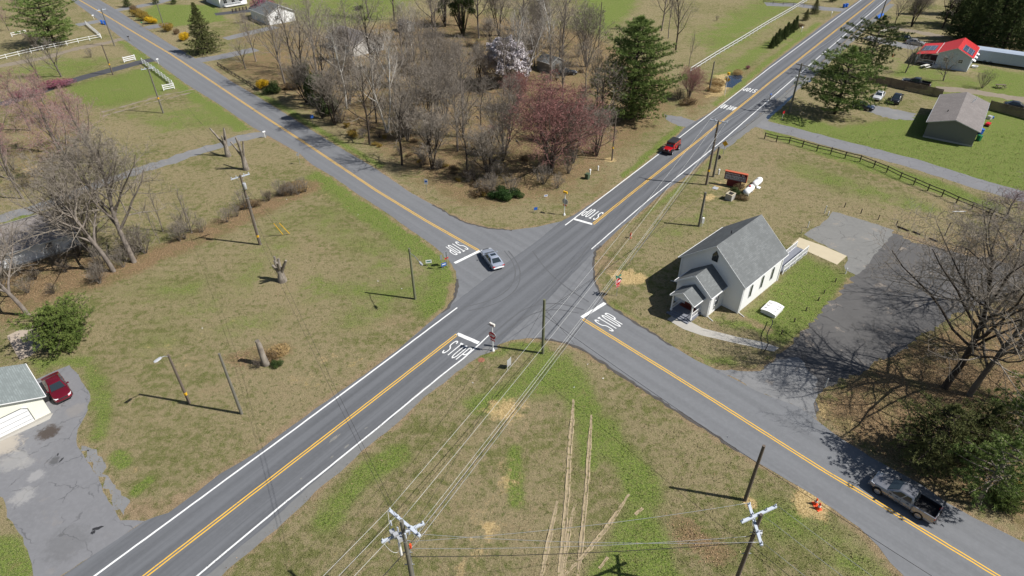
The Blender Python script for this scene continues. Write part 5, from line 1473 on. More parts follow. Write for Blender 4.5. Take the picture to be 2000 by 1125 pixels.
stop_sign((874, 521), SIDE + math.pi, "stop sign seen from behind beside the silver sedan", False, 2.0, r=.5)
low_sign("route_sign", (864, 527), SIDE + math.pi, .35, .75, 1.6, M['galv'], "narrow grey sign seen from behind left of the turned stop sign")
low_sign("blue_sign", (867, 523), R(-60), .75, .5, .3, M['blue2'], "small blue sign low in the grass under the turned stop sign", mark=M['white'])
low_sign("yard_sign", (838, 519), R(-80), .8, .5, .45, M['white'], "small white and green yard sign beside the lamp pole near the junction", two=True, mark=M['green'])
low_sign("road_sign", (834, 376), R(-100), .6, .9, 1.5, M['white'], "white and blue sign on thin post at the wood's road edge", mark=M['blue2'])
low_sign("blue_sign", (612, 243), SIDE + math.pi, .65, .65, 1.3, M['blue2'], "small blue square sign under the trees beside the left road")
low_sign("yard_sign", (1046, 415), R(-75), .55, .45, .45, M['blue2'], "little blue yard sign in the grass before the wood corner", two=True)
low_sign("framed_sign", (994, 718), R(-35), .75, 1.0, .3, M['lgrey'], "pale blue framed sign on short legs near the dark corner pole", two=True, postm=M['white'])
low_sign("road_sign", (586, 321), SIDE + math.pi, .5, .5, 1.6, M['galv'], "thin grey road sign seen from behind beside the left road")
low_sign("white_sign", (1066, 385), R(-75), .6, .35, .1, M['white'], "small white and blue panel lying low by the wood edge", mark=M['blue2'])
o = thing("warning_sign", "yellow diamond warning sign next to the short thick pole", "sign", G(1412, 303)); fr = facing(o, None, MAIN + math.pi)
MB().tube([(0, 0, 0), (0, 0, 2.6)], .04, 8).build("post", M['galv'], o); flat([(0, -.55), (.55, 0), (0, .55), (-.55, 0)], (0, 0, 2.2), fr, .05).build("sign_panel", M['yellow'], o)
o = thing("warning_beacon", "white post topped by yellow beacon beside the ditch water", "beacon", G(1415, 186))
MB().tube([(0, 0, 0), (0, 0, 4.6)], .06, 8).build("post", M['white'], o); MB().box((0, 0, 4.7), (.4, .5, .5), MAIN).build("beacon_housing", M['yellow'], o, bevel=.04); flat([(0, -.6), (.6, 0), (0, .6), (-.6, 0)], (0, 0, 3.4), facing(o, None, MAIN), .08).build("sign_panel", M['yellow'], o)
o = low_sign("post_sign", (1527, 234), R(-60), .5, .5, 1.3, M['red'], "white post with small red sign beside the far lawn lane", postm=M['white'])
# church sign
a = armang((1419, 348), (1448, 354), 1.2)
o = thing("church_sign", "maroon church sign board with orange top on brick coloured base", "sign", G(1433, 364), a)
MB().box((-.1, .1, .55), (2.2, .5, 1.1)).build("base", M['maroon'], o)
MB().box((0, 0, 1.75), (3.5, .42, 1.35)).build("board", M['maroon'], o)
MB().box((0, 0, 2.47), (3.62, .55, .1)).box((1.78, 0, 1.75), (.06, .5, 1.34)).build("trim", M['brickred'], o)
fb = MB().box((0, -.225, 1.6), (3.3, .03, .85)).build("letter_board", mk('grey_letter_board', (.28, .24, .25), .6, .1), o)
mbk = MB(); rr = random.Random(3)
for z, k, sz in ((2.22, 13, .16), (1.86, 15, .1), (1.62, 9, .09), (1.38, 15, .09)):
    for i in range(k):
        if rr.random() < .85: mbk.box((-1.45 + i * 2.9 / k, -.245, z), (2.9 / k * .6, .012, sz))
mbk.build("white_characters", M['white'], o)
# ================================================================ small things on the verges
def pedestal(px, label, m=None, w=.26, h=.95, name="utility_pedestal"):
    o = MB().box((0, 0, h / 2 - .02), (w, w * .8, h)).box((0, 0, h + .02), (w * 1.12, w * .9, .06))
    return o.solo(name, m or M['white'], label, "utility box", G(*px), MAIN, bevel=.02)
def ped2(px, label, w=.3, h=1.0, m=None):
    o = thing("utility_pedestal", label, "utility box", G(*px), MAIN)
    MB().box((0, 0, h * .3), (w * .7, w * .6, h * .6)).build("base", m or M['white'], o, bevel=.02); MB().box((0, 0, h * .8), (w, w * .85, h * .42)).build("cap", m or M['white'], o, bevel=.05)
ped2((1403, 341), "white telephone pedestal beside the church sign pole"); ped2((1152, 341), "white pedestal behind green box at the wood edge"); ped2((1168, 333), "white pedestal standing alone on the verge right of the green box", .24, .85)
o = thing("utility_cabinet", "green utility cabinet at the wood edge", "utility box", G(1147, 349), MAIN)
MB().box((0, 0, .45), (.7, .6, .9)).build("body", M['utilgreen'], o, bevel=.03); MB().box((0, 0, .93), (.76, .66, .08)).build("lid", M['utilgreen'], o, bevel=.02)
o = thing("hydrant", "red hydrant marker standing on the church corner verge", "hydrant", G(1231, 465))
MB().lathe([(.16, 0), (.16, .08), (.11, .1), (.11, .6), (.14, .62), (.13, .72), (.06, .82)], 12).build("barrel", M['brickred'], o, angle=40); MB().tube([(-.2, 0, .5), (.2, 0, .5)], .06, 8).build("nozzle", M['white'], o)
MB().lathe([(.05, .82), (.04, .92)], 8).build("cap_nut", M['red'], o)
for k, (px, lb) in enumerate((((1592, 985), "orange traffic cone on straw patch, upper of the two"), ((1598, 994), "orange traffic cone on straw patch, lower of the two"))):
    o = thing("traffic_cone", lb, "traffic cone", G(*px), .4 * k, group="cones beside the lower road")
    MB().box((0, 0, .03), (.48, .48, .06)).build("base", M['orange'], o, bevel=.02); MB().lathe([(.19, .06), (.13, .35), (.05, .8), (.04, .82)], 16).build("cone", M['orange'], o, angle=40)
    MB().lathe([(.132, .37), (.096, .55), (.09, .55)], 16).build("white_collar", M['white'], o)
# guy wires with yellow guards
for k, (px, lb) in enumerate((((554, 460), "yellow guarded guy wire of the left field pole, left of the pair"), ((567, 458), "yellow guarded guy wire of the left field pole, right of the pair"))):
    b0 = G(*px); e = at('P3', 9.2) - b0; dd = e.normalized()
    o = thing("guy_wire", lb, "guy wire", b0, group="guy wires of the left field pole")
    MB().tube([(0, 0, 0), tuple(e)], .012, 5).build("cable", M['wired'], o); MB().tube([tuple(dd * .2), tuple(dd * 2.6)], .05, 8).build("guard", M['yellow'], o)
# propane tanks
for px, lb, fit in (((1461, 374), "white propane tank with red cap, nearer of the two", True), ((1477, 359), "white propane tank behind the one with the red cap", False)):
    c = G(px[0], px[1] + 4); o = thing("propane_tank", lb, "propane tank", c, MAIN - R(3), group="propane tanks beside the church sign")
    MB().lathe([(.02, -1.45), (.3, -1.38), (.46, -1.2), (.52, -.95), (.52, .95), (.46, 1.2), (.3, 1.38), (.02, 1.45)], 24, Matrix.Rotation(R(90), 3, 'Y'), (0, 0, .68)).build("tank", M['white'], o, angle=50)
    for s in (-.8, .8): MB().box((s, 0, .12), (.18, .8, .24)).build("leg", M['conc'], o)
    MB().lathe([(.16, 0), (.18, .1), (.16, .2), (.03, .24)], 12, None, (.1, 0, 1.17)).build("valve_cap", M['red'] if fit else M['white'], o)
# open crate, lids
o = thing("planter_box", "square grey open box beside shrubs near the propane tanks", "box", G(1425, 389), MAIN - R(8))
for s, d in (((0, .5, .5), (1.15, .1, 1.0)), ((0, -.5, .5), (1.15, .1, 1.0)), ((.53, 0, .5), (.1, .9, 1.0)), ((-.53, 0, .5), (.1, .9, 1.0))):
    MB().box(s, d).build("side_panel", M['conc'], o)
rb = MB().box((0, .5, 1.03), (1.3, .16, .05)).box((0, -.5, 1.03), (1.3, .16, .05)).box((.55, 0, 1.03), (.16, .84, .05)).box((-.55, 0, 1.03), (.16, .84, .05)); rb.build("rim", M['tan'], o)
MB().box((0, 0, .1), (.95, .9, .1)).build("floor", M['dark'], o)
MB().box((0, 0, .05), (.9, .8, .1)).solo("access_cover", M['lgrey'], "pale square access cover on bare soil beside the church sign", "cover", G(1397, 368), MAIN, bevel=.02)
MB().box((0, 0, .06), (.75, .6, .12)).solo("access_cover", M['white'], "white square lid on the grass right of the propane tanks", "cover", G(1481, 367), MAIN, bevel=.02)
# white curved hatch
o = thing("well_cover", "white arched well cover on the church lawn", "well cover", G(1507, 608), R(46))
arc = [(-.95 + 1.9 * i / 10, .52 + .15 * math.sin(math.pi * i / 10)) for i in range(11)]
MB().extr([(-.9, 0), (.9, 0), (.9, .5), (-.9, .5)], -1.1, 1.1, 'YZ').build("box", M['offwhite'], o)
MB().extr([(y, z) for y, z in arc] + [(y, z - .06) for y, z in arc[::-1]], -1.2, 1.2, 'YZ').build("lid", M['white'], o, angle=30)
for sx in (-.6, 0, .6): MB().box((sx, 0, .6), (.03, 1.5, .16)).build("lid_rib", M['offwhite'], o)
P = [Vector(p) for p in (G(1491, 687), G(1493, 686, .5), G(1501, 672, .55), G(1497, 655, .6), G(1504, 640, .8), G(1510, 631, .8), G(1507, 621, .4))]
Q = []
for i in range(len(P) - 1):
    for k in range(5): Q.append(P[i].lerp(P[i + 1], k / 5))
for _ in range(3): Q = [Q[0]] + [(Q[i - 1] + Q[i] * 2 + Q[i + 1]) / 4 for i in range(1, len(Q) - 1)] + [Q[-1]]
MB().tube([q - P[0] for q in Q], .05, 8).solo("bent_hose", M['black'], "black bent hose arching from well cover to the church path", "hose", P[0], smooth=True)
# posts round the parking lot
def stake(px, h, m, label, group, r=.07, cap=None, name="post"):
    o = thing(name, label, "post", G(*px), 0, group)
    MB().tube([(0, 0, 0), (0, 0, h)], [r, r * .9], 8).build("shaft", m, o, angle=50)
    MB().lathe([(r * 1.1, h - .12), (r * 1.15, h - .02), (r * .7, h + .03)], 8).build("cap", cap or m, o)
PB = "posts round the church parking lot"
for k, (px, h, m, lb) in enumerate((((1610, 417), 1.3, 'offwhite', "white topped post at the left back corner of the bleached pad"), ((1617, 421), .7, 'white', "short white stub beside the white topped post"), ((1577, 445), 1.0, 'offwhite', "white topped post left of the bleached pad"), ((1565, 456), .7, 'tan', "short cream stub beside the concrete pad"),
     ((1649, 405), .8, 'rail', "dark post behind the bleached pad, first from the left"), ((1681, 417), .8, 'rail', "dark post behind the bleached pad, second from the left"), ((1715, 429), .8, 'rail', "dark post behind the bleached pad, third from the left"), ((1750, 441), .8, 'rail', "dark post behind the bleached pad, at its right corner"), ((1845, 460), 2.1, 'rail', "tall thin dark post alone behind the parking lot"),
     ((1651, 535), .9, 'white', "white hooked post at the lawn edge near concrete pad"), ((1631, 551), .6, 'rail', "low dark post on lawn edge nearest the concrete pad"), ((1609, 573), .55, 'rail', "low dark post on lawn edge, second down from concrete pad"), ((1598, 587), .5, 'rail', "low dark post on lawn edge, third down from concrete pad"), ((1574, 607), .55, 'rail', "low dark post on lawn edge, fourth down from concrete pad"), ((1551, 629), .55, 'rail', "low dark post on lawn edge, fifth down from concrete pad"), ((1526, 653), .6, 'rail', "low dark post on lawn edge near the footpath end"), ((1611, 757), 1.3, 'offwhite', "leaning pale post under the bare tree shade at the drive mouth"))):
    stake(px, h, M[m], lb, PB)
for a_, b_, lb in (((1752, 443), (1775, 452), "dark wheel stop log, left of three behind the parking lot"), ((1782, 453), (1797, 459), "dark wheel stop log, middle of three behind the parking lot"), ((1814, 466), (1832, 473), "dark wheel stop log, right of three behind the parking lot")):
    A, B = G(*a_), G(*b_); MB().tube([Vector((0, 0, .1)), (B - A) * .5 + Vector((0, 0, .13)), B - A + Vector((0, 0, .1))], [.11, .12, .1], 8).solo("wheel_stop", M['rail'], lb, "log", A, group="logs edging the parking lot")
A, B = G(1860, 414), G(1886, 414); MB().tube([Vector((0, 0, .08)), (B - A) * .5 + Vector((0, 0, .08)), B - A + Vector((0, 0, .1))], .07, 8).solo("white_pipe", M['white'], "white pipe lying on grass before the brown fence", "pipe", A)
# bins
def bin_(px, rz, m, label, group=None):
    o = thing("wheelie_bin", label, "bin", G(*px), rz, group)
    MB().loft([[(x * .26, y * .3, z) for x, y in ((-1, -1), (1, -1), (1, 1), (-1, 1))] if z < .2 else [(x * .31, y * .36, z) for x, y in ((-1, -1), (1, -1), (1, 1), (-1, 1))] for z in (.06, 1.0)]).build("body", m, o, bevel=.03)
    MB().loft([[(x * .34, y * .4, 1.01) for x, y in ((-1, -1), (1, -1), (1, 1), (-1, 1))], [(x * .3, y * .34, 1.1) for x, y in ((-1, -1), (1, -1), (1, 1), (-1, 1))]]).build("lid", m, o, bevel=.02)
    for s in (-1, 1): MB().tube([(-.26, s * .24, .12), (-.26, s * .32, .12)], .12, 12).build("wheel", M['black'], o)
bin_((92, 782), R(42), M['dark'], "black wheeled bin against the yellow garage wall")
bin_((200, 47), R(30), M['blue2'], "blue wheeled bin at the far left drive, left of the pair", "blue bins at the far left drive"); bin_((206, 48), R(30), M['blue2'], "blue wheeled bin at the far left drive, right of the pair", "blue bins at the far left drive")
bin_((1648, 15), R(30), M['blue2'], "blue wheeled bin at far drive by the main road, left of the pair", "blue bins at the far right drive"); bin_((1653, 14), R(30), M['blue2'], "blue wheeled bin at far drive by the main road, right of the pair", "blue bins at the far right drive")
bin_((1910, 275), R(20), M['bingreen'], "green wheeled bin at the grey bungalow corner"); bin_((1914, 262), R(10), M['blue2'], "blue wheeled bin behind the green one at the grey bungalow")
o = thing("garden_cart", "red cart by the long wall of the grey bungalow", "cart", G(1928, 246), R(40)); MB().box((0, 0, .45), (1.2, .7, .35)).build("tray", M['red'], o, bevel=.03); MB().tube([(-.4, -.4, .22), (-.4, .4, .22)], .22, 12).build("wheel", M['black'], o); MB().tube([(.6, 0, .5), (1.2, 0, .9)], .03, 6).build("handle", M['dark'], o)
o = thing("scrap_pile", "small heap of grey scrap by the grey bungalow wall", "scrap", G(1932, 232)); MB().box((0, 0, .3), (.8, .7, .6), .5).build("crate", M['lgrey'], o); MB().box((.7, .2, .2), (.6, .5, .4), 1).build("lump", M['blue2'], o, bevel=.05)
# mailboxes
def mailbox(px, m, label):
    o = thing("mailbox", label, "mailbox", G(*px), SIDE)
    MB().box((0, 0, .55), (.1, .1, 1.1)).build("post", M['offwhite'] if m is M['white'] else M['wood'], o)
    arc = [(-.11, 1.1)] + [(.11 * math.cos(math.pi * (1 - i / 6)), 1.22 + .11 * math.sin(math.pi * i / 6)) for i in range(7)] + [(.11, 1.1)]
    MB().extr(arc, -.26, .26).build("box", m, o)
mailbox((518, 269), M['white'], "white mailbox at the end of the gravel drive"); mailbox((310, 125), M['white'], "white mailbox beside the black driveway mouth"); mailbox((184, 38), M['white'], "white mailbox beside the blue bins at the far left road")
mailbox((253, 80), M['black'], "black mailbox at the dirt lane mouth"); mailbox((279, 52), M['bingreen'], "green mailbox beside the forsythia hedge"); mailbox((1623, 32), M['white'], "white mailbox by the far drive of the main road"); mailbox((1565, 62), M['white'], "white mailbox beside the evergreen hedge"); mailbox((1503, 195), M['blue2'], "blue mailbox at the ditch beside the main road")
# ================================================================ fences
def fence(name, px, label, m, h=1.2, rails=(.5, 1.05), sp=2.6, pw=.12, rw=.035, rh=.13, posts_px=None, cat="fence"):
    P = [G(*p) for p in px]; o = thing(name, label, cat, P[0])
    if posts_px is None:
        L = []; tot = sum((P[i + 1] - P[i]).length for i in range(len(P) - 1)); n = max(1, round(tot / sp)); n = min(n, 95)
        for k in range(n + 1):
            s = tot * k / n
            for i in range(len(P) - 1):
                l = (P[i + 1] - P[i]).length
                if s <= l + 1e-4: L.append(P[i].lerp(P[i + 1], s / l)); break
                s -= l
    else: L = P
    for q in L:
        b = MB().box((0, 0, h / 2), (pw, pw, h), MAIN); oo = b.build("post", m, o); oo.location = q - P[0]
    for z in rails:
        b = MB()
        for i in range(len(L) - 1):
            b.bar(L[i] - P[0] + Vector((0, 0, z)), L[i + 1] - P[0] + Vector((0, 0, z)), rw, rh)
        b.build("rail", m, o)
    return o
fence("brown_fence", [(1493, 271), (1516, 277), (1541, 280), (1567, 287), (1595, 295), (1622, 301), (1650, 309), (1679, 316), (1706, 327), (1731, 337), (1757, 350), (1784, 361), (1811, 373), (1839, 384), (1867, 397), (1897, 409), (1929, 422), (1958, 434)], "dark brown post and rail fence between church field and lane", M['rail'], 1.25, (.6, 1.1), posts_px=True, pw=.16)
fence("white_rail_fence", [(1348, 142), (1400, 109), (1450, 79), (1500, 48), (1545, 22), (1590, -6)], "long pale two rail fence across the far right field", M['offwhite'], 1.3, (.45, 1.15), 3.0, .14, .05, .2)
fence("white_board_fence", [(243, 122), (265, 117)], "short white three board fence left of the black driveway mouth", M['white'], 1.35, (.3, .72, 1.15), 3.4, .14, .04, .2)
fence("white_board_fence", [(320, 177), (341, 173)], "short white three board fence at the dirt track end", M['white'], 1.35, (.3, .72, 1.15), 3.4, .14, .04, .2)
fence("white_board_fence", [(279, 124), (298, 137), (318, 152), (338, 168)], "long white board fence running along the left road verge", M['white'], 1.35, (.3, .72, 1.15), 2.4, .14, .04, .2)
fence("white_rail_fence", [(-10, 121), (17, 114), (60, 104), (100, 95), (130, 89), (162, 82), (198, 75)], "white two rail fence below the big left pine", M['white'], 1.2, (.5, 1.05), 3.0, .11, .035, .1)
fence("white_picket_fence", [(169, 49), (178, 57), (188, 65), (198, 74)], "white fence with close boards behind the far left drive", M['white'], 1.2, (.3, .6, .9, 1.15), 1.6, .13, .04, .12)
fence("white_rail_fence", [(24, 72), (52, 66)], "short white rail fence at the far left edge", M['white'], 1.1, (.5, 1.0), 2.6, .12, .04, .13)
fence("timber_edge", [(426, 127), (450, 143), (475, 158), (505, 178)], "low dark timber rail along the right side of the left road", M['rail'], .7, (.3, .62), 2.4, .14, .05, .14)
fence("white_lattice", [(455, 24), (482, 19)], "small dark fence before the far white house", M['rail'], 1.0, (.4, .8), 1.2, .3, .04, .1)
fence("dark_rail_fence", [(1490, 6), (1530, 10), (1590, 14)], "low dark fence along the far drive", M['rail'], 1.0, (.5, .9), 3.0, .1, .03, .1)
def board_fence(px, h, label):
    P = [G(*p) for p in px]; o = thing("privacy_fence", label, "fence", P[0])
    rr = random.Random(8)
    for i in range(len(P) - 1):
        A, B = P[i] - P[0], P[i + 1] - P[0]; L = (B - A).length; n = int(L / .16); d = (B - A) / n; b = MB(); a = math.atan2(d.y, d.x)
        for k in range(n): b.box(A + d * (k + .5) + Vector((0, 0, h / 2 + rr.uniform(-.02, .02))), (.15, .03, h), a)
        b.build("board_panel", M['wood'], o)
        pb = MB().box(A + Vector((0, 0, h / 2 + .05)), (.12, .16, h + .1), a).build("post", M['wood'], o)
board_fence([(1690, 160), (1710, 163), (1737, 168), (1765, 175), (1792, 181), (1820, 187), (1838, 191)], 1.8, "tall grey wooden privacy fence between black pickup and parked cars")
board_fence([(1930, 213), (1960, 221), (1990, 229), (2030, 240)], 1.8, "grey wooden privacy fence right of the grey bungalow")
# picnic tables, benches
def picnic(px, rz, m, label, wh=None):
    o = thing("picnic_table", label, "picnic table", G(*px), rz)
    MB().box((0, 0, .75), (1.9, .75, .05)).build("table_top", m, o)
    for s in (-1, 1):
        MB().box((0, s * .72, .45), (1.9, .26, .05)).build("bench_seat", m, o)
        b = MB().bar((s * .7, -.65, 0), (s * .7, -.2, .74), .05, .09).bar((s * .7, .65, 0), (s * .7, .2, .74), .05, .09).bar((s * .7, -.78, .42), (s * .7, .78, .42), .05, .09); b.build("trestle", m, o)
picnic((1953, 172), R(-10), M['wood'], "weathered picnic table on the lawn at the right edge"); picnic((1728, 64), R(20), M['pale'], "pale picnic table near the far end of the main road"); picnic((1749, 67), R(20), M['rail'], "dark picnic table beside the pale one near the main road"); picnic((1807, 133), R(30), M['pale'], "pale bench table before the red roofed house porch"); picnic((1733, 38), R(20), M['rail'], "dark picnic table under far bare trees")
o = thing("cable_spool", "small white and red tub by the red roofed house corner", "tub", G(1903, 132)); MB().lathe([(.5, 0), (.7, .45), (.6, .45), (.42, .1)], 14).build("tub", M['white'], o)
MB().box((0, 0, .05), (.3, .2, .02)).build("content", M['red'], o)
MB().lathe([(.16, 0), (.2, .3), (.12, .6), (.05, .75)], 10).solo("red_planter", M['brickred'], "small red object on the lawn before the red roofed house", "garden ornament", G(1743, 111))
o = thing("boat_cover", "long blue tarp covered frame beside the main road end", "tarp", G(1717, 33), R(50)); MB().extr([(-.6, .1), (.6, .1), (.35, .5), (-.35, .5)], -3.2, 3.2, 'YZ').build("tarp", M['blue2'], o, bevel=.08); MB().box((0, 0, .05), (6, .8, .1)).build("base", M['wood'], o)
# litter: tiny white scraps
lp = [(395, 642), (560, 390), (738, 550), (785, 565), (1148, 712), (1178, 740), (1121, 757), (1422, 853), (923, 748), (681, 407), (1290, 430), (1310, 387), (700, 420)]
for i, p in enumerate(lp):
    rr = random.Random(i); s = .12
    MB().add([(rr.uniform(-s, s), rr.uniform(-s, s), rr.uniform(.02, .12)) for _ in range(5)], [(0, 1, 2), (0, 2, 3), (0, 3, 4), (1, 2, 4)]).solo("litter_scrap", M['white'], "scrap of white litter lying in the grass", "litter", G(*p), group="litter scraps in the grass", fixn=False)
o = thing("mound_plaque", "round red brown clay patch marker in the grass by the stop sign", "marker", G(940, 703)); MB().lathe([(.4, 0), (.3, .03), (.1, .05)], 12).build("disc", mk('red_clay', (.3, .13, .08), .9, .2), o)
# ================================================================ vegetation
UPV = Vector((0, 0, 1))
def rv(r):
    while True:
        v = Vector((r.uniform(-1, 1), r.uniform(-1, 1), r.uniform(-1, 1)))
        if .05 < v.length < 1: return v.normalized()
def bare_mesh(seed, h, r0, first=.3, limbs=10, ang=(40, 70), up=.12, sub=(7, 6, 5), rat=(.55, .5, .45), wig=.16, stems=1, top=.3, bud=0, budsz=.07, lean=0.0, twr=.014, shape=None, lean_dir=0, crown=1.0):
    r = random.Random(seed); T, C, B = MB(), MB(), MB()
    NS = (9, 6, 4, 3, 2); SD_ = (8, 5, 4, 3, 3)
    lastlev = 1 + len(sub)
    def grow(p, d, L, rad, lv):
        n = NS[lv]; P = [p.copy()]; RR = [rad]; D = [d.copy()]
        for i in range(n):
            d = (d + rv(r) * wig * (.5 if lv == 0 else 1) + UPV * (up if lv else .05)).normalized()
            p = p + d * (L / n); P.append(p.copy()); D.append(d.copy())
            e = (i + 1) / n
            RR.append(max(twr * .6, rad * (1 - e * (1 - (top if lv == 0 else .25)))))
        (T if lv <= 1 else C).tube(P, RR, SD_[lv], cap=False)
        if lv >= lastlev:
            for k in range(bud):
                q = P[r.randint(0, n)] + rv(r) * .12; a, b_ = rv(r) * budsz, rv(r) * budsz
                B.add([q - a, q + b_, q + a, q - b_], [(0, 1, 2, 3)])
            return
        k = limbs if lv == 0 else sub[lv - 1]
        k = max(2, int(k * r.uniform(.75, 1.25)))
        az = r.uniform(0, 6.28)
        for j in range(k):
            f = first if lv == 0 else .18
            t_ = f + (1 - f) * ((j + r.uniform(.1, .9)) / k)
            x = t_ * n; i = min(n - 1, int(x)); q = P[i].lerp(P[i + 1], x - i); dd = D[i + 1]
            az += 2.4 + r.uniform(-.5, .5)
            a = R(r.uniform(*ang)) * (1 - .45 * t_ if lv == 0 else 1)
            o1 = dd.orthogonal().normalized(); o2 = dd.cross(o1)
            side = o1 * math.cos(az) + o2 * math.sin(az)
            nd = (dd * math.cos(a) + side * math.sin(a)).normalized()
            if lv == 0: l2 = h * rat[0] * crown * (1.15 - .75 * (t_ - f) / (1 - f)) * r.uniform(.75, 1.15)
            else: l2 = L * rat[min(lv, len(rat) - 1)] * (1.15 - .6 * t_) * r.uniform(.7, 1.25)
            rr = max(twr, (RR[i] * (1 - (x - i)) + RR[i + 1] * (x - i)) * r.uniform(.52, .72))
            grow(q, nd, l2, rr, lv + 1)
        if lv == 0: pass
    for s in range(stems):
        a = 2 * math.pi * s / stems + r.uniform(-.4, .4)
        tilt = lean if stems == 1 else r.uniform(.12, .38 if h > 5 else .8)
        if stems == 1: a = lean_dir
        d = Vector((math.cos(a) * tilt, math.sin(a) * tilt, 1)).normalized()
        grow(Vector((math.cos(a) * r0 * .8, math.sin(a) * r0 * .8, -.15)) if stems > 1 else Vector((0, 0, -.15)), d, h * (.8 if stems == 1 else r.uniform(.6, .8)), r0, 0)
    return T, C, B
class Kind:
    """a kind of tree: meshes made once, shared by its individuals"""
    def __init__(s, parts): s.parts = parts; s.proto = None
    def put(s, name, px, label, group=None, sc=1.0, rz=0.0, cat="tree", P=None):
        P = P or G(*px)
        if s.proto is None:
            o = thing(name, label, cat, P, rz, group)
            for nm, me in s.parts:
                c = bpy.data.objects.new(nm, me); COL.objects.link(c); c.parent = o
            o.scale = (sc, sc, sc) if not hasattr(sc, '__len__') else sc
            s.proto = o; return o
        o = dup(s.proto, P, rz, sc, label, None)
        o.name = name
        if group: o["group"] = group
        elif "group" in o.keys(): del o["group"]
        o["category"] = cat
        return o
def bare_kind(bm, tm, budm=None, **k):
    T, C, B = bare_mesh(**k)
    parts = [("trunk", T.mesh("trunk", bm, True)), ("crown", C.mesh("crown", tm, False))]
    if B.v: parts.append(("buds", B.mesh("buds", budm)))
    return Kind(parts)
def tri_tuft(V, F, c, d, n, L, w, r, spread=.9, upb=.25):
    for _ in range(n):
        e = (d * .6 + rv(r) * spread + UPV * upb).normalized(); s = e.cross(rv(r)).normalized() * (w / 2)
        k = len(V); q = c + e * L * r.uniform(.7, 1.2)
        V.append(tuple(c - s)); V.append(tuple(c + s)); V.append(tuple(q + s * .3)); F.append((k, k + 1, k + 2))
def pine_mesh(seed, h, rad, base=.12, whorls=16, per=6, tufts=9, tl=.5, tw=.11, droop=.05, shape='pine', gap=0.0, dens=12):
    r = random.Random(seed); T = MB(); V, F = [], []
    T.tube([(0, 0, -.1), (r.uniform(-.2, .2), r.uniform(-.2, .2), h * .5), (0, 0, h * .97)], [h * .02 + .06, h * .012 + .04, .03], 8)
    for i in range(whorls):
        t_ = i / (whorls - 1); z = h * (base + (1 - base) * t_ * .97)
        if shape == 'pine': pr = (1 - t_ ** 2.6) ** .8 * (.8 + .2 * min(1, t_ / .25)) * r.uniform(.75, 1.08) + .03
        elif shape == 'cone': pr = (1 - t_) ** .95 + .03
        else: pr = math.sqrt(max(0, 1 - (2 * t_ - .75) ** 2 * .75)) * (1 if t_ < .9 else .6)
        a0 = r.uniform(0, 6.28)
        for j in range(per):
            if r.random() < gap: continue
            a = a0 + 2 * math.pi * j / per + r.uniform(-.35, .35); L = rad * pr * r.uniform(.62, 1.18) * ((1 + .2 * math.sin(2 * a + seed + 5 * t_) + .14 * math.sin(3 * a - 4 * t_)) if shape in ('pine', 'round') else 1)
            d = Vector((math.cos(a), math.sin(a), .28 - droop * 4 * (1 - t_))).normalized(); p0 = Vector((0, 0, z + r.uniform(-.3, .3) * h / whorls))
            P = [p0, p0 + d * L * .5 + Vector((0, 0, -.03 * L)), p0 + d * L + Vector((0, 0, .06 * L))]
            T.tube(P, [.035 + .012 * L, .03 + .006 * L, .012], 4, cap=False)
            n = max(3, int(tufts * (.4 + L / rad)))
            for k in range(n):
                u = .25 + .75 * (k + r.random()) / n; q = P[0].lerp(P[2], u)
                side = Vector((-d.y, d.x, 0)) * r.uniform(-1, 1) * (.42 * L * (1.15 - u) + .12)
                q = q + side + Vector((0, 0, r.uniform(-.06, .14)))
                tri_tuft(V, F, q, (d + side.normalized() * .7 if side.length > 0 else d), dens, tl, tw, r)
    C = MB(); C.v = V; C.f = F
    return T, C
def pine_kind(bm, fm, **k):
    T, C = pine_mesh(**k); return Kind([("trunk", T.mesh("trunk", bm, True)), ("crown", C.mesh("crown", fm))])
def leaf_mesh(seed, blobs, n, sz, stems=5, h=1.0, inner=.55, thin=.5):
    """blobs: (x, y, z, rx, ry, rz); leaf quads through their outer volume, stems from the foot"""
    r = random.Random(seed); V, F = [], []; T = MB()
    tot = sum(b[3] * b[4] * b[5] for b in blobs)
    for b in blobs:
        k = int(n * b[3] * b[4] * b[5] / tot)
        lumps = [rv(r) for _ in range(14)]
        for _ in range(k):
            v = rv(r); m = max(v.dot(l) for l in lumps)
            rad = (inner + (1 - inner) * r.random() ** .5) * (.72 + .34 * max(0, m) ** 2)
            c = Vector((b[0] + v.x * b[3] * rad, b[1] + v.y * b[4] * rad, b[2] + v.z * b[5] * rad))
            if c.z < .03: continue
            nn = (v + rv(r) * .9).normalized(); s = nn.cross(rv(r)).normalized() * sz * r.uniform(.5, 1.2); e = nn.cross(s).normalized() * sz * thin * r.uniform(.6, 1.2)
            i = len(V); V.extend([tuple(c - s), tuple(c + e), tuple(c + s), tuple(c - e)]); F.append((i, i + 1, i + 2, i + 3))
    for k in range(stems):
        b = r.choice(blobs); v = rv(r); e = Vector((b[0] + v.x * b[3] * .6, b[1] + v.y * b[4] * .6, b[2] + abs(v.z) * b[5] * .5))
        T.tube([Vector((r.uniform(-.1, .1), r.uniform(-.1, .1), -.05)), e * .5 + Vector((0, 0, .1)), e], [.04 * h, .03 * h, .01 * h], 4, cap=False)
    C = MB(); C.v = V; C.f = F
    return T, C
def leaf_kind(bm, fm, nm="foliage", **k):
    T, C = leaf_mesh(**k); return Kind([("stem", T.mesh("stem", bm, True)), (nm, C.mesh(nm, fm))])

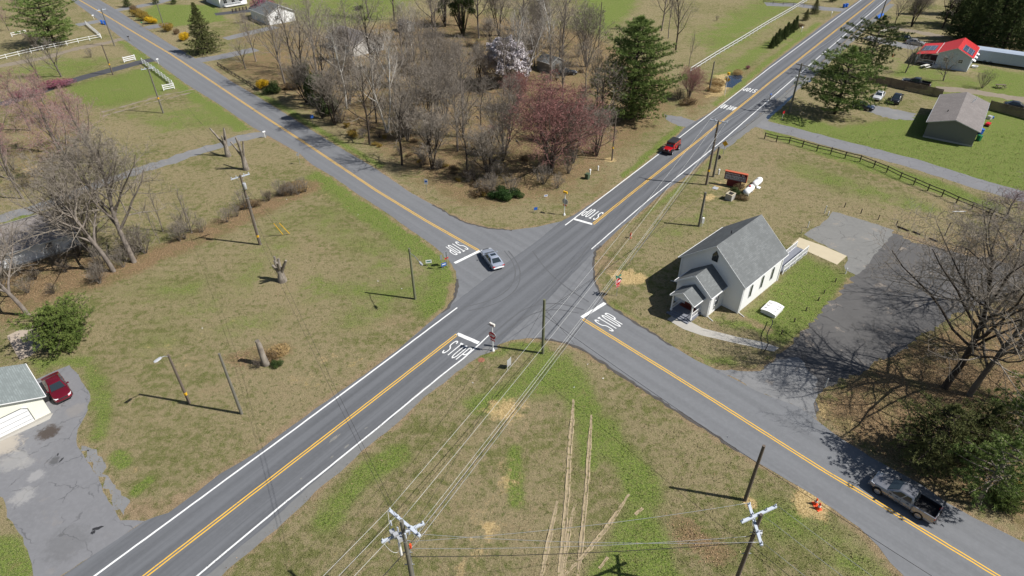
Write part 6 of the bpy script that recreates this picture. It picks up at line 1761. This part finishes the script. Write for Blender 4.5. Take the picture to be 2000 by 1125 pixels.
# ---- kinds
K = {}
B3 = dict(sub=(7, 5, 4), rat=(.46, .55, .55), twr=.0145)
K['vaseA'] = bare_kind(M['barkl'], M['twig'], seed=1, h=14, r0=.2, first=.3, limbs=13, ang=(30, 60), up=.12, **B3)
K['vaseB'] = bare_kind(M['barkd'], M['twig'], seed=2, h=14, r0=.19, first=.28, limbs=12, ang=(35, 65), up=.1, **B3)
K['multi'] = bare_kind(M['barkd'], M['twig'], seed=3, h=11, r0=.12, first=.25, limbs=7, ang=(30, 60), up=.1, sub=(7, 6, 5), rat=(.42, .55, .55), stems=5)
K['multi2'] = bare_kind(M['bark'], M['twig'], seed=13, h=11, r0=.11, first=.25, limbs=7, ang=(30, 62), up=.08, sub=(7, 6, 5), rat=(.45, .55, .55), stems=6)
K['syc'] = bare_kind(M['barkw'], M['twigl'], seed=4, h=20, r0=.2, first=.35, limbs=9, ang=(25, 55), up=.12, sub=(7, 6, 5), rat=(.34, .55, .55), wig=.2)
K['syc2'] = bare_kind(M['barkw'], M['twigl'], seed=5, h=20, r0=.2, first=.3, limbs=8, ang=(20, 50), up=.13, sub=(7, 6, 5), rat=(.38, .55, .55), wig=.2, stems=2)
K['oak'] = bare_kind(M['barkd'], M['twig'], seed=6, h=18, r0=.3, first=.26, limbs=16, ang=(42, 78), up=.07, sub=(9, 8, 6), rat=(.62, .56, .52), wig=.24, twr=.013)
K['oak2'] = bare_kind(M['bark'], M['twig'], seed=16, h=17, r0=.25, first=.25, limbs=13, ang=(35, 65), up=.09, sub=(8, 6, 5), rat=(.52, .52, .48), wig=.2)
K['red'] = bare_kind(M['bark'], M['twigr'], M['redbud'], seed=7, h=13.5, r0=.18, first=.15, limbs=10, ang=(38, 72), up=.06, sub=(7, 6, 5), rat=(.55, .55, .55), stems=5, bud=1, budsz=.06)
K['pink'] = bare_kind(M['bark'], mk('warm_pink_twigs', (.3, .22, .2), .95, .2, .5, 3, spec=.1), M['pinkbud'], seed=8, h=12, r0=.18, first=.25, limbs=11, ang=(32, 62), up=.1, sub=(7, 6, 5), rat=(.48, .55, .55), bud=2, budsz=.045)
K['small'] = bare_kind(M['bark'], M['twig'], seed=9, h=5.5, r0=.12, first=.15, limbs=10, ang=(35, 65), up=.08, sub=(7, 6), rat=(.55, .55, .5), stems=1, twr=.012)
K['brush'] = bare_kind(M['bark'], M['twig'], seed=10, h=3.6, r0=.035, first=.2, limbs=6, ang=(20, 58), up=.07, sub=(4, 3), rat=(.45, .5, .5), stems=9, twr=.011)
K['brush2'] = bare_kind(M['barkd'], M['twigd'], seed=11, h=2.6, r0=.04, first=.1, limbs=7, ang=(30, 70), up=.04, sub=(4, 4), rat=(.5, .55, .5), stems=7, twr=.011)
K['weep'] = bare_kind(M['bark'], mk('pinkish_twigs', (.33, .24, .24), .95, .2, .5, 3), seed=12, h=6.5, r0=.2, first=.35, limbs=14, ang=(55, 85), up=-.12, sub=(9, 7, 5), rat=(.75, .5, .45), wig=.15)
K['slim'] = bare_kind(M['barkl'], M['twig'], seed=14, h=9, r0=.09, first=.35, limbs=10, ang=(25, 50), up=.14, sub=(5, 4), rat=(.28, .5, .5))
K['tallw'] = bare_kind(M['barkl'], M['twig'], seed=15, h=17, r0=.33, first=.3, limbs=15, ang=(35, 68), up=.08, sub=(9, 7, 6), rat=(.5, .55, .52), wig=.22)
K['bigpine'] = pine_kind(M['barkd'], M['pine'], seed=21, h=19.5, rad=8.2, base=.04, whorls=25, per=9, tufts=26, tl=.5, tw=.08, dens=16, gap=.1, droop=.03)
K['pineB'] = pine_kind(M['barkd'], M['pine'], seed=22, h=12, rad=7.2, base=.12, whorls=11, per=8, tufts=24, tl=.55, tw=.1, dens=12, gap=.08, shape='round')
K['pineC'] = pine_kind(M['bark'], M['pined'], seed=23, h=12.5, rad=6.0, base=.25, whorls=11, per=7, tufts=15, tl=.5, tw=.12, dens=12, gap=.15, shape='round')
K['spruce'] = pine_kind(M['barkd'], M['cedar'], seed=24, h=12.3, rad=4.8, base=.05, whorls=20, per=9, tufts=10, tl=.45, tw=.12, dens=10, gap=.05, shape='cone', droop=.07)
K['cedar'] = pine_kind(M['barkd'], M['cedar'], seed=25, h=9.5, rad=4.6, base=.1, whorls=15, per=9, tufts=19, tl=.36, tw=.065, dens=15, gap=.1, shape='round')
K['tallcon'] = pine_kind(M['barkd'], M['pined'], seed=26, h=15, rad=4.2, base=.06, whorls=18, per=7, tufts=11, tl=.55, tw=.15, dens=10, gap=.05, shape='cone')
K['greenp'] = pine_kind(M['barkl'], M['pine'], seed=27, h=8.5, rad=3.6, base=.3, whorls=9, per=6, tufts=20, tl=.34, tw=.045, dens=20, gap=.15, shape='round')
K['bushround'] = pine_kind(M['barkd'], M['bush'], seed=28, h=5.0, rad=3.7, base=.02, whorls=13, per=12, tufts=20, tl=.26, tw=.05, dens=15, shape='round')
K['hedgecon'] = pine_kind(M['barkd'], M['pined'], seed=29, h=3.4, rad=1.0, base=.03, whorls=10, per=7, tufts=5, tl=.35, tw=.11, dens=10, shape='cone')
K['holly'] = leaf_kind(M['bark'], M['holly'], seed=31, blobs=[(0, 0, .8, 1.6, 1.2, .85), (1.5, .6, .8, 1.1, 1.0, .75), (-1.6, .3, .6, 1.0, .9, .6), (.4, -.9, .6, .9, .6, .55), (-.5, 1.0, 1.1, .9, .8, .7), (2.4, .2, .5, .7, .6, .5)], n=9000, sz=.1, inner=.3)
K['shrub'] = leaf_kind(M['bark'], M['brownbrush'], seed=32, blobs=[(0, 0, .6, 1.0, .8, .65), (.8, .5, .4, .7, .8, .5), (-.6, -.5, .45, .7, .6, .5)], n=2000, sz=.075, inner=.2, stems=26)
K['shrubg'] = leaf_kind(M['bark'], M['ivy'], seed=33, blobs=[(0, 0, .7, 1.1, .9, .7), (.9, .3, .9, .7, .8, .8), (-.8, .5, .6, .7, .6, .6), (.2, -.7, .5, .7, .5, .5)], n=3400, sz=.085, inner=.25, stems=20)
K['fors'] = leaf_kind(M['bark'], M['forsythia'], "blossom", seed=34, blobs=[(0, 0, .8, 1.1, .9, .8), (.9, .3, .9, .7, .7, .8), (-.9, -.3, .7, .7, .6, .6), (.1, .8, 1.2, .5, .5, .6), (-.2, -.8, .6, .6, .5, .5)], n=3400, sz=.085, inner=.2, stems=24)
K['forsd'] = leaf_kind(M['bark'], M['forsd'], "blossom", seed=35, blobs=[(0, 0, .7, 1.0, .9, .75), (-.9, .3, .8, .7, .7, .7), (.9, -.4, .6, .7, .6, .6), (.2, .8, 1.0, .5, .5, .6)], n=2400, sz=.08, inner=.2, stems=24)
K['redbush'] = leaf_kind(M['bark'], M['magenta'], "blossom", seed=36, blobs=[(0, 0, 1.2, 1.6, 1.3, 1.1)], n=2600, sz=.09, inner=.3, stems=14)
K['grassclump'] = leaf_kind(M['bark'], M['gold'], "blades", seed=37, blobs=[(0, 0, .35, 1.2, 1.0, .5)], n=1500, sz=.12, thin=.2, stems=2)
K['ivyclad'] = leaf_kind(M['barkd'], M['ivy'], seed=38, blobs=[(0, 0, 4, .8, .8, 4), (1.6, .3, 9, 2.2, 1.8, 1.8), (-1.8, 0, 8, 1.8, 1.5, 1.6), (.5, 1.5, 11, 1.6, 1.5, 1.8), (-.8, -1.2, 10.2, 1.5, 1.4, 1.5), (2.6, -.8, 7, 1.3, 1.2, 1.1), (-2.6, .8, 6, 1.2, 1.0, 1.0)], n=9000, sz=.17, inner=.15, h=4, stems=16)
mg = bare_mesh(seed=41, h=7.5, r0=.16, first=.12, limbs=10, ang=(30, 65), up=.08, sub=(7, 6, 5), rat=(.55, .5, .5), stems=3, bud=12, budsz=.115)
K['magn'] = Kind([("trunk", mg[0].mesh("trunk", M['barkl'], True)), ("crown", mg[1].mesh("crown", M['twig'])), ("blossom", mg[2].mesh("blossom", M['magnolia']))])
# dead pollarded stumps
def stump(seed, h, r0, n, la, m, label, px, name="dead_tree"):
    r = random.Random(seed); o = thing(name, label, "dead tree", G(*px))
    b = MB().tube([(0, 0, -.1), (.03, .02, h * .35), (0, .05, h * .62)], [r0 * 1.5, r0, r0 * .85], 10); b.build("trunk", m, o, angle=60)
    for k in range(n):
        a = 2 * math.pi * k / n + r.uniform(-.4, .4); L = h * r.uniform(.35, .75); tl = r.uniform(.1, la)
        p0 = Vector((math.cos(a) * r0 * .4, math.sin(a) * r0 * .4, h * r.uniform(.3, .58))); e = p0 + Vector((math.cos(a) * tl, math.sin(a) * tl, 1)).normalized() * L
        MB().tube([p0, p0.lerp(e, .5) + rv(r) * .06, e], [r0 * .55, r0 * .45, r0 * .36], 8).build("cut_limb", m, o, angle=60)
stump(1, 3.6, .42, 6, .7, M['stub'], "thick pollarded tree stump with cut limbs on the left field", (552, 549))
stump(2, 4.8, .38, 4, .5, M['stub'], "pollarded dead tree by the gravel drive, left of two", (446, 305))
stump(3, 5.2, .38, 4, .5, M['stub'], "pollarded dead tree by the gravel drive, right of two", (481, 331))
o = thing("broken_tree", "tall broken grey trunk standing in brush beside the near road", "dead tree", G(520, 712)); MB().tube([(0, 0, -.1), (-.1, 0, 1.4), (-.15, .1, 2.7), (-.22, .12, 3.4)], [.42, .33, .3, .22], 10).build("trunk", M['stub'], o, angle=60); MB().tube([(-.15, .1, 2.8), (-.3, -.1, 3.5)], [.15, .1], 8).build("cut_limb", M['stub'], o)
# ---- named individuals
W = "trees of the wood"
K['bigpine'].put("pine_tree", (1232, 232), "big bright green pine at the right end of the wood", rz=.6)
K['pineB'].put("pine_tree", (1630, 222), "broad dark pine leaning over the parked cars beside the main road", rz=1, sc=1.08)
K['pineC'].put("pine_tree", (1690, 150), "second pine behind the broad one, with open crown over the red house yard", rz=2, sc=1.05)
K['pineB'].put("pine_tree", (108, 88), "large bushy pine above the white rail fence at top left", rz=3.1, sc=1.1)
K['spruce'].put("spruce_tree", (404, 104), "dark conical spruce beside yellow forsythia on the far left road", rz=.3)
K['bushround'].put("evergreen_bush", (131, 668), "round bright evergreen bush beside the pinkish slab", cat="bush")
K['cedar'].put("cedar_tree", (1805, 905), "dark cedar overhanging the road beside the grey pickup", rz=.5, sc=.8)
K['cedar'].put("cedar_tree", (1885, 905), "second cedar right of the one beside the pickup", rz=2.5, sc=(.6, .6, .8))
K['greenp'].put("young_pine", (1905, 985), "bright green young pine at the lower right corner of the trees", rz=1, sc=.95)
K['greenp'].put("young_pine", (1965, 900), "bright green young pine at the right edge above the lower one", rz=4, sc=1.05)
K['bushround'].put("evergreen_bush", (1955, 985), "small green bush in the lower right leaf litter", sc=.45, cat="bush")
K['forsd'].put("yellow_shrub", (1990, 965), "faded yellow shrub at the right edge beside small drive", sc=.9, cat="shrub")
K['oak'].put("bare_oak", (1845, 757), "large dark bare oak leaning over the church parking lot", rz=.4, sc=(1.25, 1.25, 1.1))
K['oak2'].put("bare_oak", (1893, 772), "dark forked bare tree just right of the large oak", rz=2.2, sc=(1.2, 1.2, 1.12))
K['oak'].put("bare_oak", (1985, 690), "bare oak at the right edge behind the large oak", rz=3.3, sc=.85)
K['oak2'].put("bare_oak", (1935, 590), "spreading bare tree behind the parking lot at the right edge", rz=.9, sc=1.05)
K['oak'].put("bare_oak", (2060, 800), "bare tree crown reaching in from the right border", rz=5, sc=.8)
K['weep'].put("bare_shrub_tree", (1965, 425), "dense dark rounded bare tree at the end of the brown fence", rz=1, sc=(.8, .8, .75))
K['magn'].put("magnolia_tree", (990, 168), "white blossoming magnolia in the wood", rz=.5, sc=1.55)
K['red'].put("red_maple", (1075, 335), "large red budding maple at the front edge of the wood", rz=.3, sc=(1.35, 1.35, 1.2))
K['red'].put("red_maple", (1010, 215), "smaller red budding maple behind the large one", rz=2, sc=.6)
K['red'].put("red_bush", (1345, 192), "red twigged tree right of the big pine", rz=1.2, sc=(.55, .55, .52))
K['redbush'].put("redbud_shrub", (518, 33), "purple red budding tree before the white outbuilding", sc=2.6, cat="shrub")
K['redbush'].put("redbud_shrub", (112, 172), "magenta flowering shrub at the end of the black driveway", sc=(2.6, 1.1, .9), rz=.5, cat="shrub")
K['redbush'].put("redbud_shrub", (55, 190), "magenta flowering shrub further left along the black driveway", sc=(2.4, 1.1, .8), rz=.3, cat="shrub")
SY = "pale barked sycamores in the wood"
K['syc'].put("sycamore_tree", (677, 213), "slender white barked sycamore at the left of the wood", SY, 1.0, .2)
K['syc2'].put("sycamore_tree", (757, 258), "forked pale sycamore standing in the front of the wood", SY, 1.05, 1.2)
K['syc'].put("sycamore_tree", (1008, 172), "pale straight sycamore beside the white magnolia", SY, .95, 2.4)
K['syc2'].put("sycamore_tree", (1024, 168), "pale sycamore with spreading limbs right of the magnolia", SY, .9, 3.6)
K['syc'].put("sycamore_tree", (1074, 158), "many limbed pale sycamore nearest the dark car in the wood", SY, 1.05, 4.4)
K['syc2'].put("sycamore_tree", (807, 108), "white forked sycamore beside the small grey shed", SY, .75, 5.2)
spec = [ # px, kind, scale, words
 ((557, 166), 'vaseA', .85, "bare tree nearest the yellow forsythia in the wood"), ((598, 188), 'vaseB', .95, "bare tree above the ivy clump by the left road"), ((640, 215), 'vaseB', .9, "bare dark tree right of the small blue sign"),
 ((655, 244), 'multi', .9, "bare many stemmed tree at the road edge by the blue sign"), ((700, 175), 'vaseA', .95, "bare tree between the slender sycamore and the block walled house"), ((728, 160), 'vaseB', 1.0, "bare dark tree before the whitewashed gable"),
 ((905, 268), 'vaseA', .8, "bare grey tree with fan crown in the middle of the wood"), ((842, 262), 'multi2', 1.0, "bushy bare tree left of the fan crowned one"), ((845, 330), 'multi', .85, "bare tree throwing shadows on the left road"),
 ((913, 333), 'vaseB', .62, "slim bare tree behind the white and blue sign"), ((722, 282), 'vaseB', .85, "bare tree at the road edge of the wood right of the faded yellow undergrowth"), ((785, 322), 'vaseB', .8, "bare tree at the road edge of the wood, midway to the holly bush"), ((955, 348), 'multi', .75, "bare tree over the dark holly bush"), ((985, 300), 'multi2', .8, "bare tree left of the large red maple"),
 ((1120, 318), 'multi2', .75, "bare greyish tree right of the large red maple"), ((1165, 305), 'multi', .7, "bare tree beside the thin yellow tagged pole"), ((1172, 262), 'vaseB', .75, "bare tree below the big pine"),
 ((868, 235), 'multi2', .9, "round grey bare tree left of the magnolia"), ((815, 205), 'vaseA', .8, "bare tree in the middle of the wood behind the forked sycamore"), ((880, 190), 'multi2', .9, "broad grey bare tree above the fan crowned one"),
 ((735, 240), 'vaseB', .7, "bare tree just left of the forked sycamore"), ((775, 215), 'vaseA', .7, "bare tree just right of the forked sycamore"), ((620, 150), 'vaseA', .95, "bare tree before the dark wall of the block walled house"), ((575, 135), 'vaseB', .9, "bare tree at the back left of the wood"),
 ((660, 165), 'vaseB', .85, "dark bare tree behind the slender sycamore"), ((845, 75), 'vaseB', 1.0, "bare tree left of the ivy clad trunk"), ((935, 75), 'vaseA', 1.0, "bare tree right of the ivy clad trunk"), ((975, 70), 'multi', 1.1, "tangled bare tree at the back of the wood"),
 ((1050, 95), 'oak2', .8, "wide pale bare tree at the back of the wood"), ((1098, 105), 'vaseA', 1.0, "bare tree left of the dark thin pole"), ((1145, 130), 'multi2', 1.0, "bare tree left of the big pine's top"), ((1020, 60), 'vaseA', 1.0, "bare tree topping the upper edge of the wood"),
 ((1075, 60), 'oak2', .75, "bare tree beside the lush green strip at top"), ((900, 50), 'multi2', 1.2, "brown thicket tree at the top of the wood"), ((770, 40), 'vaseB', .9, "bare tree behind the small grey shed"), ((720, 35), 'vaseA', .8, "bare tree behind the block walled house"),
 ((1320, 98), 'vaseB', .85, "dark forked bare tree in the far field right of the big pine"), ((1292, 60), 'vaseA', .85, "bare tree above the big pine's crown"), ((1305, 75), 'slim', 1.2, "thin bare tree behind the big pine"), ((1345, 132), 'slim', .8, "leaning bare sapling beside the red twigged tree"),
 ((1745, 52), 'oak2', .55, "dark bare tree near the far picnic tables"), ((1780, 52), 'multi', .8, "bare tree with golden leaves near the far lane"), ((1768, 142), 'small', 1.15, "rounded bare tree before the red roofed house"), ((1842, 158), 'small', .95, "low bare tree beside the red roofed house gable"), ((1918, 172), 'brush', 1.3, "vase shaped bare shrub on the right lawn"), ((1840, 55), 'vaseB', .8, "bare tree behind the red roofed house"),
 ((262, 512), 'tallw', .98, "tall pale bare tree at the hedge corner by the white ranch house"), ((222, 530), 'tallw', .9, "tall bare tree left of the hedge corner one"), ((185, 500), 'multi2', .75, "many stemmed bare tree beside the white ranch house end"), ((45, 388), 'pink', 1.15, "bare tree beside the gravel drive at the left edge"),
 ((155, 352), 'pink', 1.2, "bare tree standing by the bend of the gravel drive"), ((55, 616), 'tallw', .72, "leaning pale bare tree near the round evergreen bush"), ((20, 580), 'oak2', .5, "bare tree at the left edge under the ranch house"), ((375, 455), 'slim', .75, "slim bare sapling in the hedge below the gravel drive"), ((318, 452), 'slim', .7, "slim bare sapling left in the hedge"), ((305, 460), 'slim', .55, "thin stem cluster tree in the hedge"),
 ((120, 150), 'small', 1.35, "rounded bare ornamental tree beside the black driveway"), ((76, 152), 'small', 1.0, "small pale trunked tree on the left lawn"), ((178, 112), 'brush', .8, "small bare tree between the lane and black driveway"), ((18, 60), 'pink', .6, "bare orange barked tree at the far left edge"), ((45, 35), 'pink', .6, "bare pinkish tree left of the bushy pine"),
 ((480, 135), 'small', 1.1, "brown rounded bare bush tree beside the left road"), ((475, 45), 'brush', 1.2, "bare brown shrub tree behind the spruce"), ((75, 100), 'multi', .4, "dark bare thicket below the bushy pine"), ((1400, 40), 'brush', .5, "tiny bare bush in the far field"), ((500, 120), 'vaseA', .6, "small bare tree at the left of the wood")]
for i, (px, k, s, lb) in enumerate(spec):
    s *= {'vaseA': 1.42, 'vaseB': 1.4, 'multi': 1.4, 'multi2': 1.4, 'tallw': 1.15, 'slim': 1.3, 'small': 1.25}.get(k, 1.0)
    rr = random.Random(100 + i); K[k].put("bare_tree", px, lb, None, (s * rr.uniform(.92, 1.08), s * rr.uniform(.92, 1.08), s), rr.uniform(0, 6.28))
wood = [(520, 165), (600, 120), (900, 60), (1140, 80), (1180, 230), (1190, 320), (1100, 370), (950, 385), (850, 345), (700, 265)]
def inpoly(x, y, P):
    c = False
    for i in range(len(P)):
        a, b_ = P[i], P[(i + 1) % len(P)]
        if (a[1] > y) != (b_[1] > y) and x < (b_[0] - a[0]) * (y - a[1]) / (b_[1] - a[1]) + a[0]: c = not c
    return c
WB = "bare trees crowding the wood"
rr = random.Random(55); done = [G(*q[0]) for q in spec]; cnt = 0
while cnt < 34:
    x, y = rr.uniform(510, 1190), rr.uniform(70, 345)
    P = G(x, y)
    if not inpoly(x, y, wood) or min((P - q).length for q in done) < 4.2: continue
    if G(722, 95).x - 14 < P.x < G(722, 95).x + 6 and abs(P.y - G(722, 95).y) < 9: continue
    s = rr.uniform(.8, 1.25) * (.75 + .3 * (345 - y) / 275); done.append(P); cnt += 1
    K[rr.choice(['vaseA', 'vaseB', 'multi', 'multi2', 'vaseA'])].put("bare_tree", (x, y), "bare grey tree crowded among its neighbours in the wood", WB, (s, s, s * rr.uniform(.9, 1.1)), rr.uniform(0, 6.28))
RT_ = "pink budding trees on the left side"
for i, (px, s, lb) in enumerate((((118, 300), 1.0, "pink budding tree above the gravel drive, in the middle"), ((170, 285), .8, "pink budding tree above the gravel drive, rightmost"), ((60, 255), .9, "pink budding tree above the gravel drive, upper left"), ((10, 300), 1.0, "pink budding tree at the left edge"), ((25, 350), .8, "pink budding tree beside the gravel drive at the left edge"), ((100, 230), .7, "pink budding tree below the magenta shrub"), ((190, 318), .95, "pink budding tree overhanging the gravel drive on the right"))):
    K['pink'].put("pink_budding_tree", px, lb, RT_, s * 1.15, i * 1.3)
K['pink'].put("pink_budding_tree", (20, 505), "reddish budding tree before the white ranch house", sc=.45)
# evergreens at the back
for i, (px, k, s, lb) in enumerate((((905, 72), 'ivyclad', 1.0, "ivy clad dark trunk at the top of the wood"), ((870, 52), 'ivyclad', .8, "second ivy clad trunk left of the first"), ((1868, 78), 'tallcon', .9, "dark conifer behind the trailer, leftmost"), ((1912, 90), 'tallcon', 1.0, "dark conifer behind the trailer, middle"), ((1958, 98), 'tallcon', 1.0, "dark conifer behind the trailer, right"), ((2008, 112), 'tallcon', 1.05, "dark conifer behind the trailer at the right border"), ((1905, 55), 'tallcon', 1.0, "dark conifer in the back row at top right"), ((1965, 62), 'tallcon', 1.1, "dark conifer in the back row at the top right corner"), ((1858, 48), 'tallcon', .95, "dark conifer left of the trailer conifers"),
        ((1888, 85), 'tallcon', .8, "dark conifer at the left end of the trailer row"), ((1937, 78), 'tallcon', 1.2, "tall dark conifer standing between the two conifer rows"), ((1988, 88), 'tallcon', 1.25, "tall dark conifer near the right border between the rows"), ((1925, 60), 'tallcon', 1.15, "dark conifer filling the gap above the trailer"), ((1885, 30), 'tallcon', 1.2, "dark conifer cut by the top edge, left"), ((1940, 30), 'tallcon', 1.2, "dark conifer cut by the top edge, middle"), ((1990, 38), 'tallcon', 1.2, "dark conifer cut by the top edge at the corner"), ((630, 232), 'ivyclad', .75, "ivy covered tree by the left road behind the blue sign"), ((602, 196), 'ivyclad', .65, "ivy covered tree further up the left road"), ((250, 14), 'tallcon', .35, "small dark conifer by the far forsythia hedge"), ((305, 8), 'tallcon', .3, "small dark conifer at the top left lawn"), ((340, 8), 'tallcon', .3, "small dark conifer right of the thin pale pole"), ((215, -2), 'tallcon', .4, "dark conifer at the top beside the far left road"), ((1785, 28), 'spruce', .5, "olive evergreen among far bare trees"), ((1590, 27), 'spruce', .36, "cone shaped evergreen at the top of the roadside hedge"), ((1626, 4), 'tallcon', .3, "dark evergreen at the far drive"), ((1573, 40), 'spruce', .27, "short evergreen next to the cone shaped one"))):
    K[k].put("evergreen_tree", px, lb, None, s, i)
for i in range(9):
    u = i / 8; K['hedgecon'].put("hedge_conifer", (1506 + 46 * u, 94 - 36 * u), "dark hedge conifer in the row along the far main road", "hedge conifers along the far main road", .8 + .25 * ((i * 7) % 3) / 2, i * 2.0, cat="shrub")
# shrubs
for i, (px, k, s, lb) in enumerate((((985, 388), 'holly', 1.0, "dark green holly bush at the front corner of the wood"), ((945, 380), 'shrub', 1.3, "brown brush left of the dark holly bush"), ((1443, 371), 'shrub', 1.0, "brownish shrub right under the church sign"), ((1436, 382), 'shrubg', .75, "olive shrub behind the square open box"), ((1447, 390), 'shrub', .8, "brown shrub before the nearer propane tank"),
        ((515, 172), 'fors', 1.25, "bright yellow forsythia at the left front of the wood"), ((533, 182), 'shrubg', 1.5, "dark green shrub right of the bright forsythia"), ((362, 78), 'fors', 1.3, "bright yellow forsythia left of the dark spruce"), ((330, 60), 'forsd', 1.6, "faded brown forsythia by the thin pale pole"), ((345, 66), 'shrub', 1.2, "brown shrub between the forsythias"),
        ((262, 22), 'shrub', 1.6, "brown green shrub at the top of the forsythia hedge"), ((272, 32), 'forsd', 1.5, "faded forsythia in the far hedge, upper"), ((284, 40), 'forsd', 1.5, "faded forsythia in the far hedge, middle"), ((297, 46), 'fors', 1.2, "yellow forsythia at the lower end of the far hedge"), ((605, 150), 'fors', .7, "small yellow bush deep in the wood"),
        ((622, 205), 'shrubg', 1.9, "green ivy clump by the left road"), ((640, 222), 'shrubg', 1.7, "green ivy shrub beside the blue sign"), ((570, 175), 'shrub', 1.5, "brown green bush behind the yellow forsythia"), ((690, 268), 'forsd', 1.0, "faded yellow undergrowth at the road edge of the wood"), ((1325, 195), 'brush2', 1.2, "brown brush at the foot of the big pine"), ((1345, 205), 'shrub', 1.4, "brown brush beside the red twigged tree"),
        ((535, 700), 'shrub', .8, "brown brush round the broken trunk"), ((505, 718), 'brush2', .55, "dead brush left of the broken trunk"), ((545, 690), 'grassclump', 1.0, "dry grass clump behind the broken trunk"), ((540, 715), 'shrubg', .5, "green weeds before the broken trunk"), ((560, 375), 'shrub', 1.3, "brown brush pile at the upper end of the hedge"), ((585, 370), 'grassclump', 1.6, "straw coloured brush at the hedge end"), ((525, 392), 'brush2', .8, "bare brush in the upper hedge"), ((490, 405), 'shrub', 1.2, "brown brush in the middle of the hedge"),
        ((1400, 165), 'grassclump', 1.5, "golden dry grass clump left of the ditch water"), ((1395, 178), 'grassclump', 1.3, "golden dry grass clump below the ditch"), ((1440, 145), 'grassclump', 1.2, "golden dry grass behind the ditch water"), ((1460, 135), 'redbush', .4, "purplish weeds along the ditch"), ((700, 20), 'shrubg', 1.0, "green bush behind the block walled house"), ((1560, 52), 'shrub', .9, "brown bush in the roadside hedge row"))):
    rr = random.Random(300 + i); K[k].put("shrub", px, lb, None, (s * rr.uniform(.9, 1.15), s * rr.uniform(.9, 1.15), s), rr.uniform(0, 6.28), cat="shrub")
rr = random.Random(77)
UG = "bare undergrowth in the wood"
cnt = 0
while cnt < 95:
    x, y = rr.uniform(500, 1200), rr.uniform(60, 385)
    if not inpoly(x, y, wood) or rr.random() > (y + 60) / 330: continue
    k = rr.choice(['brush', 'brush', 'brush2', 'brush', 'shrub']); s = rr.uniform(.8, 1.5) * (.6 if k == 'shrub' else 1)
    K[k].put("undergrowth_shrub", (x, y), "low bare undergrowth shrub among the trees of the wood", UG, (s, s, s * rr.uniform(.7, 1.1)), rr.uniform(0, 6.28), cat="shrub"); cnt += 1
UH = "bare brush in the left hedge line"
for i in range(26):
    u = rr.random() ** .8; x = 175 + (600 - 175) * u; y = 545 + (368 - 545) * u + rr.uniform(-14, 6)
    k = rr.choice(['brush', 'slim', 'brush']); s = rr.uniform(.8, 1.5) * (.35 if k == 'slim' else 1) * (1.2 - .6 * u)
    K[k].put("hedge_brush", (x, y), "low bare brush growing in the left hedge line", UH, (s, s, s), rr.uniform(0, 6.28), cat="shrub")
UR = "bare brush below the ranch house"
for i in range(14):
    x, y = rr.uniform(0, 210), rr.uniform(500, 585); s = rr.uniform(.6, 1.1)
    K[rr.choice(['brush', 'brush2'])].put("hedge_brush", (x, y), "bare brush in the thicket before the white ranch house", UR, (s, s, s), rr.uniform(0, 6.28), cat="shrub")
UL = "bare brush on the far left lawn"
for i in range(12):
    x, y = rr.uniform(0, 190), rr.uniform(200, 380); s = rr.uniform(.6, 1.2)
    K[rr.choice(['brush', 'brush'])].put("lawn_brush", (x, y), "grey bare brush among the pink budding trees", UL, (s, s, s), rr.uniform(0, 6.28), cat="shrub")

FB = "fallen branches on the wood floor"
for i in range(16):
    x, y = rr.uniform(560, 1150), rr.uniform(150, 370)
    if not inpoly(x, y, wood): continue
    r2 = random.Random(900 + i); L = r2.uniform(2, 4.5); a = r2.uniform(0, 6.28); d = Vector((math.cos(a), math.sin(a), 0)); b = MB()
    b.tube([Vector((0, 0, .08)), d * L * .5 + Vector((r2.uniform(-.2, .2), r2.uniform(-.2, .2), .2)), d * L + Vector((0, 0, .1))], [.11, .08, .03], 6)
    for k in range(4):
        q = d * L * r2.uniform(.3, .9) + Vector((0, 0, .14)); e = (d + rv(r2) * .9); e.z = abs(e.z) * .5; b.tube([q, q + e.normalized() * r2.uniform(.5, 1.2)], [.035, .012], 4)
    b.solo("fallen_branch", M['barkl'], "pale fallen branch lying on the wood floor", "branch", G(x, y), 0, FB)

UE = "brown brush along the road edge of the wood"
for i in range(34):
    u = rr.random(); x = 645 + 300 * u + rr.uniform(-6, 22); y = 252 + 138 * u - rr.uniform(4, 26); s = rr.uniform(.5, 1.0)
    k = rr.choice(['brush', 'brush2', 'shrub', 'brush2', 'forsd']); s *= .65 if k in ('shrub', 'forsd') else 1
    K[k].put("edge_brush", (x, y), "brown and straw coloured brush along the left road edge of the wood", UE, (s, s, s * rr.uniform(.7, 1.1)), rr.uniform(0, 6.28), cat="shrub")
